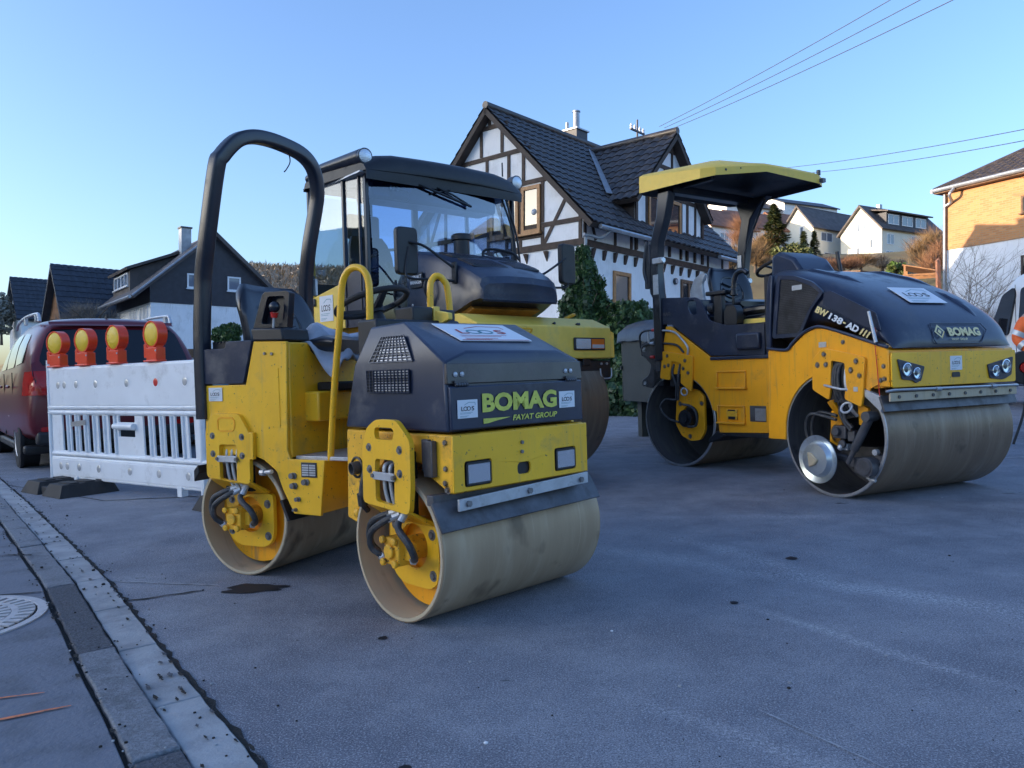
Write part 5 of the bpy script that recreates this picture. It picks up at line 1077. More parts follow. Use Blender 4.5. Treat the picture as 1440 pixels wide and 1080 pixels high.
b = MB(); b.cyl((0.18, -0.03, 0.535), (0.26, -0.05, 0.545), 0.010, n=8); b.cyl((0.17, -0.028, 0.535), (0.20, -0.034, 0.537), 0.017, n=8); b.build('tie_down_pin', 'galv', SR, M=RR)
b = MB(); b.box(0.425, 0.521, -0.026, -0.0225, 0.520, 0.592); dp = b.build('data_plate', 'plate_dark', SR, M=RR, bevel=0.002)
b = MB()
for k in range(5): b.box(0.432, 0.472, -0.0275, -0.0265, 0.528+k*0.0115, 0.536+k*0.0115); b.box(0.477, 0.514, -0.0275, -0.0265, 0.528+k*0.0115, 0.536+k*0.0115)
b.build('printed_table', 'galv', dp, M=RR)
loos_sheet(SR, (-0.180, -0.0245, 0.893), (1, 0, 0), (0, 0, 1), 0.095, 0.069, M=RR)
b = MB(); b.box(0.16, 0.30, 0.868, 0.870, 0.7, 0.8)
# dark rear tank
b = MB(); b.prism(rpoly([(-0.235, 0.980), (0.070, 0.980), (0.137, 1.195), (-0.042, 1.195), (-0.048, 1.160), (-0.235, 1.160)], 0.015), -0.030, 0.885, 'y'); b.build('water_tank', 'hood', SR, M=RR, bevel=0.008)
b = MB(); b.box(-0.19, -0.05, 0.02, 0.2, 1.161, 1.195)
for k in range(6): b.box(-0.185+k*0.023, -0.175+k*0.023, 0.015, 0.205, 1.19, 1.20)
b.build('tank_vent', 'plastic_black', SR, M=RR)
# lever box and lever
b = MB(); b.prism([(0.145, 1.19), (0.345, 1.183), (0.335, 1.245), (0.130, 1.252)], -0.03, 0.16, 'y'); b.build('console', 'plastic_black', SR, M=RR, bevel=0.008)
b = MB(); b.prism([(0.098, 1.255), (0.328, 1.25), (0.348, 1.42), (0.325, 1.432), (0.185, 1.435), (0.165, 1.42)], 0.02, 0.06, 'y', [rpoly([(0.155, 1.275), (0.295, 1.272), (0.315, 1.405), (0.205, 1.41)], 0.02)]); b.prism([(0.155, 1.270), (0.298, 1.268), (0.318, 1.408), (0.203, 1.412)], 0.052, 0.057, 'y', m=0)
b.build('console_guard', 'vinyl', SR, M=RR, bevel=0.006)
b = MB(); b.cyl((0.255, 0.0, 1.25), (0.273, -0.005, 1.345), 0.006, n=8); b.build('drive_lever', 'galv', SR, M=RR)
b = MB(); b.cyl((0.266, -0.003, 1.30), (0.270, -0.004, 1.325), 0.014, 0.02, n=12); b.build('lever_gaiter', 'red', SR, M=RR); b = MB(); b.ball((0.274, -0.006, 1.352), 0.027, 16); b.build('lever_knob', 'vinyl', SR, M=RR)
# seat
def seat(parent, M, cx, cy, zb, w2=0.25, hh=0.42, lean=0.12, nm='seat', cl=0.42):
    b = MB(); secs = []
    for k in range(9):
        t = k/8; z = zb+0.02+hh*t; x = cx-0.17-lean*t*t*0.9; ww = w2*(1-0.35*max(0, t-0.62)**1.5*3); cv = 0.055
        ring_ = []
        for i in range(20):
            a = 2*pi*i/20; c_, s_ = cos(a), sin(a); sx = abs(c_)**0.6*(1 if c_ > 0 else -1); sy = abs(s_)**0.6*(1 if s_ > 0 else -1)
            ring_.append((x+0.055*sx*(1-0.3*(k in (0, 8)))+cv*(sy*sy)*1.1, cy+ww*sy*(1-0.06*(k in (0, 8))), z))
        secs.append(ring_)
    b.loft(secs); bk = b.build(nm+'_backrest' if nm != 'seat' else 'backrest', 'vinyl', parent, M=M, angle=60)
    b = MB()
    for s_ in (-1, 1): b.tube([(cx-0.10, cy+s_*w2*0.45, zb+0.08), (cx-0.12, cy+s_*w2*0.55, zb+hh*0.45), (cx-0.17, cy+s_*w2*0.35, zb+hh*0.75), (cx-0.18, cy, zb+hh*0.82)], 0.012, 8)
    for k in range(4): b.tube([(cx-0.105-0.01*k, cy-w2*0.4, zb+0.10+0.06*k), (cx-0.10-0.01*k, cy, zb+0.07+0.06*k), (cx-0.105-0.01*k, cy+w2*0.4, zb+0.10+0.06*k)], 0.009, 6)
    b.build('piping', 'vinyl', bk, M=M)
    b = MB(); secs = []
    for k in range(8):
        t = k/7; x = cx-0.15+cl*t; th = 0.055*(1-0.4*(k in (0, 7))); z = zb+0.012*sin(t*3)+0.02*(t > 0.8)
        secs.append([(x, cy+w2*0.95*(abs(cos(a))**0.6*(1 if cos(a) > 0 else -1)), z+th*(abs(sin(a))**0.6*(1 if sin(a) > 0 else -1))+0.02*cos(a)**2) for a in [2*pi*i/18 for i in range(18)]])
    b.loft(secs); b.build('seat_cushion', 'vinyl', parent, M=M, angle=60)
    b = MB()
    for k in range(5): b.box(cx-0.13, cx+0.16, cy-w2*0.7+k*0.001, cy+w2*0.7, zb-0.14+k*0.02, zb-0.128+k*0.02)
    b.build('suspension', 'rubber', parent, M=M, bevel=0.003)
seat(SR, RR, 0.05, 0.40, 1.13, hh=0.37, w2=0.27, cl=0.60)
b = MB(); b.box(0.36, 0.50, 0.18, 0.62, 0.93, 0.975); b.build('seat_pan', 'plastic_black', SR, M=RR, bevel=0.01)
b = MB(); b.box(0.30, 0.44, 0.10, 0.62, 0.78, 0.93); b.build('seat_console', 'yellow', SR, M=RR, bevel=0.01)
b = MB(); b.prism(rpoly([(0.50, 0.735), (0.70, 0.735), (0.70, 0.86), (0.50, 0.855)], 0.02), 0.50, 0.62, 'y'); b.build('battery_box', 'hood', SR, M=RR, bevel=0.006)
b = MB(); b.box(0.353, 0.72, 0.66, 0.70, 0.62, 0.80); b.box(0.34, 0.52, 0.56, 0.60, 0.62, 0.93); b.build('inner_wall', 'yellow_worn', SR, M=RR, bevel=0.005)
# steering wheel
b = MB(); sc = Vector((0.605, 0.34, 1.372)); n1 = Vector((-0.35, 0, 1)).normalized(); ex = Vector((1, 0, 0.35)).normalized(); ey = Vector((0, 1, 0))
b.tube([sc+ex*0.185*cos(2*pi*i/24)+ey*0.185*sin(2*pi*i/24) for i in range(24)], 0.016, 10, closed=True, sub=2); sw = b.build('steering_wheel', 'rubber', SR, M=RR)
b = MB()
for a in (pi/2, pi*7/6, pi*11/6): b.hexa([tuple(sc-n1*0.05+(ex*cos(a+q)+ey*sin(a+q))*0.04+n1*h) for q, h in ((-0.5, 0), (0.5, 0))]+[tuple(sc-n1*0.01+(ex*cos(a+q)+ey*sin(a+q))*0.18) for q in (0.08, -0.08)]+[tuple(sc-n1*0.05+(ex*cos(a+q)+ey*sin(a+q))*0.04+n1*0.02) for q in (-0.5, 0.5)]+[tuple(sc+n1*0.008+(ex*cos(a+q)+ey*sin(a+q))*0.18) for q in (0.08, -0.08)])
b.cyl(sc-n1*0.06, sc-n1*0.02, 0.05, n=20); b.build('spoke', 'plastic_black', sw, M=RR)
b = MB(); b.cyl(sc-n1*0.05, sc-n1*0.30+Vector((0.02, 0, 0)), 0.035, 0.06, n=14); b.prism([(0.62, 0.62), (0.72, 0.62), (0.74, 1.10), (0.62, 1.14)], 0.22, 0.46, 'y'); b.build('steering_column', 'plastic_black', SR, M=RR, bevel=0.01)
# grey cloth thrown over the seat
n = 26; b = MB(); vs = []
rnd = random.Random(3)
for j in range(n+1):
    for i in range(n+1):
        u, v = i/n, j/n; x = 0.06+0.46*u; y = 0.13+0.42*v
        z = 1.205-0.42*max(0, u-0.62)**1.3-0.05*max(0, 0.35-u)-0.10*max(0, 0.25-v)+0.05*sin(3.1*v)*sin(3.1*u)+0.020*sin(13*u+5*v)+0.016*sin(21*v-6*u)+0.02*noise.noise(Vector((u*5, v*5, 0)))
        z -= 0.16*max(0, (0.14-v)/0.14)*max(0, u-0.45)
        vs.append((x+0.02*sin(9*v), y, z))
b.add(vs, [(j*(n+1)+i, j*(n+1)+i+1, (j+1)*(n+1)+i+1, (j+1)*(n+1)+i) for j in range(n) for i in range(n)])
cl = b.build('work_jacket', 'tarp_grey', None, M=F1 @ RR, angle=80); sdm = cl.modifiers.new('s', 'SOLIDIFY'); sdm.thickness = 0.012
tag(cl, 'crumpled grey-blue cloth jacket thrown over the seat of the small roller', 'jacket')
# roll bar: traced centre line with flattened square section, leaning forward
oc = [(-0.211, -0.048, 1.495), (-0.166, -0.065, 1.722), (-0.091, -0.045, 2.096), (-0.076, -0.017, 2.171), (-0.056, 0.073, 2.271), (-0.045, 0.173, 2.324), (-0.042, 0.269, 2.34), (-0.041, 0.4, 2.347), (-0.041, 0.59, 2.345), (-0.047, 0.696, 2.314), (-0.062, 0.769, 2.24), (-0.084, 0.806, 2.132), (-0.107, 0.809, 2.016), (-0.154, 0.789, 1.779), (-0.189, 0.802, 1.603)]
wd_ = 0.048
cl_ = [(-0.235, -0.008, 0.80), (-0.235, -0.008, 1.20), (-0.222, -0.004, 1.45), (-0.21, -0.006, 1.56), (-0.165, -0.014, 1.73), (-0.091, -0.004, 2.085), (-0.078, 0.022, 2.165), (-0.060, 0.100, 2.255), (-0.052, 0.19, 2.300), (-0.047, 0.29, 2.318), (-0.046, 0.42, 2.320), (-0.048, 0.57, 2.305), (-0.055, 0.665, 2.265), (-0.070, 0.725, 2.20), (-0.088, 0.755, 2.11), (-0.110, 0.757, 2.0), (-0.155, 0.742, 1.78), (-0.20, 0.755, 1.58), (-0.222, 0.775, 1.40), (-0.235, 0.78, 1.15), (-0.235, 0.78, 0.80)]
def sqtube(b, pts, hw, hd, sub=4, seg=4):
    P = [Vector(p) for p in pts]; Q = []; N = len(P)
    for i in range(N-1):
        p1, p2 = P[i], P[i+1]; p0 = P[i-1] if i else p1*2-p2; p3 = P[i+2] if i < N-2 else p2*2-p1
        for k in range(sub):
            t = k/sub; Q.append(0.5*((2*p1)+(p2-p0)*t+(2*p0-5*p1+4*p2-p3)*t*t+(3*p1-p0-3*p2+p3)*t**3))
    Q.append(P[-1]); secs = []
    pr = rpoly([(-1, -1), (1, -1), (1, 1), (-1, 1)], 0.5, 3)
    for i, q in enumerate(Q):
        d = (Q[min(i+1, len(Q)-1)]-Q[max(i-1, 0)]).normalized(); dep = Vector((1, 0, 0)); dep = (dep-d*dep.dot(d)).normalized(); lat = d.cross(dep)
        secs.append([q+lat*a*hw+dep*c*hd for a, c in pr])
    b.loft(secs)
b = MB(); sqtube(b, [(x, y, z-0.012 if z > 2.1 else z) for x, y, z in cl_], 0.037, 0.034); b.build('roll_bar', 'rops', SR, M=RR, angle=50)
b = MB(); b.box(-0.20, -0.16, 0.795, 0.815, 1.50, 1.60); b.box(-0.2, -0.17, 0.79, 0.80, 1.96, 2.0); b.build('catch', 'galv', SR, M=RR, bevel=0.003)
b = MB(); b.tube([(-0.05, 0.34, 2.275), (-0.04, 0.40, 2.265), (-0.045, 0.47, 2.27), (-0.035, 0.475, 2.22), (-0.03, 0.44, 2.17), (-0.03, 0.42, 2.15)], 0.0035, 6); b.build('cable_tie', 'plastic_black', SR, M=RR)
# yellow grab rails
b = MB(); b.tube([(0.562, 0.03, 0.60), (0.592, 0.02, 0.80), (0.625, 0.01, 1.00), (0.662, 0.01, 1.25), (0.682, 0.01, 1.42), (0.715, 0.01, 1.485), (0.762, 0.01, 1.505), (0.812, 0.01, 1.485), (0.840, 0.01, 1.42), (0.838, 0.01, 1.25), (0.83, 0.01, 1.0), (0.83, 0.03, 0.75)], 0.0165, 12); b.build('grab_rail', 'yellow', SR, M=RR)
b = MB(); b.tube([(-0.44, 0.56, 1.10), (-0.44, 0.56, 1.40), (-0.44, 0.575, 1.465), (-0.43, 0.60, 1.485), (-0.42, 0.63, 1.465), (-0.41, 0.65, 1.40), (-0.40, 0.66, 1.10)], 0.0165, 12); b.build('grab_rail', 'yellow', SR)
# rear scraper and pipes seen at the left of the rear drum
b = MB(); b.hexa([(0.285, -0.03, 0.40), (0.33, -0.03, 0.30), (0.33, 0.93, 0.30), (0.285, 0.93, 0.40), (0.30, -0.03, 0.405), (0.345, -0.03, 0.305), (0.345, 0.93, 0.305), (0.30, 0.93, 0.405)]); b.build('scraper_blade', 'plastic_black', SR, M=RR)
b = MB(); b.hexa([(-0.31, -0.03, 0.47), (-0.27, -0.03, 0.52), (-0.27, 0.93, 0.52), (-0.31, 0.93, 0.47), (-0.31, -0.03, 0.53), (-0.28, -0.03, 0.56), (-0.28, 0.93, 0.56), (-0.31, 0.93, 0.53)]); b.build('rear_bumper', 'plastic_black', SR, M=RR, bevel=0.005)
# ================================================================ canopy roller on the right
F2 = FR((2.346, 5.636), 65); R2 = F2.inverted() @ FR((1.649, 7.644), 55)
CR = empty('tandem_roller', M=F2)
tag(CR, 'larger yellow tandem roller with yellow sun canopy and long rounded dark hood', 'road roller')
def drum2(M, label):
    r, wd, th = 0.465, 1.36, 0.024
    b = MB(); b.lathe([(r, 0.006), (r, wd-0.006), (r-0.006, wd), (r-th, wd), (r-th-0.004, wd-0.03), (r-th-0.004, 0.03), (r-th, 0), (r-0.006, 0)], (0, 0, r), (0, 1, 0), 110, close=True)
    for k in range(len(b.m)): b.m[k] = 0 if k//110 in (0,) else (1 if k//110 in (3, 4, 5) else 2)
    for y in (0.50, wd-0.52): b.lathe([(r-th-0.003, y), (r-th-0.003, y+0.014), (0.02, y+0.014), (0.02, y)], (0, 0, r), (0, 1, 0), 80, m=1, close=True)
    o = b.build('drum', ['drum_brown', 'drum_in_dark', 'steel'], CR, M=M, angle=30); o['label'] = label; return o
drum2(I4, 'brown-stained steel front drum'); drum2(R2, 'shaded steel rear drum')
Rd = 0.455
def arch(a0, a1, n=18, r=Rd): return [(r*cos(radians(a0+(a1-a0)*i/n)), 0.465+r*sin(radians(a0+(a1-a0)*i/n))) for i in range(n+1)]
b = MB()
top = [(-0.64, 0.391), (-0.615, 1.12), (-0.40, 1.10), (-0.33, 1.15), (-0.24, 1.215), (-0.13, 1.25), (0.0, 1.235), (0.43, 1.095), (0.495, 1.065), (0.498, 0.812), (0.40, 0.825), (0.34, 0.80)]
b.prism(top+arch(42, 172, 20)+[(-0.455, 0.395)], -0.012, 0.004, 'y'); b.build('side_panel', 'orange_yellow', CR, bevel=0.004)
b = MB(); b.prism([(-0.60, 0.96), (-0.60, 1.10), (0.43, 1.085), (0.49, 1.06), (0.49, 0.815), (0.36, 0.80), (0.2, 0.935), (-0.2, 0.945)], 0.006, 1.325, 'y'); b.build('front_frame', 'orange_yellow', CR, bevel=0.006)
b = MB(); b.prism([(-0.64, 0.42), (-0.64, 1.09), (-0.52, 1.09), (-0.52, 0.42)], 0.006, 1.31, 'y'); b.build('bulkhead', 'orange_yellow', CR)
# bolted support: two prongs either side of a hose channel
b = MB(); b.prism(rpoly([(-0.150, 1.015), (-0.150, 0.79), (0.000, 0.715), (0.020, 0.80), (0.030, 1.005), (0.150, 0.985), (0.150, 0.80), (0.142, 0.725), (0.285, 0.672), (0.300, 0.75), (0.323, 1.02), (0.20, 1.05), (-0.05, 1.10)], 0.02), -0.036, -0.013, 'y'); b.build('support_plate', 'orange_yellow', CR, bevel=0.005)
bolts(CR, [(-0.033, 1.054), (-0.098, 0.974), (-0.017, 0.977), (0.25, 0.994), (0.205, 0.932), (0.278, 0.895)], r=0.015, y=-0.036)
b = MB(); b.box(-0.01, 0.18, -0.0125, 0.02, 0.70, 1.01); b.build('recess', 'plastic_black', CR)
for k, (x0, x1) in enumerate(((0.045, 0.06), (0.065, 0.10), (0.09, 0.13), (0.155, 0.15))):
    b = MB(); b.tube([(x0+0.03, -0.005, 0.99), (x0, -0.02, 0.95), (x0-0.005, -0.03, 0.85), (x0+0.01, -0.02, 0.76), (x1, 0.02, 0.66), (x1+0.03, 0.05, 0.60)], 0.012, 8); b.build('hydraulic_hose', 'hose' if k < 3 else 'galv', CR)
b = MB(); b.tube([(-0.04, -0.03, 0.825), (0.0, -0.052, 0.822), (0.12, -0.055, 0.80), (0.17, -0.03, 0.795)], 0.009, 8); b.build('retaining_bar', 'galv', CR)
b = MB(); b.hexa([(-0.02, -0.034, 0.70), (0.03, -0.034, 0.72), (0.03, 0.0, 0.72), (-0.02, 0.0, 0.70), (-0.03, 0.10, 0.56), (0.02, 0.10, 0.56), (0.02, 0.13, 0.56), (-0.03, 0.13, 0.56)])
b.prism([(-0.07, 0.63), (0.03, 0.66), (0.03, 0.50), (0.005, 0.36), (-0.09, 0.40), (-0.075, 0.5)], 0.06, 0.09, 'y'); b.build('motor_bracket', 'orange_yellow', CR, bevel=0.004)
b = MB(); b.prism([(0.17, 0.70), (0.26, 0.66), (0.25, 0.52), (0.18, 0.54)], 0.06, 0.09, 'y'); b.build('motor_bracket', 'orange_yellow', CR, bevel=0.004)
b = MB(); b.cyl((0.0, 0.49, 0.465), (0.0, 0.12, 0.465), 0.13, 0.10, n=28); b.cyl((0.0, 0.12, 0.465), (0.0, 0.06, 0.465), 0.075, n=24); b.build('drive_motor', 'plastic_black', CR)
b = MB(); b.box(0.02, 0.13, -0.02, 0.07, 0.44, 0.53); b.cyl((0.06, -0.02, 0.49), (0.06, -0.05, 0.49), 0.032, n=14); b.box(0.13, 0.19, 0.0, 0.05, 0.42, 0.50); b.cyl((0.10, -0.01, 0.40), (0.10, -0.03, 0.40), 0.03, n=12); b.build('valve_block', 'steel_dark', CR, bevel=0.005)
b = MB(); b.box(0.05, 0.13, -0.005, 0.05, 0.355, 0.40); b.ball((0.085, -0.02, 0.375), 0.025, 10); b.build('hub_fitting', 'galv', CR, bevel=0.004)
for pts in ([(-0.10, -0.005, 0.29), (-0.235, 0.0, 0.42), (-0.245, -0.01, 0.53), (-0.19, -0.02, 0.605), (-0.08, -0.02, 0.60), (0.06, -0.03, 0.575)], [(-0.12, 0.01, 0.31), (-0.21, 0.02, 0.44), (-0.20, 0.01, 0.55), (-0.13, 0.0, 0.62), (0.0, 0.0, 0.61), (0.04, 0.0, 0.60)],
            [(0.06, 0.02, 0.68), (0.08, -0.01, 0.62), (0.13, -0.02, 0.55), (0.17, -0.01, 0.50)], [(0.10, 0.0, 0.66), (0.14, -0.03, 0.58), (0.20, -0.03, 0.52)]):
    b = MB(); b.tube(pts, 0.012, 8); b.build('hydraulic_hose', 'hose', CR)
b = MB(); b.tube([(0.155+0.045*cos(2*pi*i/16), -0.03+0.02*sin(2*pi*i/16), 0.665+0.035*sin(2*pi*i/16)) for i in range(16)], 0.0085, 8, closed=True, sub=2); b.build('tie_down_ring', 'galv', CR)
# cylinder arm and edge-cutting wheel
b = MB(); b.cyl((0.35, -0.03, 0.60), (0.22, -0.04, 0.37), 0.030, n=14); b.cyl((0.24, -0.04, 0.40), (0.165, -0.04, 0.27), 0.017, n=10); b.cyl((0.345, -0.07, 0.61), (0.345, 0.03, 0.61), 0.036, n=16); b.build('hydraulic_cylinder', 'steel_dark', CR)
b = MB(); b.box(0.12, 0.40, 0.02, 0.09, 0.235, 0.30); b.cyl((0.32, 0.09, 0.255), (0.32, -0.06, 0.255), 0.070, n=28); b.box(0.19, 0.26, -0.01, 0.09, 0.20, 0.31); b.box(0.33, 0.40, 0.03, 0.10, 0.28, 0.34); b.cyl((0.32, -0.06, 0.255), (0.32, -0.066, 0.255), 0.055, n=24); b.build('swing_arm', 'steel_dark', CR, bevel=0.006)
b = MB(); b.cyl((0.315, 0.0, 0.175), (0.315, 0.05, 0.175), 0.022, n=10); b.cyl((0.29, 0.0, 0.18), (0.36, 0.0, 0.16), 0.012, n=8); b.cyl((0.365, 0.02, 0.36), (0.365, -0.01, 0.36), 0.022, n=8); b.build('bolt', 'galv', CR)
b = MB(); b.lathe([(0.178, -0.055), (0.180, -0.050), (0.176, -0.044), (0.135, -0.035), (0.115, -0.075), (0.055, -0.078), (0.05, -0.085), (0.001, -0.086)], (-0.103, 0.0, 0.275), (0, 1, 0), 56); b.lathe([(0.178, -0.055), (0.135, -0.043), (0.114, -0.082), (0.001, -0.092)], (-0.103, 0, 0.275), (0, 1, 0), 56); cw = b.build('edge_cutter_wheel', 'dish', CR, angle=40)
b = MB(); b.prism([(-0.15, 0.33), (-0.115, 0.325), (-0.055, 0.275), (-0.085, 0.235), (-0.135, 0.215), (-0.14, 0.26)], -0.112, -0.088, 'y'); b.build('hub_bracket', 'drum_in', cw, bevel=0.01)
b = MB(); b.cyl((-0.103, -0.05, 0.275), (-0.103, 0.08, 0.275), 0.03, n=12); b.tube([(-0.103, 0.07, 0.275), (0.0, 0.08, 0.29), (0.15, 0.06, 0.27)], 0.03, 10); b.build('cutter_arm', 'steel_dark', CR)
# front panel with headlights
b = MB(); b.prism(rpoly([(-0.002, 0.808), (1.322, 0.808), (1.322, 1.046), (-0.002, 1.046)], 0.02), 0.499, 0.512, 'x'); b.build('front_panel', 'yellow', CR, bevel=0.004)  # yellower than the flanks: the front's reflected light put into its paint
for s, pts in ((0, [(0.043, 1.002), (0.312, 0.946), (0.275, 0.849), (0.22, 0.832), (0.19, 0.852), (0.085, 0.862)]), (1, [(0.986, 0.942), (1.28, 0.995), (1.258, 0.862), (1.19, 0.835), (1.15, 0.828), (1.01, 0.842)])):
    b = MB(); b.prism(rpoly(pts, 0.012), 0.5125, 0.522, 'x'); hl = b.build('headlight', 'hood', CR, bevel=0.003)
    for cy, cz, r in (((0.125, 0.928, 0.046), (0.222, 0.900, 0.040)) if s == 0 else ((1.185, 0.925, 0.052), (1.065, 0.893, 0.042))):
        b = MB(); b.lathe([(r, 0), (r, 0.012), (r*0.9, 0.014), (r*0.86, 0.004), (0.001, -0.002)], (0.521, cy, cz), (1, 0, 0), 24); b.lathe([(r*0.88, 0.008), (r*0.6, 0.014), (0.001, 0.017)], (0.521, cy, cz), (1, 0, 0), 24, m=1); b.build('lamp', ['chrome', 'cab_side_glass'], hl)
loos_sheet(CR, (0.5128, 0.587, 0.912), (0, 1, 0), (0, 0, 1), 0.125, 0.100)
b = MB(); b.prism(rpoly([(0.600, 0.862), (0.690, 0.862), (0.685, 0.898), (0.605, 0.898)], 0.012), 0.5125, 0.516, 'x'); b.build('tow_opening', 'plastic_black', CR)
bolts(CR, [(0.455, 0.955), (0.46, 0.87), (0.43, 0.86), (-0.0+0.12, 1.135)], r=0.012, y=-0.012)
b = MB(); b.box(-0.10, -0.03, -0.0145, -0.0125, 1.105, 1.145); b.build('sticker', 'galv', CR)
b = MB(); b.box(0.225, 0.262, -0.0385, -0.0365, 0.782, 0.815); b.build('sticker', 'galv', CR)
# scraper assembly
b = MB(); b.tube([(0.50, -0.05, 0.785), (0.52, 0.0, 0.793), (0.52, 1.32, 0.783), (0.50, 1.36, 0.775)], 0.010, 8, smooth=False); b.cyl((0.52, 0.42, 0.785), (0.52, 0.47, 0.785), 0.016, n=10); b.cyl((0.52, 1.02, 0.783), (0.52, 1.07, 0.783), 0.016, n=10); b.build('scraper_rod', 'steel', CR)
b = MB(); b.box(0.497, 0.512, -0.02, 1.33, 0.715, 0.775); ss_ = b.build('scraper_strip', 'drum_in', CR, bevel=0.003)
for k in range(8): b = MB(); y = 0.06+k*0.17; b.cyl((0.512, y, 0.745), (0.520, y, 0.745), 0.012, n=8); b.build('bolt', 'steel_dark', ss_)
b = MB(); b.hexa([(0.44, -0.05, 0.745), (0.475, -0.05, 0.645), (0.475, 1.37, 0.645), (0.44, 1.37, 0.745), (0.455, -0.05, 0.755), (0.49, -0.05, 0.650), (0.49, 1.37, 0.650), (0.455, 1.37, 0.755)]); b.build('scraper_blade', 'steel_dark', CR)
b = MB(); b.hexa([(0.30, -0.02, 0.75), (0.44, -0.03, 0.64), (0.44, 0.01, 0.64), (0.30, 0.01, 0.75), (0.30, -0.02, 0.80), (0.46, -0.03, 0.74), (0.46, 0.01, 0.74), (0.30, 0.01, 0.80)]); b.build('scraper_bracket', 'galv', CR, bevel=0.003)
# ---- hood: lofted cross-sections; profile of the crown follows the far silhouette
WB = 1.322
prof = [(-0.69, 1.765), (-0.62, 1.765), (-0.40, 1.725), (-0.10, 1.625), (0.105, 1.528), (0.25, 1.435), (0.36, 1.35), (0.44, 1.262), (0.485, 1.18), (0.507, 1.115), (0.507, 1.072)]
edge = [(-0.69, 1.70), (-0.55, 1.71), (-0.34, 1.695), (-0.06, 1.55), (0.12, 1.475), (0.25, 1.40), (0.36, 1.33), (0.43, 1.25), (0.475, 1.175), (0.497, 1.115), (0.500, 1.072)]
def lower(u):
    pts = [(-0.70, 1.105), (-0.42, 1.083), (-0.34, 1.14), (-0.24, 1.20), (-0.13, 1.236), (0.0, 1.220), (0.43, 1.090), (0.52, 1.068)]
    for i in range(len(pts)-1):
        if pts[i][0] <= u <= pts[i+1][0]: t = (u-pts[i][0])/(pts[i+1][0]-pts[i][0]); return pts[i][1]+(pts[i+1][1]-pts[i][1])*t
    return 1.07
def interp(T, u):
    for i in range(len(T)-1):
        if T[i][0] <= u <= T[i+1][0] and T[i+1][0] > T[i][0]: t = (u-T[i][0])/(T[i+1][0]-T[i][0]); return T[i][1]+(T[i+1][1]-T[i][1])*t
    return T[-1][1]
us = [-0.66, -0.60, -0.52, -0.44, -0.36, -0.28, -0.2, -0.12, -0.04, 0.04, 0.12, 0.2, 0.28, 0.34, 0.39, 0.43, 0.46, 0.48, 0.495, 0.505]
secs = []
for u in us:
    zc, ze, zl = interp(prof, u), interp(edge, u), lower(min(u, 0.5)); ze = max(ze-0.05, zl+0.001); zc = max(zc, zl+0.004)
    fy = sm(0.40, 0.505, u)*0.03; row = []
    y0, y1 = -0.004+fy, WB-fy; sh = min(0.13, (zc-zl)*0.9)
    h_ = [(0.0, zl), (0.002, zl+(ze-zl)*0.5), (0.012, ze), (0.045, ze+(zc-ze)*0.50), (0.11, ze+(zc-ze)*0.80), (0.21, ze+(zc-ze)*0.95), (0.40, zc)]
    for dy, z in h_: row.append((u, y0+dy, z))
    for dy, z in reversed(h_): row.append((u, y1-dy, z))
    secs.append(row)
b = MB(); b.loft(secs); hood2 = b.build('hood', 'hood', CR, angle=50, sub=1)
def hood_z(u, y):
    zc, ze = interp(prof, u), interp(edge, u)-0.05; d = min(y, WB-y)
    T = [(0, ze-0.05), (0.012, ze), (0.045, ze+(zc-ze)*0.50), (0.11, ze+(zc-ze)*0.80), (0.21, ze+(zc-ze)*0.95), (0.40, zc), (2, zc)]; return interp(T, d)
# raised ribs on the crown
for y0 in (0.26, 1.02):
    for u0, u1, w0 in ((-0.55, -0.02, 0.05), (0.12, 0.40, 0.045)):
        if y0 < 0.5 and u0 > 0: continue
        b = MB(); n = 14; vs = []
        for i in range(n+1):
            t = i/n; u = u0+(u1-u0)*t; y = y0+(0.10*t if u0 < 0 else 0.02*t); hgt = 0.016*min(1, 4*t, 4*(1-t)); ww = w0*(0.5+0.5*min(1, 3*(1-t)))
            vs += [(u, y-ww, hood_z(u, y-ww)-0.004), (u, y-ww*0.5, hood_z(u, y-ww*0.5)+hgt), (u, y+ww*0.5, hood_z(u, y+ww*0.5)+hgt), (u, y+ww, hood_z(u, y+ww)-0.004)]
        b.add(vs, [(4*i+k, 4*i+k+1, 4*i+k+5, 4*i+k+4) for i in range(n) for k in range(3)]); b.build('hood_rib', 'hood', CR)
# side intake grille and its surround, flank crease
gp = [(-0.525, 1.225), (-0.465, 1.655), (-0.31, 1.632), (-0.16, 1.572), (-0.075, 1.512), (-0.185, 1.395), (-0.29, 1.225)]
b = MB(); b.prism(rpoly([(-0.565, 1.195), (-0.495, 1.690), (-0.31, 1.665), (-0.14, 1.600), (-0.035, 1.512), (-0.155, 1.395), (-0.27, 1.195)], 0.03), -0.022, -0.003, 'y', [rpoly(gp, 0.015)]); b.build('grille_surround', 'hood', CR, bevel=0.008)
b = MB(); b.prism(rpoly(gp, 0.015), -0.0075, -0.0055, 'y'); gr = b.build('grille', 'plastic_black', CR)
b = MB(); n = 30
def inside(x, z):
    c = False; j = len(gp)-1
    for i in range(len(gp)):
        if (gp[i][1] > z) != (gp[j][1] > z) and x < (gp[j][0]-gp[i][0])*(z-gp[i][1])/(gp[j][1]-gp[i][1])+gp[i][0]: c = not c
        j = i
    return c
x = -0.53
while x < -0.07:
    zs = [z for z in [1.20+0.006*k for k in range(78)] if inside(x, z)]
    if zs: b.box(x-0.0014, x+0.0014, -0.0115, -0.0085, min(zs), max(zs))
    x += 0.0105
z = 1.235
while z < 1.65:
    xs = [x for x in [-0.53+0.005*k for k in range(100)] if inside(x, z)]
    if xs: b.box(min(xs), max(xs), -0.0128, -0.0100, z-0.001, z+0.001)
    z += 0.0135
b.build('mesh_wires', 'steel_dark', gr)
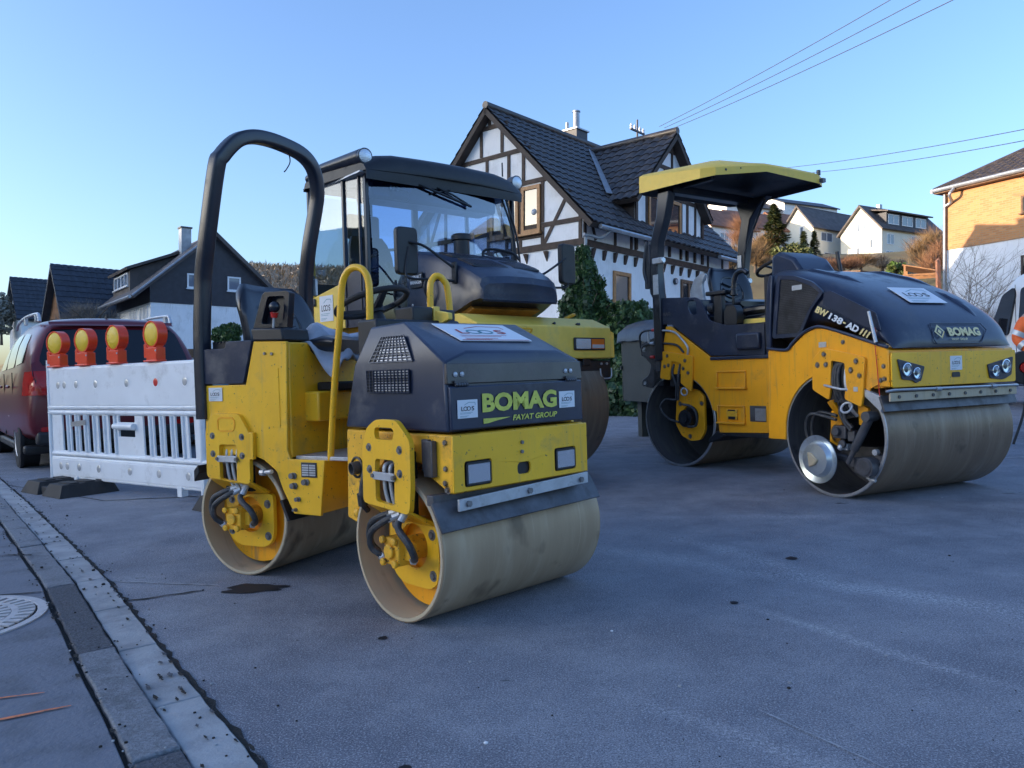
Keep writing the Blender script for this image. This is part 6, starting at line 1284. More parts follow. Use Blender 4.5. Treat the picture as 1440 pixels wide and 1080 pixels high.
b = MB(); b.box(-0.35, -0.25, -0.0145, -0.013, 1.555, 1.592); b.build('sticker', 'galv', CR)
b = MB(); b.prism([(-0.62, 1.105), (-0.63, 1.30), (-0.60, 1.62), (-0.575, 1.70), (-0.54, 1.70), (-0.575, 1.30), (-0.575, 1.105)], -0.030, -0.004, 'y'); b.build('hood_edge', 'hood', CR, bevel=0.008)
b = MB(); b.prism(rpoly([(-0.055, 1.505), (0.02, 1.515), (0.40, 1.325), (0.435, 1.22), (0.435, 1.195)], 0.01)+[(0.30, 1.235), (-0.06, 1.42)], -0.010, -0.004, 'y'); b.build('flank_panel', 'hood', CR, bevel=0.004)
b = MB(); b.tube([(0.50, -0.025, 1.085), (0.43, -0.025, 1.105), (0.0, -0.022, 1.243), (-0.13, -0.022, 1.258), (-0.25, -0.022, 1.218), (-0.35, -0.022, 1.15), (-0.42, -0.022, 1.100), (-0.62, -0.022, 1.120)], 0.012, 8); b.build('hood_seal', 'hood', CR)
dirx = Vector((0.472, 0, -0.225)).normalized(); upx = Vector((0.225, 0, 0.472)).normalized()
def stext(s, O, wd, ht, m, bold=0.03): return text(s, 'lettering', m, CR, O, dirx, upx, wd, ht, bold=bold, shear=0.15, ext=0.0)
t_ = stext('BW', (-0.130, -0.0155, 1.372), 0.125, 0.052, 'decal_gold', 0.05); t_ = stext('138', Vector((-0.130, -0.0155, 1.372))+dirx*0.135, 0.135, 0.050, 'decal_white', 0.04); t_ = stext('AD', Vector((-0.130, -0.0155, 1.372))+dirx*0.305, 0.115, 0.050, 'decal_white', 0.05)
b = MB()
for k in range(3): o = Vector((-0.130, -0.0155, 1.372))+dirx*(0.435+0.030*k); sk = dirx*0.015; b.add([o, o+dirx*0.014, o+dirx*0.014+upx*0.05+sk, o+upx*0.05+sk], [(0, 1, 2, 3)])
o = Vector((-0.130, -0.0155, 1.372))+dirx*0.272; b.add([o+upx*0.02, o+dirx*0.026+upx*0.02, o+dirx*0.03+upx*0.032, o+dirx*0.004+upx*0.032], [(0, 1, 2, 3)]); b.build('stripe', 'decal_gold', CR)
# badge on the hood nose
p0 = Vector((0.541, 0.40, 1.138)); ts = Vector((-0.066, 0, 0.090)).normalized(); nn_ = Vector((0, 1, 0)).cross(ts)
def nose_pt(y, z):
    return Vector((interp([(1.07, 0.511), (1.115, 0.510), (1.18, 0.490), (1.262, 0.447), (1.35, 0.366)], z) if z > 1.07 else 0.5, y, z))
def nquad(b, pts, off=0.004, m=0): b.add([nose_pt(y, z)+nn_*off for y, z in pts], [tuple(range(len(pts)))], m)
A0_ = nose_pt(0.60, 1.150); A1_ = nose_pt(0.60, 1.215); nd = (A1_-A0_).normalized(); nz = Vector((0, 1, 0)).cross(nd)
text('BOMAG', 'lettering', 'decal_gold', CR, A0_+nz*0.008, (0, 1, 0), nd, 0.345, 0.068, bold=0.05, ext=0.001)
text('FAYAT GROUP', 'lettering', 'decal_gold', CR, nose_pt(0.61, 1.118)+nz*0.010, (0, 1, 0), nd, 0.17, 0.018, bold=0.01, ext=0.001)
b = MB(); c = nose_pt(0.505, 1.182)+nz*0.009; e = Vector((0, 1, 0))
def dia(r, r2, a0, a1):
    P = [Vector((0, 0)), ]
    pts = [(r, 0), (0, r), (-r, 0), (0, -r)]; q = [(r2, 0), (0, r2), (-r2, 0), (0, -r2)]
    for i in range(a0, a1): j = (i+1) % 4; i = i % 4; b.add([c+e*pts[i][0]+nd*pts[i][1], c+e*pts[j][0]+nd*pts[j][1], c+e*q[j][0]+nd*q[j][1], c+e*q[i][0]+nd*q[i][1]], [(0, 1, 2, 3)])
dia(0.055, 0.036, 0, 3); dia(0.020, 0.0, 0, 4); dia(0.055, 0.04, 3, 4); b.build('badge', 'decal_gold', CR)
b = MB(); fr_ = [(0.43, 1.125), (0.46, 1.245), (1.0, 1.245), (1.03, 1.195), (0.93, 1.10), (0.45, 1.10)]
for i in range(len(fr_)): a, c_ = fr_[i], fr_[(i+1) % len(fr_)]; b.tube([nose_pt(*a)+nz*0.004, nose_pt(*c_)+nz*0.004], 0.0035, 6, smooth=False)
b.build('badge_panel', 'hood', CR)
dS = (Vector((0.30, 0, hood_z(0.30, 0.66)))-Vector((0.10, 0, hood_z(0.10, 0.66)))).normalized()
loos_sheet(CR, Vector((0.302, 0.47, hood_z(0.302, 0.66)+0.012)), (0, 1, 0), -dS, 0.40, 0.235, framed=True)
# fluted rod and stay at the nose corner
b = MB(); b.cyl((0.425, -0.045, 1.12), (0.372, -0.045, 1.335), 0.013, 0.010, n=10); b.build('gas_strut', 'galv', CR); b = MB(); b.cyl((0.41, -0.03, 1.125), (0.395, -0.03, 1.22), 0.012, n=8); b.cyl((0.40, -0.025, 1.12), (0.43, -0.02, 0.70), 0.003, n=6); b.build('stay_cable', 'red', CR)
# instrument console behind the hood with steering wheel
b = MB(); b.prism([(-0.98, 1.30), (-0.93, 1.92), (-0.86, 1.95), (-0.68, 1.87), (-0.58, 1.74), (-0.62, 1.30)], 0.34, 0.74, 'y'); b.build('instrument_console', 'hood', CR, bevel=0.03)
b = MB(); b.tube([(-0.60, 0.80, 1.72), (-0.64, 0.80, 1.93)], 0.016, 8, smooth=False); b.build('exhaust_stub', 'plastic_black', CR)
b = MB(); b.box(-0.66, -0.60, 0.0, 1.32, 1.10, 1.70); b.build('hood_back', 'plastic_black', CR)
# ---- rear half
b = MB(); rb = [(-0.205, 0.89), (-0.19, 1.13), (-0.126, 1.40), (-0.06, 1.40), (0.449, 1.066), (1.10, 1.05), (1.10, 0.386), (0.52, 0.362), (0.50, 0.50), (0.486, 0.56)]
b.prism(rb+arch(14, 100, 16)+[(-0.10, 0.86)], -0.012, 0.006, 'y'); b.build('side_panel', 'orange_yellow', CR, M=R2, bevel=0.004)
b = MB(); b.prism([(-0.12, 0.97), (-0.12, 1.38), (0.44, 1.05), (1.08, 1.035), (1.08, 0.40), (0.55, 0.38), (0.45, 0.70), (0.2, 0.96)], 0.008, 1.32, 'y'); b.build('rear_frame', 'orange_yellow', CR, M=R2)
b = MB(); b.prism(rpoly([(-0.205, 0.88), (-0.162, 1.155), (0.0, 1.13), (0.236, 1.09), (0.222, 0.90), (0.205, 0.745), (0.07, 0.83), (0.085, 1.025), (-0.045, 1.05), (-0.075, 0.86)], 0.018), -0.036, -0.013, 'y'); b.build('support_plate', 'orange_yellow', CR, M=R2, bevel=0.005)
bolts(CR, [(-0.10, 1.105), (-0.135, 1.0), (-0.085, 1.01), (0.135, 1.05), (0.11, 0.975), (0.17, 0.93)], r=0.013, y=-0.036, M=R2)
b = MB(); b.box(-0.09, 0.10, -0.011, 0.02, 0.80, 1.05); b.build('recess', 'plastic_black', CR, M=R2)
for pts in ([(-0.03, -0.01, 1.02), (-0.04, -0.03, 0.93), (0.0, -0.02, 0.80), (-0.03, 0.0, 0.66)], [(0.05, -0.01, 1.02), (0.04, -0.03, 0.9), (0.03, -0.02, 0.78), (0.0, 0.0, 0.66)], [(-0.03, 0.0, 0.66), (-0.15, -0.02, 0.665), (-0.22, -0.02, 0.58), (-0.14, -0.01, 0.48), (0.0, 0.0, 0.44)], [(0.06, 0.0, 0.62), (0.20, -0.03, 0.60), (0.26, -0.03, 0.52), (0.24, -0.02, 0.42), (0.12, 0.0, 0.40)]):
    b = MB(); b.tube(pts, 0.012, 8); b.build('hydraulic_hose', 'hose', CR, M=R2)
b = MB(); b.tube([(0.11+0.04*cos(2*pi*i/16), -0.03, 0.745+0.035*sin(2*pi*i/16)) for i in range(16)], 0.008, 8, closed=True, sub=2); b.build('tie_down_ring', 'galv', CR, M=R2)
b = MB(); pp_ = [(-0.05, 0.80), (-0.08, 0.62), (-0.10, 0.42), (-0.02, 0.30), (0.10, 0.255), (0.22, 0.27), (0.28, 0.36), (0.28, 0.70), (0.20, 0.76)]
b.prism(rpoly(pp_, 0.03), 0.06, 0.09, 'y', [circ(0.10, 0.50, 0.105, 24)]); b.build('motor_plate', 'orange_yellow', CR, M=R2, bevel=0.004)
b = MB(); b.cyl((0.08, 0.49, 0.48), (0.08, 0.0, 0.48), 0.085, n=24); b.cyl((0.08, 0.0, 0.48), (0.08, -0.03, 0.48), 0.05, n=16); b.build('drive_motor', 'plastic_black', CR, M=R2)
bolts(CR, [(0.09, 0.30), (0.25, 0.63), (-0.03, 0.62)], r=0.016, y=0.06, M=R2)
# steps
for x0, x1, z0, z1 in ((0.515, 0.835, 0.783, 0.935), (0.515, 0.815, 0.460, 0.615)):
    b = MB(); b.prism([(x0, z0), (x1, z0), (x1, z1), (x0, z1)], -0.0145, -0.0125, 'y', m=0); b.build('step_recess', 'orange_yellow', CR, M=R2)
    b = MB(); b.box(x0-0.01, x1+0.012, -0.045, -0.013, z0-0.01, z0+0.006); b.box(x0-0.004, x1+0.004, -0.030, -0.013, z1-0.006, z1+0.006); b.box(x0-0.006, x0+0.006, -0.030, -0.013, z0+0.006, z1-0.006); b.box(x1-0.006, x1+0.006, -0.026, -0.013, z0+0.006, z1-0.006); b.build('step', 'orange_yellow', CR, M=R2, bevel=0.003)
b = MB(); b.box(0.62, 0.74, -0.030, -0.0145, 0.49, 0.585)
b.build('articulation_joint', 'yellow_worn', CR, M=R2, bevel=0.006)
b = MB(); b.box(0.64, 0.72, -0.032, -0.0305, 0.57, 0.583); b.box(0.64, 0.72, -0.032, -0.0305, 0.495, 0.52); b.build('recess', 'plastic_black', CR, M=R2)
b = MB(); b.box(0.872, 1.045, -0.0145, -0.0125, 0.480, 0.622); cb_ = b.build('compartment', 'steel_dark', CR, M=R2); b = MB(); b.box(0.93, 1.045, -0.018, -0.0147, 0.49, 0.60); b.build('compartment_lid', 'steel', cb_, M=R2)
b = MB(); b.hexa([(0.40, -0.02, 0.26), (0.60, -0.03, 0.34), (0.60, 1.3, 0.34), (0.40, 1.3, 0.26), (0.39, -0.02, 0.29), (0.50, -0.03, 0.375), (0.50, 1.3, 0.375), (0.39, 1.3, 0.29)]); b.box(0.50, 1.08, -0.01, 1.3, 0.335, 0.375); b.build('scraper_blade', 'plastic_black', CR, M=R2, bevel=0.004)
# rear tank
b = MB(); tk = [(-0.275, 1.425), (-0.255, 1.70), (0.28, 1.655), (0.335, 1.62), (0.44, 1.42), (0.62, 1.365), (1.05, 1.35), (1.05, 1.075), (0.45, 1.085), (-0.055, 1.42)]
b.prism(rpoly(tk, 0.02), -0.018, 0.0, 'y', [rpoly([(0.175, 1.555), (0.215, 1.495), (0.285, 1.49), (0.275, 1.62), (0.175, 1.63)], 0.015)]); b.build('tank_side', 'hood', CR, M=R2, bevel=0.006)
b = MB(); b.prism([(-0.27, 1.43), (-0.25, 1.69), (0.14, 1.655), (0.14, 1.43)], 0.001, 1.32, 'y'); b.prism([(0.141, 1.43), (0.141, 1.48), (0.43, 1.40), (0.44, 1.10), (0.0, 1.40)], 0.001, 1.32, 'y'); b.build('water_tank', 'hood', CR, M=R2, bevel=0.01)
text('BOMAG', 'lettering', 'steel_dark', CR, (-0.225, -0.0205, 1.505), (1, 0, 0.02), (0, 0, 1), 0.17, 0.035, bold=0.03, M=R2)
b = MB(); b.prism(rpoly([(-0.24, 1.49), (-0.24, 1.57), (-0.10, 1.585), (0.03, 1.545), (0.03, 1.535), (-0.04, 1.53), (-0.04, 1.49)], 0.01), -0.0205, -0.0185, 'y'); b.build('tank_emboss', 'hood', CR, M=R2, bevel=0.001)
b = MB(); b.prism([(0.46, 1.09), (0.46, 1.36), (1.09, 1.345), (1.09, 1.06)], 0.002, 0.15, 'y'); b.box(0.44, 1.10, -0.03, 0.0, 1.045, 1.075); b.build('floor_side', 'hood', CR, M=R2, bevel=0.006)
b = MB(); b.box(0.76, 1.02, -0.055, -0.002, 1.13, 1.28); b.build('toolbox_step', 'hood', CR, M=R2, bevel=0.02)
b = MB(); b.box(0.42, 1.10, 0.0, 1.32, 1.345, 1.365); b.build('floor', 'plastic_black', CR, M=R2)
b = MB(); b.hexa([(0.66, 0.16, 1.366), (1.10, 0.16, 1.366), (1.10, 0.42, 1.366), (0.66, 0.42, 1.366), (0.68, 0.18, 1.42), (1.10, 0.18, 1.415), (1.10, 0.38, 1.415), (0.68, 0.38, 1.42)]); b.build('floor_cover', 'yellow_pale', CR, M=R2, bevel=0.01)
# seat, armrest consoles
seat(CR, R2 @ Matrix.Translation((0.30, 0.62, 0)) @ Matrix.Rotation(radians(-8), 4, 'Z'), 0.0, 0.0, 1.55, w2=0.27, hh=0.42)
b = MB(); b.prism(rpoly([(-0.06, 1.50), (-0.08, 1.75), (-0.02, 1.88), (0.08, 1.93), (0.13, 1.92), (0.08, 1.82), (0.10, 1.66), (0.16, 1.50)], 0.03), 0.30, 0.335, 'y'); b.build('seat_shell', 'galv', CR, M=R2, bevel=0.01)
b = MB(); b.box(0.36, 0.60, 0.02, 0.14, 1.66, 1.70); b.box(0.44, 0.54, 0.04, 0.10, 1.38, 1.66); b.cyl((0.38, 0.06, 1.54), (0.45, 0.06, 1.54), 0.05, n=14); b.box(0.34, 0.62, 0.10, 0.30, 1.37, 1.47); b.build('armrest_console', 'plastic_black', CR, M=R2, bevel=0.01)
b = MB(); b.prism(rpoly([(0.56, 1.365), (0.56, 1.50), (0.60, 1.55), (0.68, 1.55), (0.71, 1.50), (0.71, 1.365)], 0.02), 0.04, 0.14, 'y'); b.cyl((0.64, 0.09, 1.54), (0.64, 0.09, 1.66), 0.015, n=8); b.cyl((0.64, 0.09, 1.64), (0.64, 0.09, 1.70), 0.036, 0.03, n=12); b.build('drive_lever', 'plastic_black', CR, M=R2, bevel=0.01)
b = MB(); b.tube([(0.64, 0.09, 1.70), (0.65, 0.09, 1.78), (0.68, 0.09, 1.84), (0.75, 0.09, 1.86), (0.80, 0.09, 1.83)], 0.024, 10); b.build('lever_grip', 'vinyl', CR, M=R2)
for z, r in ((1.50, 0.045), (1.42, 0.03)): b = MB(); b.tube([(0.60, 0.30, z), (0.85, 0.32, z+0.01), (1.10, 0.35, z)], r, 10); b.build('seat_rail', 'vinyl', CR, M=R2)
b = MB(); b.prism([(0.20, 1.38), (0.20, 1.55), (0.52, 1.55), (0.52, 1.38)], 0.42, 0.85, 'y'); b.build('seat_pedestal', 'plastic_black', CR, M=R2, bevel=0.02)
b = MB(); sc = Vector((0.66, 0.72, 1.94)); n1 = Vector((-0.4, 0, 1)).normalized(); ex = Vector((1, 0, 0.4)).normalized(); ey = Vector((0, 1, 0))
b.tube([sc+ex*0.19*cos(2*pi*i/24)+ey*0.19*sin(2*pi*i/24) for i in range(24)], 0.016, 10, closed=True, sub=2); sw = b.build('steering_wheel', 'rubber', CR, M=R2)
b = MB(); b.cyl(sc-n1*0.05, sc-n1*0.02, 0.05, n=18)
for a in (0.5, 2.6, 4.7): b.tube([sc-n1*0.03, sc+(ex*cos(a)+ey*sin(a))*0.18], 0.013, 6, smooth=False)
b.build('spoke', 'plastic_black', sw, M=R2)
b = MB(); b.cyl(sc-n1*0.05, (0.80, 0.72, 1.40), 0.035, 0.06, n=12); b.build('steering_column', 'plastic_black', CR, M=R2)
# canopy legs
def leg2(pts, y0, y1):
    b = MB(); secs = []
    for x0, x1, z in pts: secs.append([(x0, y0, z), (x1, y0, z), (x1, y1, z), (x0, y1, z)])
    b.loft(secs, sm=False); b.build('canopy_leg', 'rops', CR, M=R2, bevel=0.012)
leg2([(-0.26, -0.16, 1.06), (-0.27, -0.16, 1.70), (-0.30, -0.17, 1.75), (-0.33, -0.19, 2.0), (-0.28, -0.16, 2.26), (-0.19, -0.06, 2.50), (-0.16, 0.0, 2.745)], -0.05, 0.05)
leg2([(-0.17, -0.05, 1.40), (-0.16, -0.05, 2.05), (-0.13, -0.01, 2.33), (-0.08, 0.04, 2.55), (-0.12, 0.14, 2.67), (-0.16, 0.26, 2.765)], 1.14, 1.24)
b = MB(); b.box(-0.36, -0.28, -0.06, 0.0, 1.80, 2.25); b.tube([(-0.33, -0.05, 1.85), (-0.36, -0.06, 2.0), (-0.32, -0.05, 2.28)], 0.02, 8); b.build('leg_bracket', 'rops', CR, M=R2, bevel=0.01)
b = MB(); b.box(-0.245, -0.175, -0.056, -0.052, 1.73, 1.93); b.build('sticker', 'galv', CR, M=R2); b = MB(); b.box(-0.13, -0.08, 1.13, 1.137, 2.05, 2.18); b.build('sticker', 'galv', CR, M=R2)
for y, z, x in ((-0.07, 2.03, -0.17), (1.12, 1.86, -0.05)):
    b = MB(); b.box(x-0.04, x+0.09, y-0.03, y+0.02, z, z+0.06); wl = b.build('work_light', 'galv', CR, M=R2, bevel=0.008); b = MB(); b.cyl((x+0.09, y-0.005, z+0.03), (x+0.10, y-0.005, z+0.03), 0.026, n=14); b.build('lens', 'lamp_lens', wl, M=R2)
b = MB(); b.cyl((0.27, 1.10, 2.72), (0.11, 1.10, 2.43), 0.012, n=8); b.cyl((0.12, 1.10, 2.45), (-0.02, 1.10, 2.18), 0.007, n=8); b.build('gas_strut', 'plastic_black', CR, M=R2)
# canopy roof: shallow pan with bevelled rim
can = [(-0.33, -0.13), (0.46, -0.12), (0.56, -0.02), (0.70, 0.55), (0.82, 1.22), (0.76, 1.36), (-0.22, 1.42), (-0.36, 1.30), (-0.40, 0.0)]
cc_ = (0.16, 0.63); hb = [2.765, 2.745, 2.765, 2.835, 2.770, 2.765, 2.77, 2.77, 2.77]
def scl(k): return [(cc_[0]+(x-cc_[0])*k, cc_[1]+(y-cc_[1])*k) for x, y in can]
ht_ = [2.93, 2.835, 2.84, 2.895, 2.855, 2.86, 2.93, 2.94, 2.94]
b = MB(); S1 = [(x, y, h) for (x, y), h in zip(can, hb)]; S2 = [(x, y, h) for (x, y), h in zip(scl(0.995), ht_)]; S3 = [(x, y, h+0.025) for (x, y), h in zip(scl(0.95), ht_)]; S4 = [(x, y, 2.975) for x, y in scl(0.60)]; S5 = [(x, y, 2.985) for x, y in scl(0.05)]
b.loft([S1, S2, S3, S4, S5], sm=False, caps=False)
b.build('canopy', 'yellow_pale', CR, M=R2, angle=25)
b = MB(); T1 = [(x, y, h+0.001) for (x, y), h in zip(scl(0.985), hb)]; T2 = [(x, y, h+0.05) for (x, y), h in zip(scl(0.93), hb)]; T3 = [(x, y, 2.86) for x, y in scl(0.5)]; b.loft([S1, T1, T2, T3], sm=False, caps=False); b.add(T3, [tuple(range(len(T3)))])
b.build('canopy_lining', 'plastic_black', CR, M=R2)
b = MB(); b.box(-0.10, 0.02, 0.0, 1.24, 2.72, 2.80); b.box(-0.30, 0.40, 0.10, 0.16, 2.77, 2.83); b.build('canopy_frame', 'rops', CR, M=R2, bevel=0.01)
b = MB(); b.cyl((0.80, 1.24, 2.86), (0.80, 1.24, 2.91), 0.02, n=10); b.box(0.82, 0.86, 1.22, 1.27, 2.78, 2.82); b.build('rim_bracket', 'hood', CR, M=R2)
for x, y, z, r in ((0.585, 0.095, 2.825, 0.012), (0.625, 0.26, 2.85, 0.007)): b = MB(); b.cyl((x-0.01, y, z), (x+0.005, y, z), r, n=12); b.build('rim_hole', 'plastic_black', CR, M=R2)
# rear attachments at the left edge: bracket, hoses
b = MB(); b.prism(rpoly([(-0.30, 1.30), (-0.23, 1.30), (-0.23, 0.90), (-0.36, 0.78), (-0.50, 0.80), (-0.50, 0.86), (-0.40, 0.92), (-0.36, 1.02), (-0.50, 1.14), (-0.50, 1.24), (-0.42, 1.27)], 0.02), 0.0, 0.03, 'y'); b.box(-0.27, -0.21, -0.02, 0.05, 0.95, 1.42); b.build('rear_bracket', 'steel_dark', CR, M=R2, bevel=0.006)
bolts(CR, [(-0.46, 1.19), (-0.45, 0.83)], r=0.022, y=0.0, M=R2, mt='galv')
b = MB(); b.box(-0.30, -0.08, 0.06, 1.2, 1.18, 1.40); b.box(-0.33, -0.2, 0.0, 1.3, 0.80, 0.98); b.build('rear_crossmember', 'plastic_black', CR, M=R2, bevel=0.01)
for pts, m_ in (([(-0.52, 0.02, 1.20), (-0.51, 0.0, 1.33), (-0.42, -0.01, 1.375), (-0.26, -0.02, 1.37)], 'hose'), ([(-0.26, -0.02, 1.37), (-0.02, -0.03, 1.345), (0.09, -0.03, 1.27), (0.17, -0.03, 1.18), (0.16, -0.02, 1.11)], 'galv'), ([(-0.50, 0.02, 1.12), (-0.48, 0.0, 1.19), (-0.40, -0.01, 1.235), (-0.20, -0.02, 1.235), (0.02, -0.03, 1.21), (0.11, -0.02, 1.13)], 'hose'), ([(-0.38, 0.0, 1.24), (-0.39, 0.0, 1.37)], 'galv')):
    b = MB(); b.tube(pts, 0.011, 8); b.build('hydraulic_pipe', m_, CR, M=R2)
for x, z in ((-0.30, 1.375), (-0.33, 1.24), (-0.33, 1.10)): b = MB(); b.cyl((x, -0.03, z), (x+0.05, -0.03, z), 0.016, n=8); b.build('pipe_union', 'red' if z != 1.24 else 'galv', CR, M=R2)
# ================================================================ large cab roller in the middle
F3 = FR((-0.633, 6.513), 42); C3 = F3.inverted() @ FR((-1.2249, 6.7785), 50)
BR = empty('tandem_roller', M=F3)
tag(BR, 'big yellow roller with glazed driver cab standing behind the small roller', 'road roller')
r = 0.65
b = MB(); b.lathe([(r, 0.01), (r, 1.59), (r-0.01, 1.6), (r-0.03, 1.6), (r-0.03, 0), (r-0.01, 0)], (0, 0, r), (0, 1, 0), 110, close=True)
for y in (0.25, 1.34): b.lathe([(r-0.028, y), (r-0.028, y+0.02), (0.02, y+0.02), (0.02, y)], (0, 0, r), (0, 1, 0), 60, close=True)
o = b.build('drum', 'drum_deep', BR, angle=30); o['label'] = 'dark brown front drum'
b = MB(); M_ = Matrix.Translation((-3.1, 0.05, 0)); b.lathe([(r, 0.01), (r, 1.59), (r-0.01, 1.6), (r-0.03, 1.6), (r-0.03, 0), (r-0.01, 0)], (0, 0, r), (0, 1, 0), 96, close=True)
for y in (0.25, 1.34): b.lathe([(r-0.028, y), (r-0.028, y+0.02), (0.02, y+0.02), (0.02, y)], (0, 0, r), (0, 1, 0), 60, close=True)
o = b.build('drum', 'drum_deep', BR, angle=30, M=M_); o['label'] = 'rear drum hidden behind the small roller'
# low deck over the front drum
b = MB(); b.prism([(-0.62, 1.095), (-0.62, 1.49), (0.40, 1.478), (0.60, 1.388), (0.60, 1.095)], -0.10, 1.72, 'y'); b.build('front_frame', 'yellow_pale', BR, bevel=0.012)
b = MB(); b.hexa([(-0.60, 1.721, 1.10), (0.585, 1.721, 1.10), (0.585, 1.80, 1.10), (-0.60, 1.80, 1.10), (-0.62, 1.721, 1.47), (0.42, 1.721, 1.46), (0.585, 1.80, 1.34), (-0.60, 1.80, 1.34)]); b.build('deck_side', 'yellow', BR, bevel=0.008)
b = MB(); b.prism(rpoly([(1.125, 1.172), (1.605, 1.172), (1.605, 1.288), (1.125, 1.288)], 0.012), 0.602, 0.612, 'x'); hl = b.build('headlight', 'plastic_black', BR, bevel=0.003)
b = MB(); b.prism(rpoly([(1.150, 1.186), (1.370, 1.186), (1.370, 1.276), (1.150, 1.276)], 0.01), 0.6125, 0.618, 'x'); b.build('lens', 'lamp_lens', hl)
b = MB(); b.prism(rpoly([(1.385, 1.186), (1.585, 1.186), (1.585, 1.276), (1.385, 1.276)], 0.01), 0.6125, 0.618, 'x'); b.prism(rpoly([(1.39, 1.19), (1.58, 1.19), (1.58, 1.225), (1.39, 1.225)], 0.008), 0.6185, 0.620, 'x', m=1); b.build('indicator', ['lamp_orange', 'lamp_lens'], hl)
for y in (1.235, 1.26, 0.9): b = MB(); b.cyl((0.55, y, 1.405+0.0), (0.575, y, 1.415), 0.012, n=8); b.build('bolt', 'plastic_black', BR)
b = MB(); b.box(0.40, 0.56, 1.28, 1.76, 0.885, 1.075); b.box(0.56, 0.575, 1.30, 1.42, 1.03, 1.12); b.box(0.38, 0.54, -0.05, 1.60, 0.90, 1.08); b.build('scraper_box', 'plastic_black', BR, bevel=0.01)
b = MB(); b.tube([(0.58, 1.56, 1.0), (0.585, 1.565, 0.93), (0.585, 1.60, 0.905), (0.585, 1.70, 0.905), (0.585, 1.735, 0.93), (0.58, 1.74, 1.0)], 0.007, 8); b.build('grab_handle', 'galv', BR)
for y in (1.60, 1.69): b = MB(); b.cyl((0.56, y, 1.045), (0.572, y, 1.045), 0.012, n=10); b.build('bolt', 'galv', BR)
b = MB(); b.tube([(0.28, 1.42, 1.49), (0.32, 1.50, 1.525), (0.25, 1.60, 1.53), (0.20, 1.53, 1.50)], 0.014, 8); b.build('lifting_eye', 'yellow_worn', BR)
b = MB(); b.tube([(0.612, 0.33, 1.33), (0.64, 0.34, 1.35), (0.64, 0.50, 1.35), (0.612, 0.51, 1.31)], 0.008, 8); b.build('grab_handle', 'yellow_worn', BR)
b = MB(); b.box(-0.55, 0.10, 0.15, 1.15, 1.492, 1.60); b.build('turntable', 'rust', BR, bevel=0.02)
b = MB(); b.cyl((-0.2, 0.65, 1.49), (-0.2, 0.65, 1.66), 0.42, n=36); b.build('slew_ring', 'orange_yellow', BR)
# main body under the cab
b = MB(); b.prism([(-2.7, 0.95), (-2.7, 1.46), (-0.02, 1.46), (-0.02, 1.05)], 0.10, 1.70, 'y'); b.build('chassis', 'yellow', BR, M=C3, bevel=0.015)
b = MB(); b.prism([(-1.9, 0.55), (-1.9, 0.94), (-0.30, 0.94), (-0.40, 0.55)], 0.20, 1.60, 'y'); b.build('belly', 'plastic_black', BR, M=C3, bevel=0.02)
b = MB(); b.box(-2.4, -1.0, 0.25, 1.60, 1.10, 1.55); b.build('rear_hood', 'yellow', BR, M=C3, bevel=0.05)
b = MB(); b.prism(rpoly([(-0.70, 1.02), (-0.28, 1.02), (-0.28, 1.30), (-0.70, 1.30)], 0.04), 0.02, 0.095, 'y'); b.build('filler_cover', 'plastic_black', BR, M=C3, bevel=0.01)
# cab: floor box, corner posts, glazing, roof
NB = [(0.0, 0.0), (0.0, 1.68), (-0.93, 1.80), (-0.93, -0.11)]     # plan: widens to the back
def wallpt(y0, y1): pass
P_fl, P_fr, P_rr, P_rl = [Vector((*p, 0)) for p in NB]
zt, zb_ = 2.80, 1.44
def post(p, x0, z0, z1, w=0.035): b = MB(); b.box(p.x-w, p.x+w*0.2, p.y-w*0.5, p.y+w*0.5, z0, z1); b.xf(Matrix.Translation((x0, 0, 0))); return b
for p, z0 in ((P_fl, 1.46), (P_fr, 1.46), (P_rr, 1.46)): post(p, 0, z0, zt).build('cab_post', 'rops', BR, M=C3, bevel=0.006)
sdv = (P_rl-P_fl).normalized()      # side direction towards the back
def sidebox(t0, t1, z0, z1, o0=-0.012, o1=0.012, right=False):
    b = MB(); base, dv = (P_fl, sdv) if not right else (P_fr, (P_rr-P_fr).normalized()); nv = Vector((-dv.y, dv.x, 0))*(1 if right else -1)
    if nv.y > 0 and not right: nv = -nv
    q = []
    for z in (z0, z1):
        for t, o in ((t0, o0), (t1, o0), (t1, o1), (t0, o1)): v = base+dv*t+nv*o; q.append((v.x, v.y, z))
    b.hexa(q); return b
sidebox(0.875, 0.935, 1.44, 2.30, -0.02, 0.03).build('cab_pillar', 'yellow_pale', BR, M=C3, bevel=0.01)
sidebox(0.89, 0.93, 2.301, zt, -0.02, 0.025).build('cab_pillar', 'rops', BR, M=C3, bevel=0.01)
# door: lower yellow panel with window above
b = sidebox(0.36, 0.87, 1.44, 1.76, -0.01, 0.022); b.v = [(x, y, z+0.10 if (z > 1.7 and x > -0.6) else z) for x, y, z in b.v]; dr = b.build('door', 'yellow_pale', BR, M=C3, bevel=0.008)
for z in (1.93, 1.71, 1.48): b = sidebox(0.82, 0.875, z-0.035, z+0.035, 0.022, 0.045); b.build('hinge', 'steel_dark', dr, M=C3, bevel=0.01)
b = sidebox(0.36, 0.88, 1.765, 2.79, 0.0, 0.006); b.build('window', 'cab_side_glass', dr, M=C3)
b = sidebox(0.95, 1.0, 1.78, 1.80, 0.0, 0.02); sidebox(0.40, 0.62, 1.86, 2.02, 0.007, 0.02)
sv = Vector((sdv.x, sdv.y, 0)); nv = Vector((sdv.y, -sdv.x, 0)); nv = nv if nv.y < 0 else -nv
q = P_fl+sdv*0.76+nv*0.025+Vector((0, 0, 1.52)); loos_sheet(BR, q, -sdv, (0, 0, 1), 0.22, 0.24, M=C3)
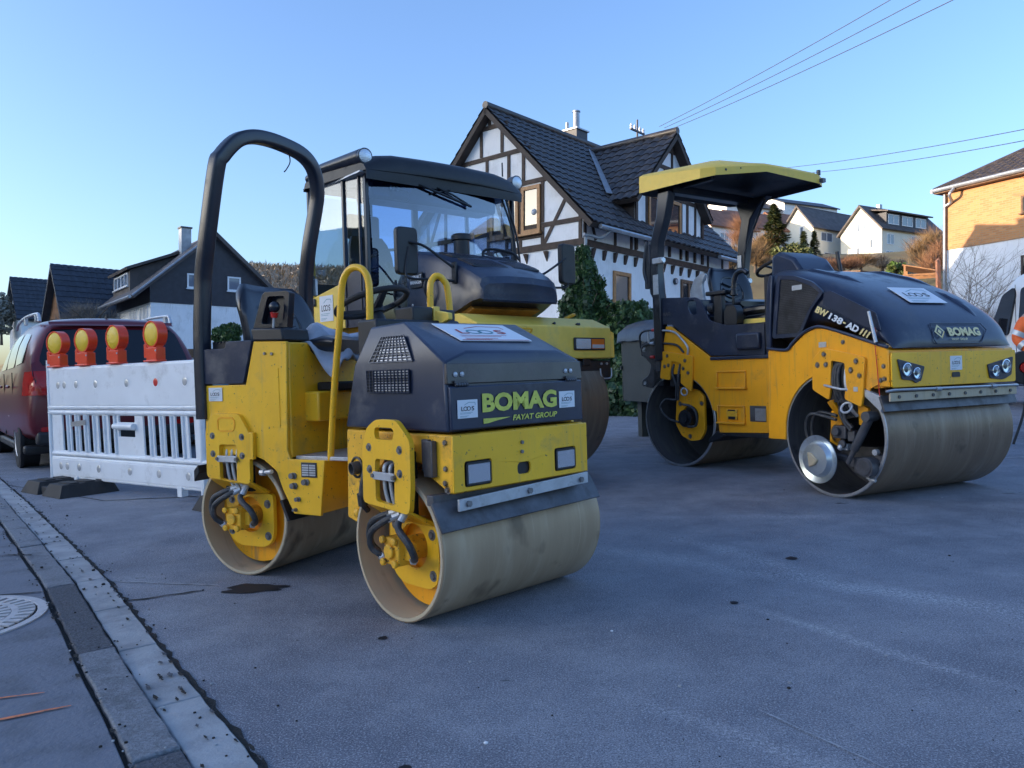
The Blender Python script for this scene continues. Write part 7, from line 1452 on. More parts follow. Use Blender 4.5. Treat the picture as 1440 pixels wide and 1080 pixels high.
sidebox(0.33, 0.355, 1.44, zt, -0.015, 0.022).build('door_frame', 'rops', BR, M=C3)
sidebox(0.05, 0.33, 1.95, zt-0.02, 0.0, 0.006).build('side_window', 'cab_side_glass', BR, M=C3)
b = sidebox(0.06, 0.33, 1.44, 1.94, -0.01, 0.012); b.build('side_panel', 'hood', BR, M=C3)
b = sidebox(0.095, 0.11, 1.44, zt, 0.0, 0.02); b.build('door_frame', 'rops', BR, M=C3)
sidebox(0.02, 0.93, 1.47, 1.62, right=True).build('cab_side', 'yellow_pale', BR, M=C3); sidebox(0.02, 0.92, 1.63, 2.79, 0, 0.006, right=True).build('side_window', 'cab_side_glass', BR, M=C3)
b = MB(); b.box(-0.95, -0.92, -0.10, 1.80, 1.46, 1.90); b.build('cab_back', 'hood', BR, M=C3); b = MB(); b.box(-0.94, -0.932, -0.10, 1.80, 1.91, 2.75); b.build('rear_window', 'cab_side_glass', BR, M=C3)
for y in (0.55, 1.10): b = MB(); b.box(-0.95, -0.91, y-0.03, y+0.03, 1.96, 2.79); b.build('cab_post', 'rops', BR, M=C3)
# curved windscreen
b = MB(); n = 14; vs = []
for i in range(n+1):
    t = i/n; y = 0.03+1.62*t; bow = 0.10*sin(pi*t)
    vs += [(bow+0.0, y, 1.50), (bow+0.02, y, 2.10), (bow-0.03, y, 2.775)]
b.add(vs, [(3*i+k, 3*i+k+1, 3*i+k+4, 3*i+k+3) for i in range(n) for k in range(2)]); wsd = b.build('windscreen', 'cab_glass', BR, M=C3, angle=60)
b = MB(); b.tube([(0.05, 1.0, 2.79), (0.09, 0.95, 2.755), (0.09, 0.62, 2.66)], 0.008, 6, smooth=False); b.tube([(0.03, 0.40, 2.83), (0.08, 0.55, 2.765), (0.10, 0.86, 2.675), (0.10, 1.05, 2.60)], 0.010, 6, smooth=False); b.tube([(0.085, 0.45, 2.74), (0.115, 0.75, 2.655), (0.115, 1.06, 2.585)], 0.013, 6); b.build('wiper', 'plastic_black', BR, M=C3)
b = MB()
for o in (0.0, 0.05): b.tube([(0.05, 1.50+o, 2.72), (0.06, 1.62+o*0.8, 2.40), (0.04, 1.68+o, 2.05)], 0.010, 6)
b.build('wiper', 'plastic_black', BR, M=C3)
# finger writing on the glass, dirt
text('03.98', 'lettering', 'cab_side_glass', wsd, (0.035, 0.22, 2.655), (0.0, 1, 0), (-0.05, 0, 1), 0.22, 0.06, M=C3)
# roof with rounded visor
b = MB(); secs = []
for (x, z0, z1, e) in ((-0.90, 2.80, 2.86, 0.0), (-0.87, 2.795, 2.93, 0.02), (-0.75, 2.79, 3.02, 0.0), (-0.3, 2.79, 3.01, -0.02), (-0.02, 2.79, 2.965, -0.03), (0.05, 2.79, 2.93, -0.02), (0.09, 2.79, 2.88, 0.0), (0.085, 2.785, 2.80, 0.0)):
    yl = -0.02-0.14*max(0, -x)/1.06-0.03; yr = 1.70+0.14*max(0, -x)/1.06+0.03; n = 12; row = []
    for i in range(n+1):
        t = i/n; y = yl+(yr-yl)*t; bow = 0.09*sin(pi*t) if x > -0.1 else 0.0; row.append((x+bow, y, z1-(0.09 if i in (0, n) else 0.02 if i in (1, n-1) else 0)))
    for i in range(n, -1, -1):
        t = i/n; y = yl+(yr-yl)*t; bow = 0.09*sin(pi*t) if x > -0.1 else 0.0; row.append((x+bow, y, z0))
    secs.append(row)
b.loft(secs); b.build('cab_roof', 'plastic_black', BR, M=C3, angle=45)
b = MB(); b.cyl((-0.6, -0.10, 2.93), (-0.02, -0.02, 2.925), 0.055, 0.07, n=18); b.cyl((-0.85, -0.13, 2.88), (-0.6, -0.10, 2.93), 0.045, 0.055, n=18); b.build('light_housing', 'rops', BR, M=C3)
for y in (-0.02, 1.72):
    b = MB(); b.cyl((-0.06, y, 2.925), (0.035, y, 2.92), 0.066, 0.07, n=24); wl = b.build('work_light', 'rops', BR, M=C3); b = MB(); b.lathe([(0.062, 0.036), (0.045, 0.046), (0.001, 0.050)], (0, y, 2.92), (1, 0, 0), 24); b.build('lens', 'lamp_lens', wl, M=C3)
b = MB(); b.box(-0.90, 0.03, -0.08, 1.76, 2.775, 2.789); b.build('roof_lining', 'galv', BR, M=C3)
sidebox(0.10, 0.84, 2.80, 2.812, 0.03, 0.05).build('rain_strip', 'galv', BR, M=C3)
# inside the cab
seat(BR, C3, -0.55, 0.42, 1.80, w2=0.24, hh=0.55)
b = MB(); b.box(-0.91, -0.05, 0.0, 1.66, 1.462, 1.50); b.build('cab_floor', 'plastic_black', BR, M=C3); b = MB(); b.box(-0.95, -0.40, 0.2, 0.65, 1.50, 1.75); b.build('seat_pedestal', 'plastic_black', BR, M=C3, bevel=0.02)
b = MB(); b.prism([(-0.02, 1.50), (-0.02, 2.02), (-0.30, 2.00), (-0.34, 1.88), (-0.22, 1.50)], 0.35, 1.60, 'y'); b.build('dashboard', 'plastic_black', BR, M=C3, bevel=0.02)
b = MB(); sc = Vector((-0.40, 0.42, 2.08)); n1 = Vector((-0.5, 0, 1)).normalized(); ex = Vector((1, 0, 0.5)).normalized(); ey = Vector((0, 1, 0))
b.tube([sc+ex*0.2*cos(2*pi*i/24)+ey*0.2*sin(2*pi*i/24) for i in range(24)], 0.014, 8, closed=True, sub=2); b.build('steering_wheel', 'rubber', BR, M=C3)
b = MB(); b.cyl(sc-n1*0.02, (-0.20, 0.42, 1.75), 0.03, 0.05, n=12); b.build('steering_column', 'plastic_black', BR, M=C3)
for y, x in ((0.10, -0.50), (0.75, -0.55)): b = MB(); b.cyl((x, y, 1.85), (x+0.03, y, 2.05), 0.012, n=8); b.ball((x+0.03, y, 2.07), 0.03, 10); b.build('drive_lever', 'plastic_black', BR, M=C3)
b = MB(); b.tube([(-0.10, 0.3, 2.66), (-0.12, 0.5, 2.66)], 0.06, 10, smooth=False); b.box(-0.88, -0.80, 0.25, 0.60, 2.35, 2.60); b.build('headrest', 'vinyl', BR, M=C3, bevel=0.03)
b = MB(); b.box(-0.40, -0.10, 0.1, 1.55, 2.60, 2.774); b.build('overhead_console', 'hood', BR, M=C3, bevel=0.03)
b = MB(); vs = []; 
b.hexa([(-0.8, 1.50, 2.0), (-0.55, 1.60, 2.0), (-0.55, 1.63, 2.0), (-0.8, 1.53, 2.0), (-0.72, 1.56, 2.5), (-0.6, 1.62, 2.5), (-0.6, 1.64, 2.5), (-0.72, 1.58, 2.5)]); b.build('hanging_vest', 'decal_white', BR, M=C3, bevel=0.01)
# nose: dark engine hood with vents, overhanging the deck
nose = []
def nsec(x, zt_, zb, yl, yr, rnd_=0.07):
    pts = [(yl, zb), (yl, zt_-rnd_), (yl+rnd_*0.3, zt_-rnd_*0.3), (yl+rnd_, zt_)]; mid = [(yl+(yr-yl)*0.35, zt_+0.015), (yl+(yr-yl)*0.65, zt_+0.015)]; rt_ = [(yr-rnd_, zt_), (yr-rnd_*0.3, zt_-rnd_*0.3), (yr, zt_-rnd_), (yr, zb)]
    return [(x, y, z) for y, z in pts+mid+rt_]
NS = [nsec(0.04, 2.12, 1.50, 0.36, 1.52), nsec(0.12, 2.11, 1.50, 0.37, 1.50), nsec(0.40, 2.05, 1.47, 0.38, 1.44), nsec(0.60, 1.985, 1.48, 0.385, 1.38), nsec(0.80, 1.91, 1.535, 0.39, 1.33), nsec(0.95, 1.84, 1.585, 0.395, 1.29), nsec(1.05, 1.78, 1.60, 0.41, 1.26), nsec(1.075, 1.72, 1.59, 0.425, 1.245), nsec(1.065, 1.645, 1.575, 0.425, 1.245)]
b = MB(); b.loft(NS); b.build('engine_hood', 'hood', BR, M=C3, angle=28)
b = MB()
def ntop(x, y):
    T = [(0.04, 2.12), (0.12, 2.11), (0.40, 2.05), (0.60, 1.985), (0.80, 1.91), (0.95, 1.84)]; return interp(T, x)+0.012
for x0, x1 in ((0.36, 0.56), (0.63, 0.86)):
    for y0, y1 in ((0.50, 0.88), (0.95, 1.24)):
        b = MB(); n = 6
        q = [(x0, y0), (x1, y0), (x1, y1), (x0, y1)]; b.hexa([(x, y, ntop(x, y)-0.01) for x, y in q]+[(x, y, ntop(x, y)+0.007) for x, y in q]); vt = b.build('vent', 'plastic_black', BR, M=C3, bevel=0.006)
        b = MB()
        for k in range(10): yy = y0+0.02+(y1-y0-0.04)*k/9; b.hexa([(x, y, ntop(x, y)+0.0075) for x, y in ((x0+0.02, yy-0.004), (x1-0.02, yy-0.004), (x1-0.02, yy+0.004), (x0+0.02, yy+0.004))]+[(x, y, ntop(x, y)+0.011) for x, y in ((x0+0.02, yy-0.004), (x1-0.02, yy-0.004), (x1-0.02, yy+0.004), (x0+0.02, yy+0.004))])
        b.build('vent_slat', 'hood', vt, M=C3)
b = MB(); b.cyl((0.24, 0.84, 2.06), (0.24, 0.84, 2.22), 0.075, n=20); b.lathe([(0.06, 0.0), (0.095, 0.01), (0.095, 0.05), (0.08, 0.065), (0.001, 0.07)], (0.24, 0.84, 2.215), (0, 0, 1), 24); b.build('air_intake', 'plastic_black', BR, M=C3)
b = MB(); b.tube([(0.34, 1.02, 2.05), (0.32, 1.03, 2.12), (0.34, 1.10, 2.15), (0.46, 1.26, 2.11), (0.50, 1.32, 2.04)], 0.013, 8); b.build('grab_handle', 'plastic_black', BR, M=C3); b = MB(); b.tube([(0.42, 0.36, 1.60), (0.42, 0.30, 1.72), (0.42, 0.31, 1.80), (0.45, 0.36, 1.83)], 0.014, 8); b.build('grab_handle', 'plastic_black', BR, M=C3)
b = MB(); b.box(0.10, 0.30, 0.352, 0.360, 1.77, 1.90); st = b.build('sticker', 'plate_dark', BR, M=C3)
text('ASPHALT', 'lettering', 'decal_white', st, (0.11, 0.351, 1.845), (1, 0, 0), (0, 0, 1), 0.18, 0.035, bold=0.03, M=C3); text('MANAGER', 'lettering', 'decal_white', st, (0.11, 0.351, 1.80), (1, 0, 0), (0, 0, 1), 0.18, 0.035, bold=0.03, M=C3)
b = MB(); b.prism([(0.10, 1.465), (0.10, 1.52), (0.85, 1.56), (0.9, 1.53), (0.7, 1.465)], 0.46, 1.20, 'y'); b.build('hood_underside', 'rust', BR, M=C3)
for x, z in ((0.36, 1.62), (0.12, 1.62)): b = MB(); b.ball((x, 0.362, z), 0.014, 8, sc=(1, 0.5, 1)); b.build('bolt', 'galv', BR, M=C3)
# mirrors
def mirror(cx, cy, z0, z1, wd, arms, ry=0.0):
    n = 6; b = MB(); rp_ = rpoly([(-wd/2, z0), (wd/2, z0), (wd/2, z1), (-wd/2, z1)], 0.045, 5)
    b.prism(rp_, -0.03, 0.03, 'x'); b.xf(Matrix.Translation((cx, cy, 0)) @ Matrix.Rotation(ry, 4, 'Z')); m_ = b.build('mirror', 'plastic_black', BR, M=C3, bevel=0.012)
    b = MB(); rp2 = rpoly([(-wd/2+0.015, z0+0.015), (wd/2-0.015, z0+0.015), (wd/2-0.015, z1-0.015), (-wd/2+0.015, z1-0.015)], 0.035, 5); b.prism(rp2, -0.033, -0.031, 'x'); b.xf(Matrix.Translation((cx, cy, 0)) @ Matrix.Rotation(ry, 4, 'Z')); b.build('mirror_glass', 'chrome', m_, M=C3)
    for a in arms: b = MB(); b.tube(a, 0.011, 8); b.build('mirror_arm', 'plastic_black', m_, M=C3)
mirror(0.52, 0.055, 1.83, 2.225, 0.205, [[(0.55, 0.07, 2.10), (0.62, 0.18, 2.06), (0.75, 0.36, 1.885)], [(0.55, 0.06, 2.06), (0.56, 0.02, 1.84), (0.60, 0.06, 1.79), (0.66, 0.22, 1.785), (0.75, 0.37, 1.77)]])
mirror(0.72, 1.72, 1.81, 2.19, 0.20, [[(0.75, 1.68, 2.05), (0.78, 1.40, 1.90), (0.78, 1.30, 1.86)], [(0.75, 1.70, 1.82), (0.75, 1.66, 1.775), (0.80, 1.36, 1.76), (0.85, 1.27, 1.77)]], ry=0.12)
b = MB(); b.box(0.72, 0.78, 0.368, 0.39, 1.75, 1.93); b.build('mirror_bracket', 'plastic_black', BR, M=C3, bevel=0.006)
b = MB(); b.cyl((-0.05, 1.60, 2.98), (-0.05, 1.60, 3.12), 0.008, n=6); b.build('antenna', 'plastic_black', BR, M=C3)
# ================================================================ covered trailer between the two larger rollers
T3 = FR((1.62, 11.2), 75); TR = empty('trailer', M=T3); tag(TR, 'dark-sided trailer with a black tarpaulin top between the two larger rollers', 'trailer')
mat('trailer_green', (0.03, 0.036, 0.034), 0.55, var=0.2, dirt=(0.06, 0.055, 0.045), damt=0.4); mat('tarp_dark', (0.02, 0.026, 0.04), 0.35, var=0.2, bump=0.4, bscale=7)
b = MB(); b.prism([(0.0, 0.52), (0.0, 1.40), (2.4, 1.40), (2.4, 0.52)], 0.0, 0.03, 'y'); b.box(-0.03, 0.0, 0, 1.5, 0.52, 1.42); b.box(0, 2.4, 0.03, 1.5, 0.55, 1.1); b.box(-0.02, 0.01, -0.03, 1.5, 0.97, 1.03); b.xf(Matrix.Rotation(0, 4, 'Z')); b.build('box_body', 'trailer_green', TR, bevel=0.006)
b = MB(); n = 20; secs = []
for i in range(n+1):
    t = i/n; x = -0.08+2.6*t; dz = 0.02*sin(11*t)+0.012*sin(27*t); secs.append([(x, -0.05, 1.36+dz), (x, -0.03, 1.50+dz), (x, 0.12, 1.62+0.03*sin(7*t)), (x, 0.8, 1.68+dz), (x, 1.45, 1.60), (x, 1.56, 1.36)])
b.loft(secs); b.build('tarpaulin', 'tarp_dark', TR, angle=60)
for x, y in ((0.15, 0.25), (0.15, 1.25)): b = MB(); b.box(x-0.07, x+0.07, y-0.07, y+0.07, 0.0, 0.52); b.build('support_leg', 'trailer_green', TR, bevel=0.005)
for y in (0.06, 1.44):
    b = MB(); b.lathe([(0.32, -0.09), (0.33, -0.06), (0.33, 0.06), (0.32, 0.09), (0.18, 0.09), (0.18, -0.09)], (1.6, y, 0.33), (0, 1, 0), 32, close=True); wh = b.build('wheel', 'rubber', TR); b = MB(); b.cyl((1.6, y-0.07, 0.33), (1.6, y+0.07, 0.33), 0.18, n=24); b.build('rim', 'galv', wh)
b = MB(); b.box(-0.045, -0.031, 0.55, 0.80, 1.10, 1.28); b.build('sticker', 'white_sheet', TR)
# ================================================================ barrier with warning lamps
a = Vector((-4.545, 7.585, 0)); BD = Vector((0.8305, -0.557, 0)).normalized()
# local X along the barrier, local Y away from the viewer
BM = Matrix.Translation(a) @ Matrix.Rotation(math.atan2(BD.y, BD.x), 4, 'Z')
BA = empty('construction_barrier', M=BM); tag(BA, 'long white plastic construction barrier with slotted middle in front of the red car', 'barrier')
mat('barrier_white', (0.80, 0.82, 0.84), 0.4, var=0.05, vscale=2, dirt=(0.45, 0.45, 0.45), dscale=5, damt=0.3)
b = MB(); n = 1
def panel(z0, z1, holes, nm):
    b = MB(); b.prism([(0.0, z0), (2.46, z0), (2.46, z1), (0.0, z1)], -0.022, 0.022, 'y', holes); return b.build(nm, 'barrier_white', BA, bevel=0.006)
dim = [0.14, 0.26, 0.48, 0.83, 1.35, 1.80, 2.22]
panel(0.80, 1.155, [], 'upper_panel')
b = MB(); b.tube([(-0.05, 0, 0.785), (2.48, 0, 0.785)], 0.024, 12, smooth=False); b.tube([(-0.05, 0, 0.735), (2.48, 0, 0.735)], 0.024, 12, smooth=False); b.tube([(-0.02, 0, 1.155), (2.46, 0, 1.155)], 0.02, 10, smooth=False); b.tube([(0, 0, 0.335), (2.50, 0, 0.335)], 0.022, 12, smooth=False); b.tube([(0, 0, 0.29), (2.50, 0, 0.29)], 0.02, 12, smooth=False); b.tube([(0.0, 0, 0.115), (2.46, 0, 0.115)], 0.018, 10, smooth=False); b.build('rail', 'barrier_white', BA)
for x in dim:
    for z, lx in ((1.0, 0.0), (0.215, 0.0)):
        b = MB(); b.lathe([(0.050, -0.024), (0.042, -0.0250), (0.034, -0.0225)], (x+0.03, 0, z), (0, 1, 0), 18); b.ball((x+0.03, -0.0225, z), 0.036, 12, sc=(1, 0.10, 1), m=1)
        b.build('dimple', ['barrier_white', 'red' if (abs(x-1.80) < 0.01 and z > 0.5) else 'galv'], BA)
x = 0.0; slots = [0.20, 0.36, 0.52, 0.68, 0.86, 1.04, 1.60, 1.76, 1.92, 2.08, 2.26]
hs = []
for s in slots: hs.append(rpoly([(s, 0.365), (s+0.085, 0.365), (s+0.07, 0.71), (s-0.015, 0.71)], 0.008))
hs.append(rpoly([(1.20, 0.52), (1.46, 0.52), (1.46, 0.58), (1.20, 0.58)], 0.01)); hs.append(rpoly([(1.20, 0.65), (1.46, 0.65), (1.46, 0.71), (1.20, 0.71)], 0.01))
b = MB(); b.prism([(0.0, 0.34), (2.46, 0.34), (2.46, 0.735), (0.0, 0.735)], -0.006, 0.010, 'y', hs); b.build('slat_panel', 'barrier_white', BA, bevel=0.002); panel(0.125, 0.285, [], 'lower_panel')
b = MB(); b.tube([(1.17, -0.03, 0.615), (1.48, -0.03, 0.615)], 0.028, 12, smooth=False); b.build('carry_handle', 'barrier_white', BA)
b = MB()
for s in slots[:-1]: b = MB(); b.tube([(s+0.118, -0.010, 0.36), (s+0.103, -0.010, 0.71)], 0.016, 8, smooth=False); b.build('slat_rib', 'barrier_white', BA)
for x, z1 in ((-0.035, 1.25), (2.43, 1.27)): b = MB(); b.tube([(x, 0, 0.06), (x, 0, z1)], 0.026, 12, smooth=False); b.build('end_post', 'barrier_white', BA)
b = MB(); b.hexa([(0.40, -0.026, 0.60), (0.66, -0.026, 0.62), (0.66, -0.0225, 0.62), (0.40, -0.0225, 0.60), (0.40, -0.026, 0.645), (0.66, -0.026, 0.668), (0.66, -0.0225, 0.668), (0.40, -0.0225, 0.645)]); b.build('tape', 'steel', BA)
b = MB(); b.box(0.42, 0.48, -0.03, 0.03, 0.06, 0.12); b.box(2.10, 2.16, -0.03, 0.03, 0.04, 0.12); b.build('foot_peg', 'barrier_white', BA)
# rubber foot block
FB_ = empty('barrier_foot', M=Matrix.Translation((-4.19, 7.20, 0)) @ Matrix.Rotation(radians(52), 4, 'Z') @ Matrix.Diagonal((0.62, 1.25, 1.05, 1))); tag(FB_, 'black recycled rubber foot block under the left end of the barrier', 'barrier foot')
b = MB()
for y0, y1 in ((-0.36, -0.05), (0.03, 0.34)):
    b.hexa([(-0.42, y0, 0), (0.42, y0, 0), (0.42, y1, 0), (-0.42, y1, 0), (-0.34, y0+0.05, 0.105), (0.36, y0+0.05, 0.105), (0.36, y1-0.04, 0.105), (-0.34, y1-0.04, 0.105)])
b.box(-0.35, 0.35, -0.06, 0.04, 0.0, 0.07)
for k in range(3): b.box(-0.24+0.22*k, -0.10+0.22*k, -0.30, -0.12, 0.105, 0.115); b.box(-0.24+0.22*k, -0.10+0.22*k, 0.10, 0.26, 0.105, 0.115)
b.build('block', 'rubber', FB_, bevel=0.012)
b = MB(); b.box(-0.05, 0.05, 0.30, 0.36, 0.03, 0.06); b.build('carry_grip', 'plastic_black', FB_)
FB2 = FB_.copy(); COL.objects.link(FB2); FB2.matrix_world = Matrix.Translation((-2.02, 5.88, 0)) @ Matrix.Rotation(radians(52), 4, 'Z') @ Matrix.Diagonal((0.62, 1.25, 1.05, 1)); FB2['label'] = 'black rubber foot block under the right end of the barrier behind the small roller'
for ch in list(FB_.children): c = ch.copy(); COL.objects.link(c); c.parent = FB2
# lamps
LBL = ['leftmost orange-and-yellow warning lamp on the white barrier', 'second warning lamp from the left on the white barrier', 'third warning lamp from the left on the white barrier', 'rightmost warning lamp on the white barrier']
mat('signal_red', (0.85, 0.06, 0.015), 0.32, var=0.08, dirt=(0.35, 0.05, 0.03), damt=0.15, coat=0.2)
def lamp():
    r = empty('warning_lamp'); tag(r, LBL[0], 'warning lamp', 'warning lamps along the barrier')
    b = MB(); b.box(-0.075, 0.11, -0.05, 0.05, 0.0, 0.135); b.prism([(-0.13, 0.03), (-0.076, 0.03), (-0.076, 0.17), (-0.10, 0.185), (-0.13, 0.17)], -0.04, 0.04, 'y'); b.box(-0.12, 0.12, -0.055, 0.055, -0.012, 0.008); b.build('battery_case', 'signal_red', r, bevel=0.008)
    b = MB(); b.lathe([(0.122, -0.05), (0.136, -0.050), (0.136, 0.05), (0.122, 0.05), (0.05, 0.055), (0.001, 0.056)], (0.02, 0, 0.268), (0, 1, 0), 40); b.lathe([(0.122, -0.05), (0.120, -0.04), (0.120, 0.0)], (0.02, 0, 0.268), (0, 1, 0), 40); b.box(-0.05, 0.09, -0.035, 0.035, 0.12, 0.16); hs_ = b.build('lamp_housing', 'signal_red', r, angle=40)
    b = MB(); b.lathe([(0.120, -0.042), (0.105, -0.052), (0.05, -0.060), (0.001, -0.063)], (0.02, 0, 0.268), (0, 1, 0), 40); b.build('lens', 'dot_yellow', hs_)
    b = MB(); b.lathe([(0.105, 0.056), (0.06, 0.063), (0.001, 0.066)], (0.02, 0, 0.268), (0, 1, 0), 40); b.build('lens', 'dot_yellow', hs_)
    b = MB(); b.cyl((0.10, -0.05, 0.10), (0.10, -0.056, 0.10), 0.01, n=10); b.build('key_switch', 'galv', r)
    return r
L0 = lamp()
for i, (x, rz) in enumerate(((0.14, 0.04), (0.66, -0.05), (1.20, -0.13), (1.80, -0.13))):
    if i == 0: Lp = L0
    else:
        Lp = L0.copy(); COL.objects.link(Lp)
        for ch in list(L0.children):
            c = ch.copy(); COL.objects.link(c); c.parent = Lp
            for g2 in ch.children: d = g2.copy(); COL.objects.link(d); d.parent = c
    Lp['label'] = LBL[i]; Lp.matrix_world = BM @ Matrix.Translation((x, 0, 1.185)) @ Matrix.Rotation(0.12+rz, 4, 'Z') @ Matrix.Diagonal((0.86, 0.86, 0.84, 1))
# ================================================================ red minivan seen from the rear left
CM = FR((-6.15, 9.50), 51.7) @ Matrix.Diagonal((1.0, 1.08, 1.11, 1)); CA = empty('minivan', M=CM); tag(CA, 'dark red minivan with roof rails parked behind the white barrier', 'car')
mat('car_red', (0.13, 0.010, 0.018), 0.30, var=0.05, coat=0.25, spec=0.45); mat('car_glass', (0.010, 0.012, 0.018), 0.06, spec=0.45); mat('tail_red', (0.45, 0.015, 0.015), 0.12); mat('trim_black', (0.015, 0.015, 0.017), 0.5)
# X to the rear, Y to the right; outline of half-section per station
st = []
def csec(x, zs, hw):  # zs: sill, belt, roof z; hw: half widths at sill, belt, roof
    z0, zbelt, zr = zs; w0, wb, wr = hw; c = 0.92
    P = [(w0-0.10, z0), (w0, z0+0.08), (w0+0.03, z0+0.30), (wb, zbelt-0.06), (wb-0.02, zbelt), ((wb+wr)/2+0.05, (zbelt+zr)/2+0.02), (wr+0.04, zr-0.09), (wr-0.03, zr-0.02), (wr-0.25, zr+0.012), (0.0, zr+0.025)]
    return [(x, c-y, z) for y, z in P]+[(x, c+y, z) for y, z in reversed(P[:-1])]
XS = [(-3.80, (0.30, 0.70, 0.74), (0.70, 0.70, 0.55)), (-3.68, (0.25, 0.82, 0.86), (0.86, 0.82, 0.62)), (-3.3, (0.22, 0.95, 0.99), (0.90, 0.88, 0.70)), (-2.75, (0.22, 1.02, 1.10), (0.92, 0.90, 0.72)), (-2.1, (0.22, 1.04, 1.50), (0.92, 0.91, 0.66)), (-1.5, (0.22, 1.05, 1.64), (0.92, 0.91, 0.66)), (-0.8, (0.22, 1.06, 1.665), (0.92, 0.91, 0.67)), (0.0, (0.24, 1.07, 1.655), (0.92, 0.91, 0.67)), (0.40, (0.28, 1.08, 1.63), (0.91, 0.90, 0.66)), (0.62, (0.30, 1.09, 1.60), (0.90, 0.88, 0.65)), (0.70, (0.30, 1.08, 1.54), (0.89, 0.87, 0.64)), (0.84, (0.30, 1.04, 1.20), (0.88, 0.85, 0.78)), (0.93, (0.30, 0.95, 1.04), (0.86, 0.82, 0.76)), (0.965, (0.33, 0.70, 0.82), (0.80, 0.80, 0.76))]
secs = [csec(x, a_, b_) for x, a_, b_ in XS]
b = MB(); b.loft(secs); CB = b.build('body', 'car_red', CA, angle=50, sub=1)
from mathutils.bvhtree import BVHTree
bpy.context.view_layer.update(); bvh = BVHTree.FromObject(CB, bpy.context.evaluated_depsgraph_get())
def patch(quad, axis, mname, nm, off=0.006, nu=14, nv=8, corner=0.10):
    """panel lying on the body: quad given as (x, z) seen from the left or (y, z) seen from behind"""
    b = MB(); q = [Vector(p) for p in quad]; vs = []
    for j in range(nv+1):
        for i in range(nu+1):
            u, v = i/nu, j/nv
            uu = u
            e = corner*((max(0, abs(v-0.5)*2-0.6)/0.4)**2); uu = e+(1-2*e)*u
            p = (q[0]*(1-uu)+q[1]*uu)*(1-v)+(q[3]*(1-uu)+q[2]*uu)*v
            if axis == 'side': o, d = Vector((p.x, -1.5, p.y)), Vector((0, 1, 0))
            elif axis == 'far': o, d = Vector((p.x, 3.5, p.y)), Vector((0, -1, 0))
            else: o, d = Vector((3.0, p.x, p.y)), Vector((-1, 0, 0))
            h = bvh.ray_cast(o, d); c = (h[0]+h[1]*(off if h[1].dot(d) < 0 else -off)) if h[0] else o+d*1.5
            vs.append(c)
    b.add(vs, [(j*(nu+1)+i, j*(nu+1)+i+1, (j+1)*(nu+1)+i+1, (j+1)*(nu+1)+i) for j in range(nv) for i in range(nu)]); return b.build(nm, mname, CA, angle=60)
for pts in ([(-2.05, 1.10), (-1.30, 1.11), (-1.28, 1.50), (-1.80, 1.46)], [(-1.22, 1.11), (-0.32, 1.12), (-0.34, 1.50), (-1.20, 1.50)], [(-0.24, 1.13), (0.46, 1.16), (0.34, 1.46), (-0.22, 1.50)]): patch(pts, 'side', 'car_glass', 'side_window'); patch(pts, 'far', 'car_glass', 'side_window')
n_ = 14; patch([(0.14, 1.11), (1.70, 1.11), (1.57, 1.50), (0.27, 1.50)], 'rear', 'car_glass', 'rear_window', corner=0.03)
b = MB(); vs = []
for j in range(4):
    z = 1.545+0.045*j/3
    for i in range(n_+1): y = 0.28+1.28*i/n_; vs.append((0.74+0.02*(j == 0)-0.02*j-0.09*abs((y-0.92)/0.9)**4, y, z))
b.add(vs, [(j*(n_+1)+i, j*(n_+1)+i+1, (j+1)*(n_+1)+i+1, (j+1)*(n_+1)+i) for j in range(3) for i in range(n_)]); b.build('spoiler', 'car_red', CA, angle=60)
for yy in ((0.05, 0.36), (1.48, 1.79)): patch([(yy[0], 0.80), (yy[1], 0.80), (yy[1], 1.05), (yy[0], 1.05)], 'rear', 'tail_red', 'tail_light', off=0.012, corner=0.02)
patch([(0.62, 0.80), (0.86, 0.80), (0.80, 1.05), (0.62, 1.05)], 'side', 'tail_red', 'tail_light', off=0.012, corner=0.02)
for yy in ((0.14, 0.34), (1.50, 1.70)): patch([(yy[0], 0.42), (yy[1], 0.42), (yy[1], 0.47), (yy[0], 0.47)], 'rear', 'tail_red', 'reflector', off=0.012)
b = MB(); b.box(0.75, 0.985, 0.10, 1.74, 0.28, 0.42); b.box(-3.3, 0.5, 0.02, 1.82, 0.16, 0.26); b.build('bumper', 'trim_black', CA, bevel=0.03)
b = MB(); b.box(0.965, 0.975, 0.62, 1.22, 0.84, 0.86); b.ball((0.972, 0.92, 0.96), 0.045, 14, sc=(0.3, 1, 1)); b.build('boot_trim', 'chrome', CA)
b = MB(); b.box(0.968, 0.976, 0.66, 1.18, 0.66, 0.77); b.build('number_plate', 'white_sheet', CA)
b = MB(); b.tube([(-0.9, 1.0, 1.67), (-0.86, 1.0, 1.74)], 0.012, 6, smooth=False); b.prism([(0.28, 1.66), (0.40, 1.655), (0.40, 1.70)], 0.905, 0.925, 'y'); b.build('antenna_fin', 'trim_black', CA)
for y in (0.225, 1.615):
    b = MB(); b.tube([(0.42, y, 1.60), (0.36, y, 1.665), (0.2, y, 1.70), (-0.8, y, 1.73), (-1.7, y, 1.705), (-1.95, y, 1.64)], 0.018, 8); b.box(0.10, 0.22, y-0.015, y+0.015, 1.62, 1.695); b.box(-0.95, -0.8, y-0.015, y+0.015, 1.64, 1.72); b.build('roof_rail', 'galv', CA)
b = MB(); b.tube([(-2.3, 0.005, 0.55), (-0.55, -0.01, 0.56)], 0.010, 6, smooth=False); b.build('side_strip', 'chrome', CA)
for x in (-0.42, -1.35): b = MB(); b.tube([(x-0.10, -0.03, 0.90), (x, -0.045, 0.905), (x+0.10, -0.03, 0.90)], 0.014, 8); b.build('door_handle', 'car_red', CA)
b = MB()
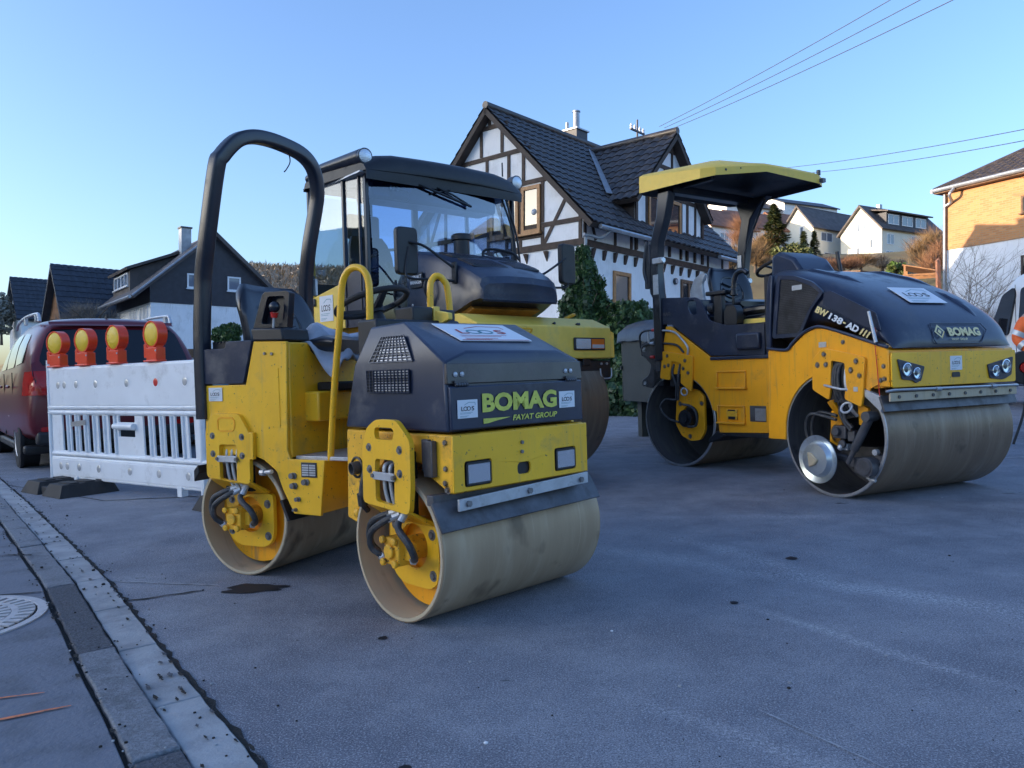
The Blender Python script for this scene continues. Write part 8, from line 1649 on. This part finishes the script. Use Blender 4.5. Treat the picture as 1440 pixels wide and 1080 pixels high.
for x in (-0.26, -1.25, -2.2): b.box(x-0.004, x+0.004, -0.004, 0.006, 0.32, 1.06)
b.build('door_gap', 'trim_black', CA)
for x in (0.0, -2.85):
    for y, s in ((0.02, -1), (1.82, 1)):
        b = MB(); b.lathe([(0.335, -0.10), (0.34, -0.07), (0.34, 0.07), (0.335, 0.10), (0.22, 0.105), (0.22, -0.105)], (x, y-s*0.08, 0.34), (0, 1, 0), 40, close=True); wh = b.build('wheel', 'rubber', CA)
        b = MB(); yo = y+s*0.01
        b.lathe([(0.22, 0), (0.215, s*0.012), (0.205, s*0.004), (0.19, -s*0.06), (0.001, -s*0.06)], (x, yo, 0.34), (0, 1, 0), 36)
        for k in range(7):
            aa = 2*pi*k/7; d = Vector((cos(aa), 0, sin(aa))); t = Vector((-sin(aa), 0, cos(aa))); c = Vector((x, yo, 0.34)); b.hexa([c+d*0.03-t*0.03+Vector((0, -s*0.03, 0)), c+d*0.205-t*0.018+Vector((0, -s*0.02, 0)), c+d*0.205+t*0.018+Vector((0, -s*0.02, 0)), c+d*0.03+t*0.03+Vector((0, -s*0.03, 0)), c+d*0.03-t*0.03, c+d*0.205-t*0.018+Vector((0, s*0.005, 0)), c+d*0.205+t*0.018+Vector((0, s*0.005, 0)), c+d*0.03+t*0.03])
        b.cyl((x, yo-s*0.03, 0.34), (x, yo+s*0.004, 0.34), 0.045, n=16); b.build('rim', 'galv', wh)
        if s == -1:
            b = MB(); b.cyl((x, y+0.02, 0.34), (x, y-0.016, 0.34), 0.375, n=40); b.build('wheel_arch', 'trim_black', CA)
# ================================================================ white van at the right edge
VM = FR((9.67, 14.6), 8) @ Matrix.Diagonal((1, 1, 1.15, 1)); VA = empty('van', M=VM); tag(VA, 'white delivery van partly cut off at the right edge', 'van')
mat('van_white', (0.72, 0.74, 0.77), 0.3, coat=0.4, var=0.04); mat('van_blue', (0.035, 0.045, 0.08), 0.4)
# local -X faces the viewer's left... the flank with the cab door lies in the plane X = 0, nose towards +Y
b = MB(); fl = [(-3.6, 0.35), (-3.6, 2.30), (-0.6, 2.34), (0.35, 2.22), (0.75, 2.0), (1.35, 1.28), (2.1, 1.08), (2.25, 0.85), (2.28, 0.35)]
secs = []
for x, sy, dz in ((0.0, 0.97, -0.10), (0.04, 0.99, -0.04), (0.20, 1.0, 0.0), (1.75, 1.0, 0.0), (1.91, 0.99, -0.04), (1.95, 0.97, -0.10)):
    secs.append([(x+(0.09*max(0, (z-1.3)) if x < 1 else -0.09*max(0, (z-1.3))), y*sy, z+(dz if z > 1 else 0)) for y, z in rpoly(fl, 0.12, 4)])
b.loft(secs); b.build('body', 'van_white', VA, angle=50)
def vx(z): return 0.09*max(0, z-1.3)-0.008
for pts in ([(0.42, 1.22), (1.22, 1.22), (0.72, 1.92), (0.30, 2.02), (0.22, 1.9)], [(-0.95, 1.25), (0.02, 1.25), (0.02, 1.98), (-0.80, 2.02)]):
    b = MB(); pl = rpoly(pts, 0.08, 4); n = len(pl); b.add([(vx(z)-0.012, y, z) for y, z in pl]+[(vx(z)+0.03, y, z) for y, z in pl], [tuple(range(n))]+[(i, (i+1) % n, n+(i+1) % n, n+i) for i in range(n)]); b.build('side_window', 'car_glass', VA)
b = MB(); b.box(-0.03, 0.02, -3.5, 2.1, 0.36, 0.72); b.build('lower_trim', 'van_blue', VA, bevel=0.02); b = MB(); b.box(-0.014, 0.0, -3.4, 0.4, 0.79, 0.81); b.box(-0.014, 0.0, -3.4, 0.4, 0.85, 0.87); b.build('stripe', 'ink_red', VA)
b = MB(); b.tube([(-0.02, 1.0, 1.35), (-0.12, 1.02, 1.38)], 0.02, 6, smooth=False); b.box(-0.25, -0.12, 0.98, 1.08, 1.25, 1.55); b.build('mirror', 'trim_black', VA, bevel=0.03)
for y in (1.35, -2.4):
    b = MB(); b.lathe([(0.33, -0.1), (0.34, -0.07), (0.34, 0.07), (0.33, 0.1), (0.2, 0.1), (0.2, -0.1)], (0.10, y, 0.34), (1, 0, 0), 36, close=True); wh = b.build('wheel', 'rubber', VA); b = MB(); b.cyl((0.14, y, 0.34), (0.02, y, 0.34), 0.20, n=28); b.build('rim', 'galv', wh)
    b = MB(); b.cyl((0.05, y, 0.36), (-0.006, y, 0.36), 0.42, n=36); b.build('wheel_arch', 'trim_black', VA)
b = MB(); b.box(-0.008, 0.0, 0.12, 0.128, 0.75, 2.05); b.build('door_gap', 'trim_black', VA)
# ================================================================ worker in hi-vis at the right edge
mat('hivis', (0.95, 0.16, 0.03), 0.7, var=0.06, vscale=8); mat('reflect', (0.55, 0.57, 0.58), 0.35, metal=0.3); mat('navy', (0.018, 0.024, 0.05), 0.8); mat('skin', (0.50, 0.30, 0.22), 0.55, var=0.08, vscale=12); mat('hair', (0.05, 0.035, 0.025), 0.7)
def skin_body(name, mname, verts, edges, radii, parent, sub=2, root=0):
    me = bpy.data.meshes.new(name); me.from_pydata(verts, edges, []); me.materials.append(MATS[mname]); o = bpy.data.objects.new(name, me); COL.objects.link(o); o.parent = parent
    m_ = o.modifiers.new('skin', 'SKIN'); m_.use_smooth_shade = True
    sv = me.skin_vertices[0].data
    for i, r in enumerate(radii): sv[i].radius = r if isinstance(r, tuple) else (r, r); sv[i].use_root = (i == root)
    s = o.modifiers.new('sub', 'SUBSURF'); s.levels = sub; s.render_levels = sub; return o
PM = Matrix.Translation((6.43, 9.35, 0)) @ Matrix.Rotation(radians(15), 4, 'Z')
PE = empty('person', M=PM); tag(PE, 'worker in orange hi-vis jacket cut off by the right edge, elbow bent', 'person')
V_ = [(0, 0, 0.95), (0, 0, 1.15), (0, 0, 1.35), (0, 0.0, 1.50), (0, 0, 1.56), (0.0, -0.01, 1.66), (0, -0.01, 1.76),
      (-0.10, 0, 0.90), (-0.12, -0.02, 0.50), (-0.12, 0.02, 0.10), (-0.13, -0.14, 0.05), (0.10, 0, 0.90), (0.12, 0.02, 0.50), (0.13, 0.06, 0.10), (0.14, -0.10, 0.05),
      (-0.19, 0, 1.46), (-0.29, 0.06, 1.20), (-0.27, -0.16, 1.02), (-0.25, -0.22, 0.98), (0.19, 0, 1.46), (0.27, 0.0, 1.18), (0.24, -0.1, 0.95), (0.23, -0.13, 0.89)]
E_ = [(0, 1), (1, 2), (2, 3), (3, 4), (4, 5), (5, 6), (0, 7), (7, 8), (8, 9), (9, 10), (0, 11), (11, 12), (12, 13), (13, 14), (3, 15), (15, 16), (16, 17), (17, 18), (3, 19), (19, 20), (20, 21), (21, 22)]
Rr = [(0.15, 0.11), (0.13, 0.10), (0.16, 0.11), (0.10, 0.08), 0.055, (0.078, 0.095), (0.06, 0.075), 0.085, 0.06, 0.045, 0.045, 0.085, 0.06, 0.045, 0.045, 0.065, 0.048, 0.036, 0.03, 0.065, 0.048, 0.036, 0.03]
body_ = skin_body('body', 'skin', V_, E_, Rr, PE)
# jacket, trousers: slightly larger shells over the same skeleton
def shell(name, m, keep, extra, parent=PE):
    mp = {k: i for i, k in enumerate(keep)}; es = [(mp[a_], mp[b_]) for a_, b_ in E_ if a_ in mp and b_ in mp]
    rr = []
    for k in keep: r = Rr[k]; r = r if isinstance(r, tuple) else (r, r); rr.append((r[0]+extra, r[1]+extra))
    return skin_body(name, m, [V_[k] for k in keep], es, rr, parent)
jk = shell('jacket', 'hivis', [0, 1, 2, 3, 15, 16, 17, 19, 20, 21], 0.022); shell('trousers', 'navy', [0, 7, 8, 9, 11, 12, 13], 0.024)
def band(p, q, r, parent, m='reflect', w=0.03):
    p, q = Vector(p), Vector(q); d = (q-p).normalized(); b = MB(); b.cyl(p-d*w, p+d*w, r, n=20, caps=False); return b.build('reflective_band', m, parent)
band((-0.268, 0.038, 1.26), V_[16], 0.085, jk); band((-0.283, -0.05, 1.12), V_[17], 0.074, jk); band((0.25, 0.0, 1.25), V_[20], 0.085, jk)
b = MB(); b.cyl((0, 0, 1.12), (0, 0, 1.17), 0.178, n=28, caps=False); b.v = [(x, y*0.78, z) for x, y, z in b.v]; b.build('reflective_band', 'reflect', jk)
b = MB(); b.cyl((-0.273, -0.12, 1.055), (-0.262, -0.19, 1.0), 0.062, 0.055, n=18); b.build('cuff', 'navy', PE, bevel=0.01)
for sx, w_ in ((-0.25, Vector((-0.25, -0.22, 0.98))), (0.23, Vector((0.23, -0.13, 0.89)))):
    for k in range(5):
        o = Vector((0.022*(k-2), 0, 0)) if k < 4 else Vector((0.045*(1 if sx < 0 else -1), 0, 0.02)); L = (0.07, 0.08, 0.085, 0.075, 0.055)[k]
        f_ = skin_body('finger', 'skin', [tuple(w_+o*0.7+Vector((0, 0, 0.0))), tuple(w_+o+Vector((0, -0.03, -0.02))), tuple(w_+o+Vector((0, -0.035, -0.02-L*0.5))), tuple(w_+o+Vector((0, -0.01, -0.02-L*0.85)))], [(0, 1), (1, 2), (2, 3)], [0.014, 0.010, 0.009, 0.008], PE, sub=1)
b = MB(); b.ball((0, 0.005, 1.735), 0.098, 18, sc=(0.86, 1.02, 0.95)); b.v = [(x, y, z) for x, y, z in b.v]; b.build('hair', 'hair', PE)
b = MB(); b.ball((0, -0.095, 1.67), 0.016, 8, sc=(0.8, 1.2, 1.3)); b.ball((-0.085, 0.0, 1.67), 0.022, 8, sc=(0.5, 0.9, 1.3)); b.ball((0.085, 0.0, 1.67), 0.022, 8, sc=(0.5, 0.9, 1.3)); b.build('nose_and_ears', 'skin', PE)
for sx in (-0.032, 0.032): b = MB(); b.ball((sx, -0.085, 1.695), 0.011, 8); b.build('eye', 'win_frame_white', PE)
b = MB(); b.box(-0.022, 0.022, -0.098, -0.088, 1.625, 1.631); b.build('mouth', 'tail_red', PE)
for x, y in ((-0.13, -0.06), (0.135, -0.02)): b = MB(); b.hexa([(x-0.05, y-0.17, 0), (x+0.05, y-0.17, 0), (x+0.05, y+0.12, 0), (x-0.05, y+0.12, 0), (x-0.045, y-0.14, 0.07), (x+0.045, y-0.14, 0.07), (x+0.048, y+0.11, 0.13), (x-0.048, y+0.11, 0.13)]); b.build('boot', 'trim_black', PE, bevel=0.02)
WT = empty('hand_wheel', M=Matrix.Translation((5.84, 8.75, 0))); tag(WT, 'dark round cable reel standing in front of the hi-vis worker', 'cable reel')
b = MB(); b.lathe([(0.18, -0.06), (0.19, -0.05), (0.19, 0.05), (0.18, 0.06), (0.07, 0.06), (0.06, 0.04), (0.06, -0.04), (0.07, -0.06)], (0, 0, 0.86), (0.3, 1, 0), 32, close=True); b.build('reel', 'trim_black', WT)
b = MB(); b.cyl((0.02, 0.07, 0.86), (-0.02, -0.07, 0.86), 0.06, n=18); b.build('hub', 'tail_red', WT)
for s in (-1, 1): b = MB(); b.tube([(0.02*s, 0.07*s, 0.86), (0.08*s+0.02, 0.08*s, 0.4), (0.2*s, 0.09*s, 0.0)], 0.014, 8); b.build('stand_leg', 'trim_black', WT)
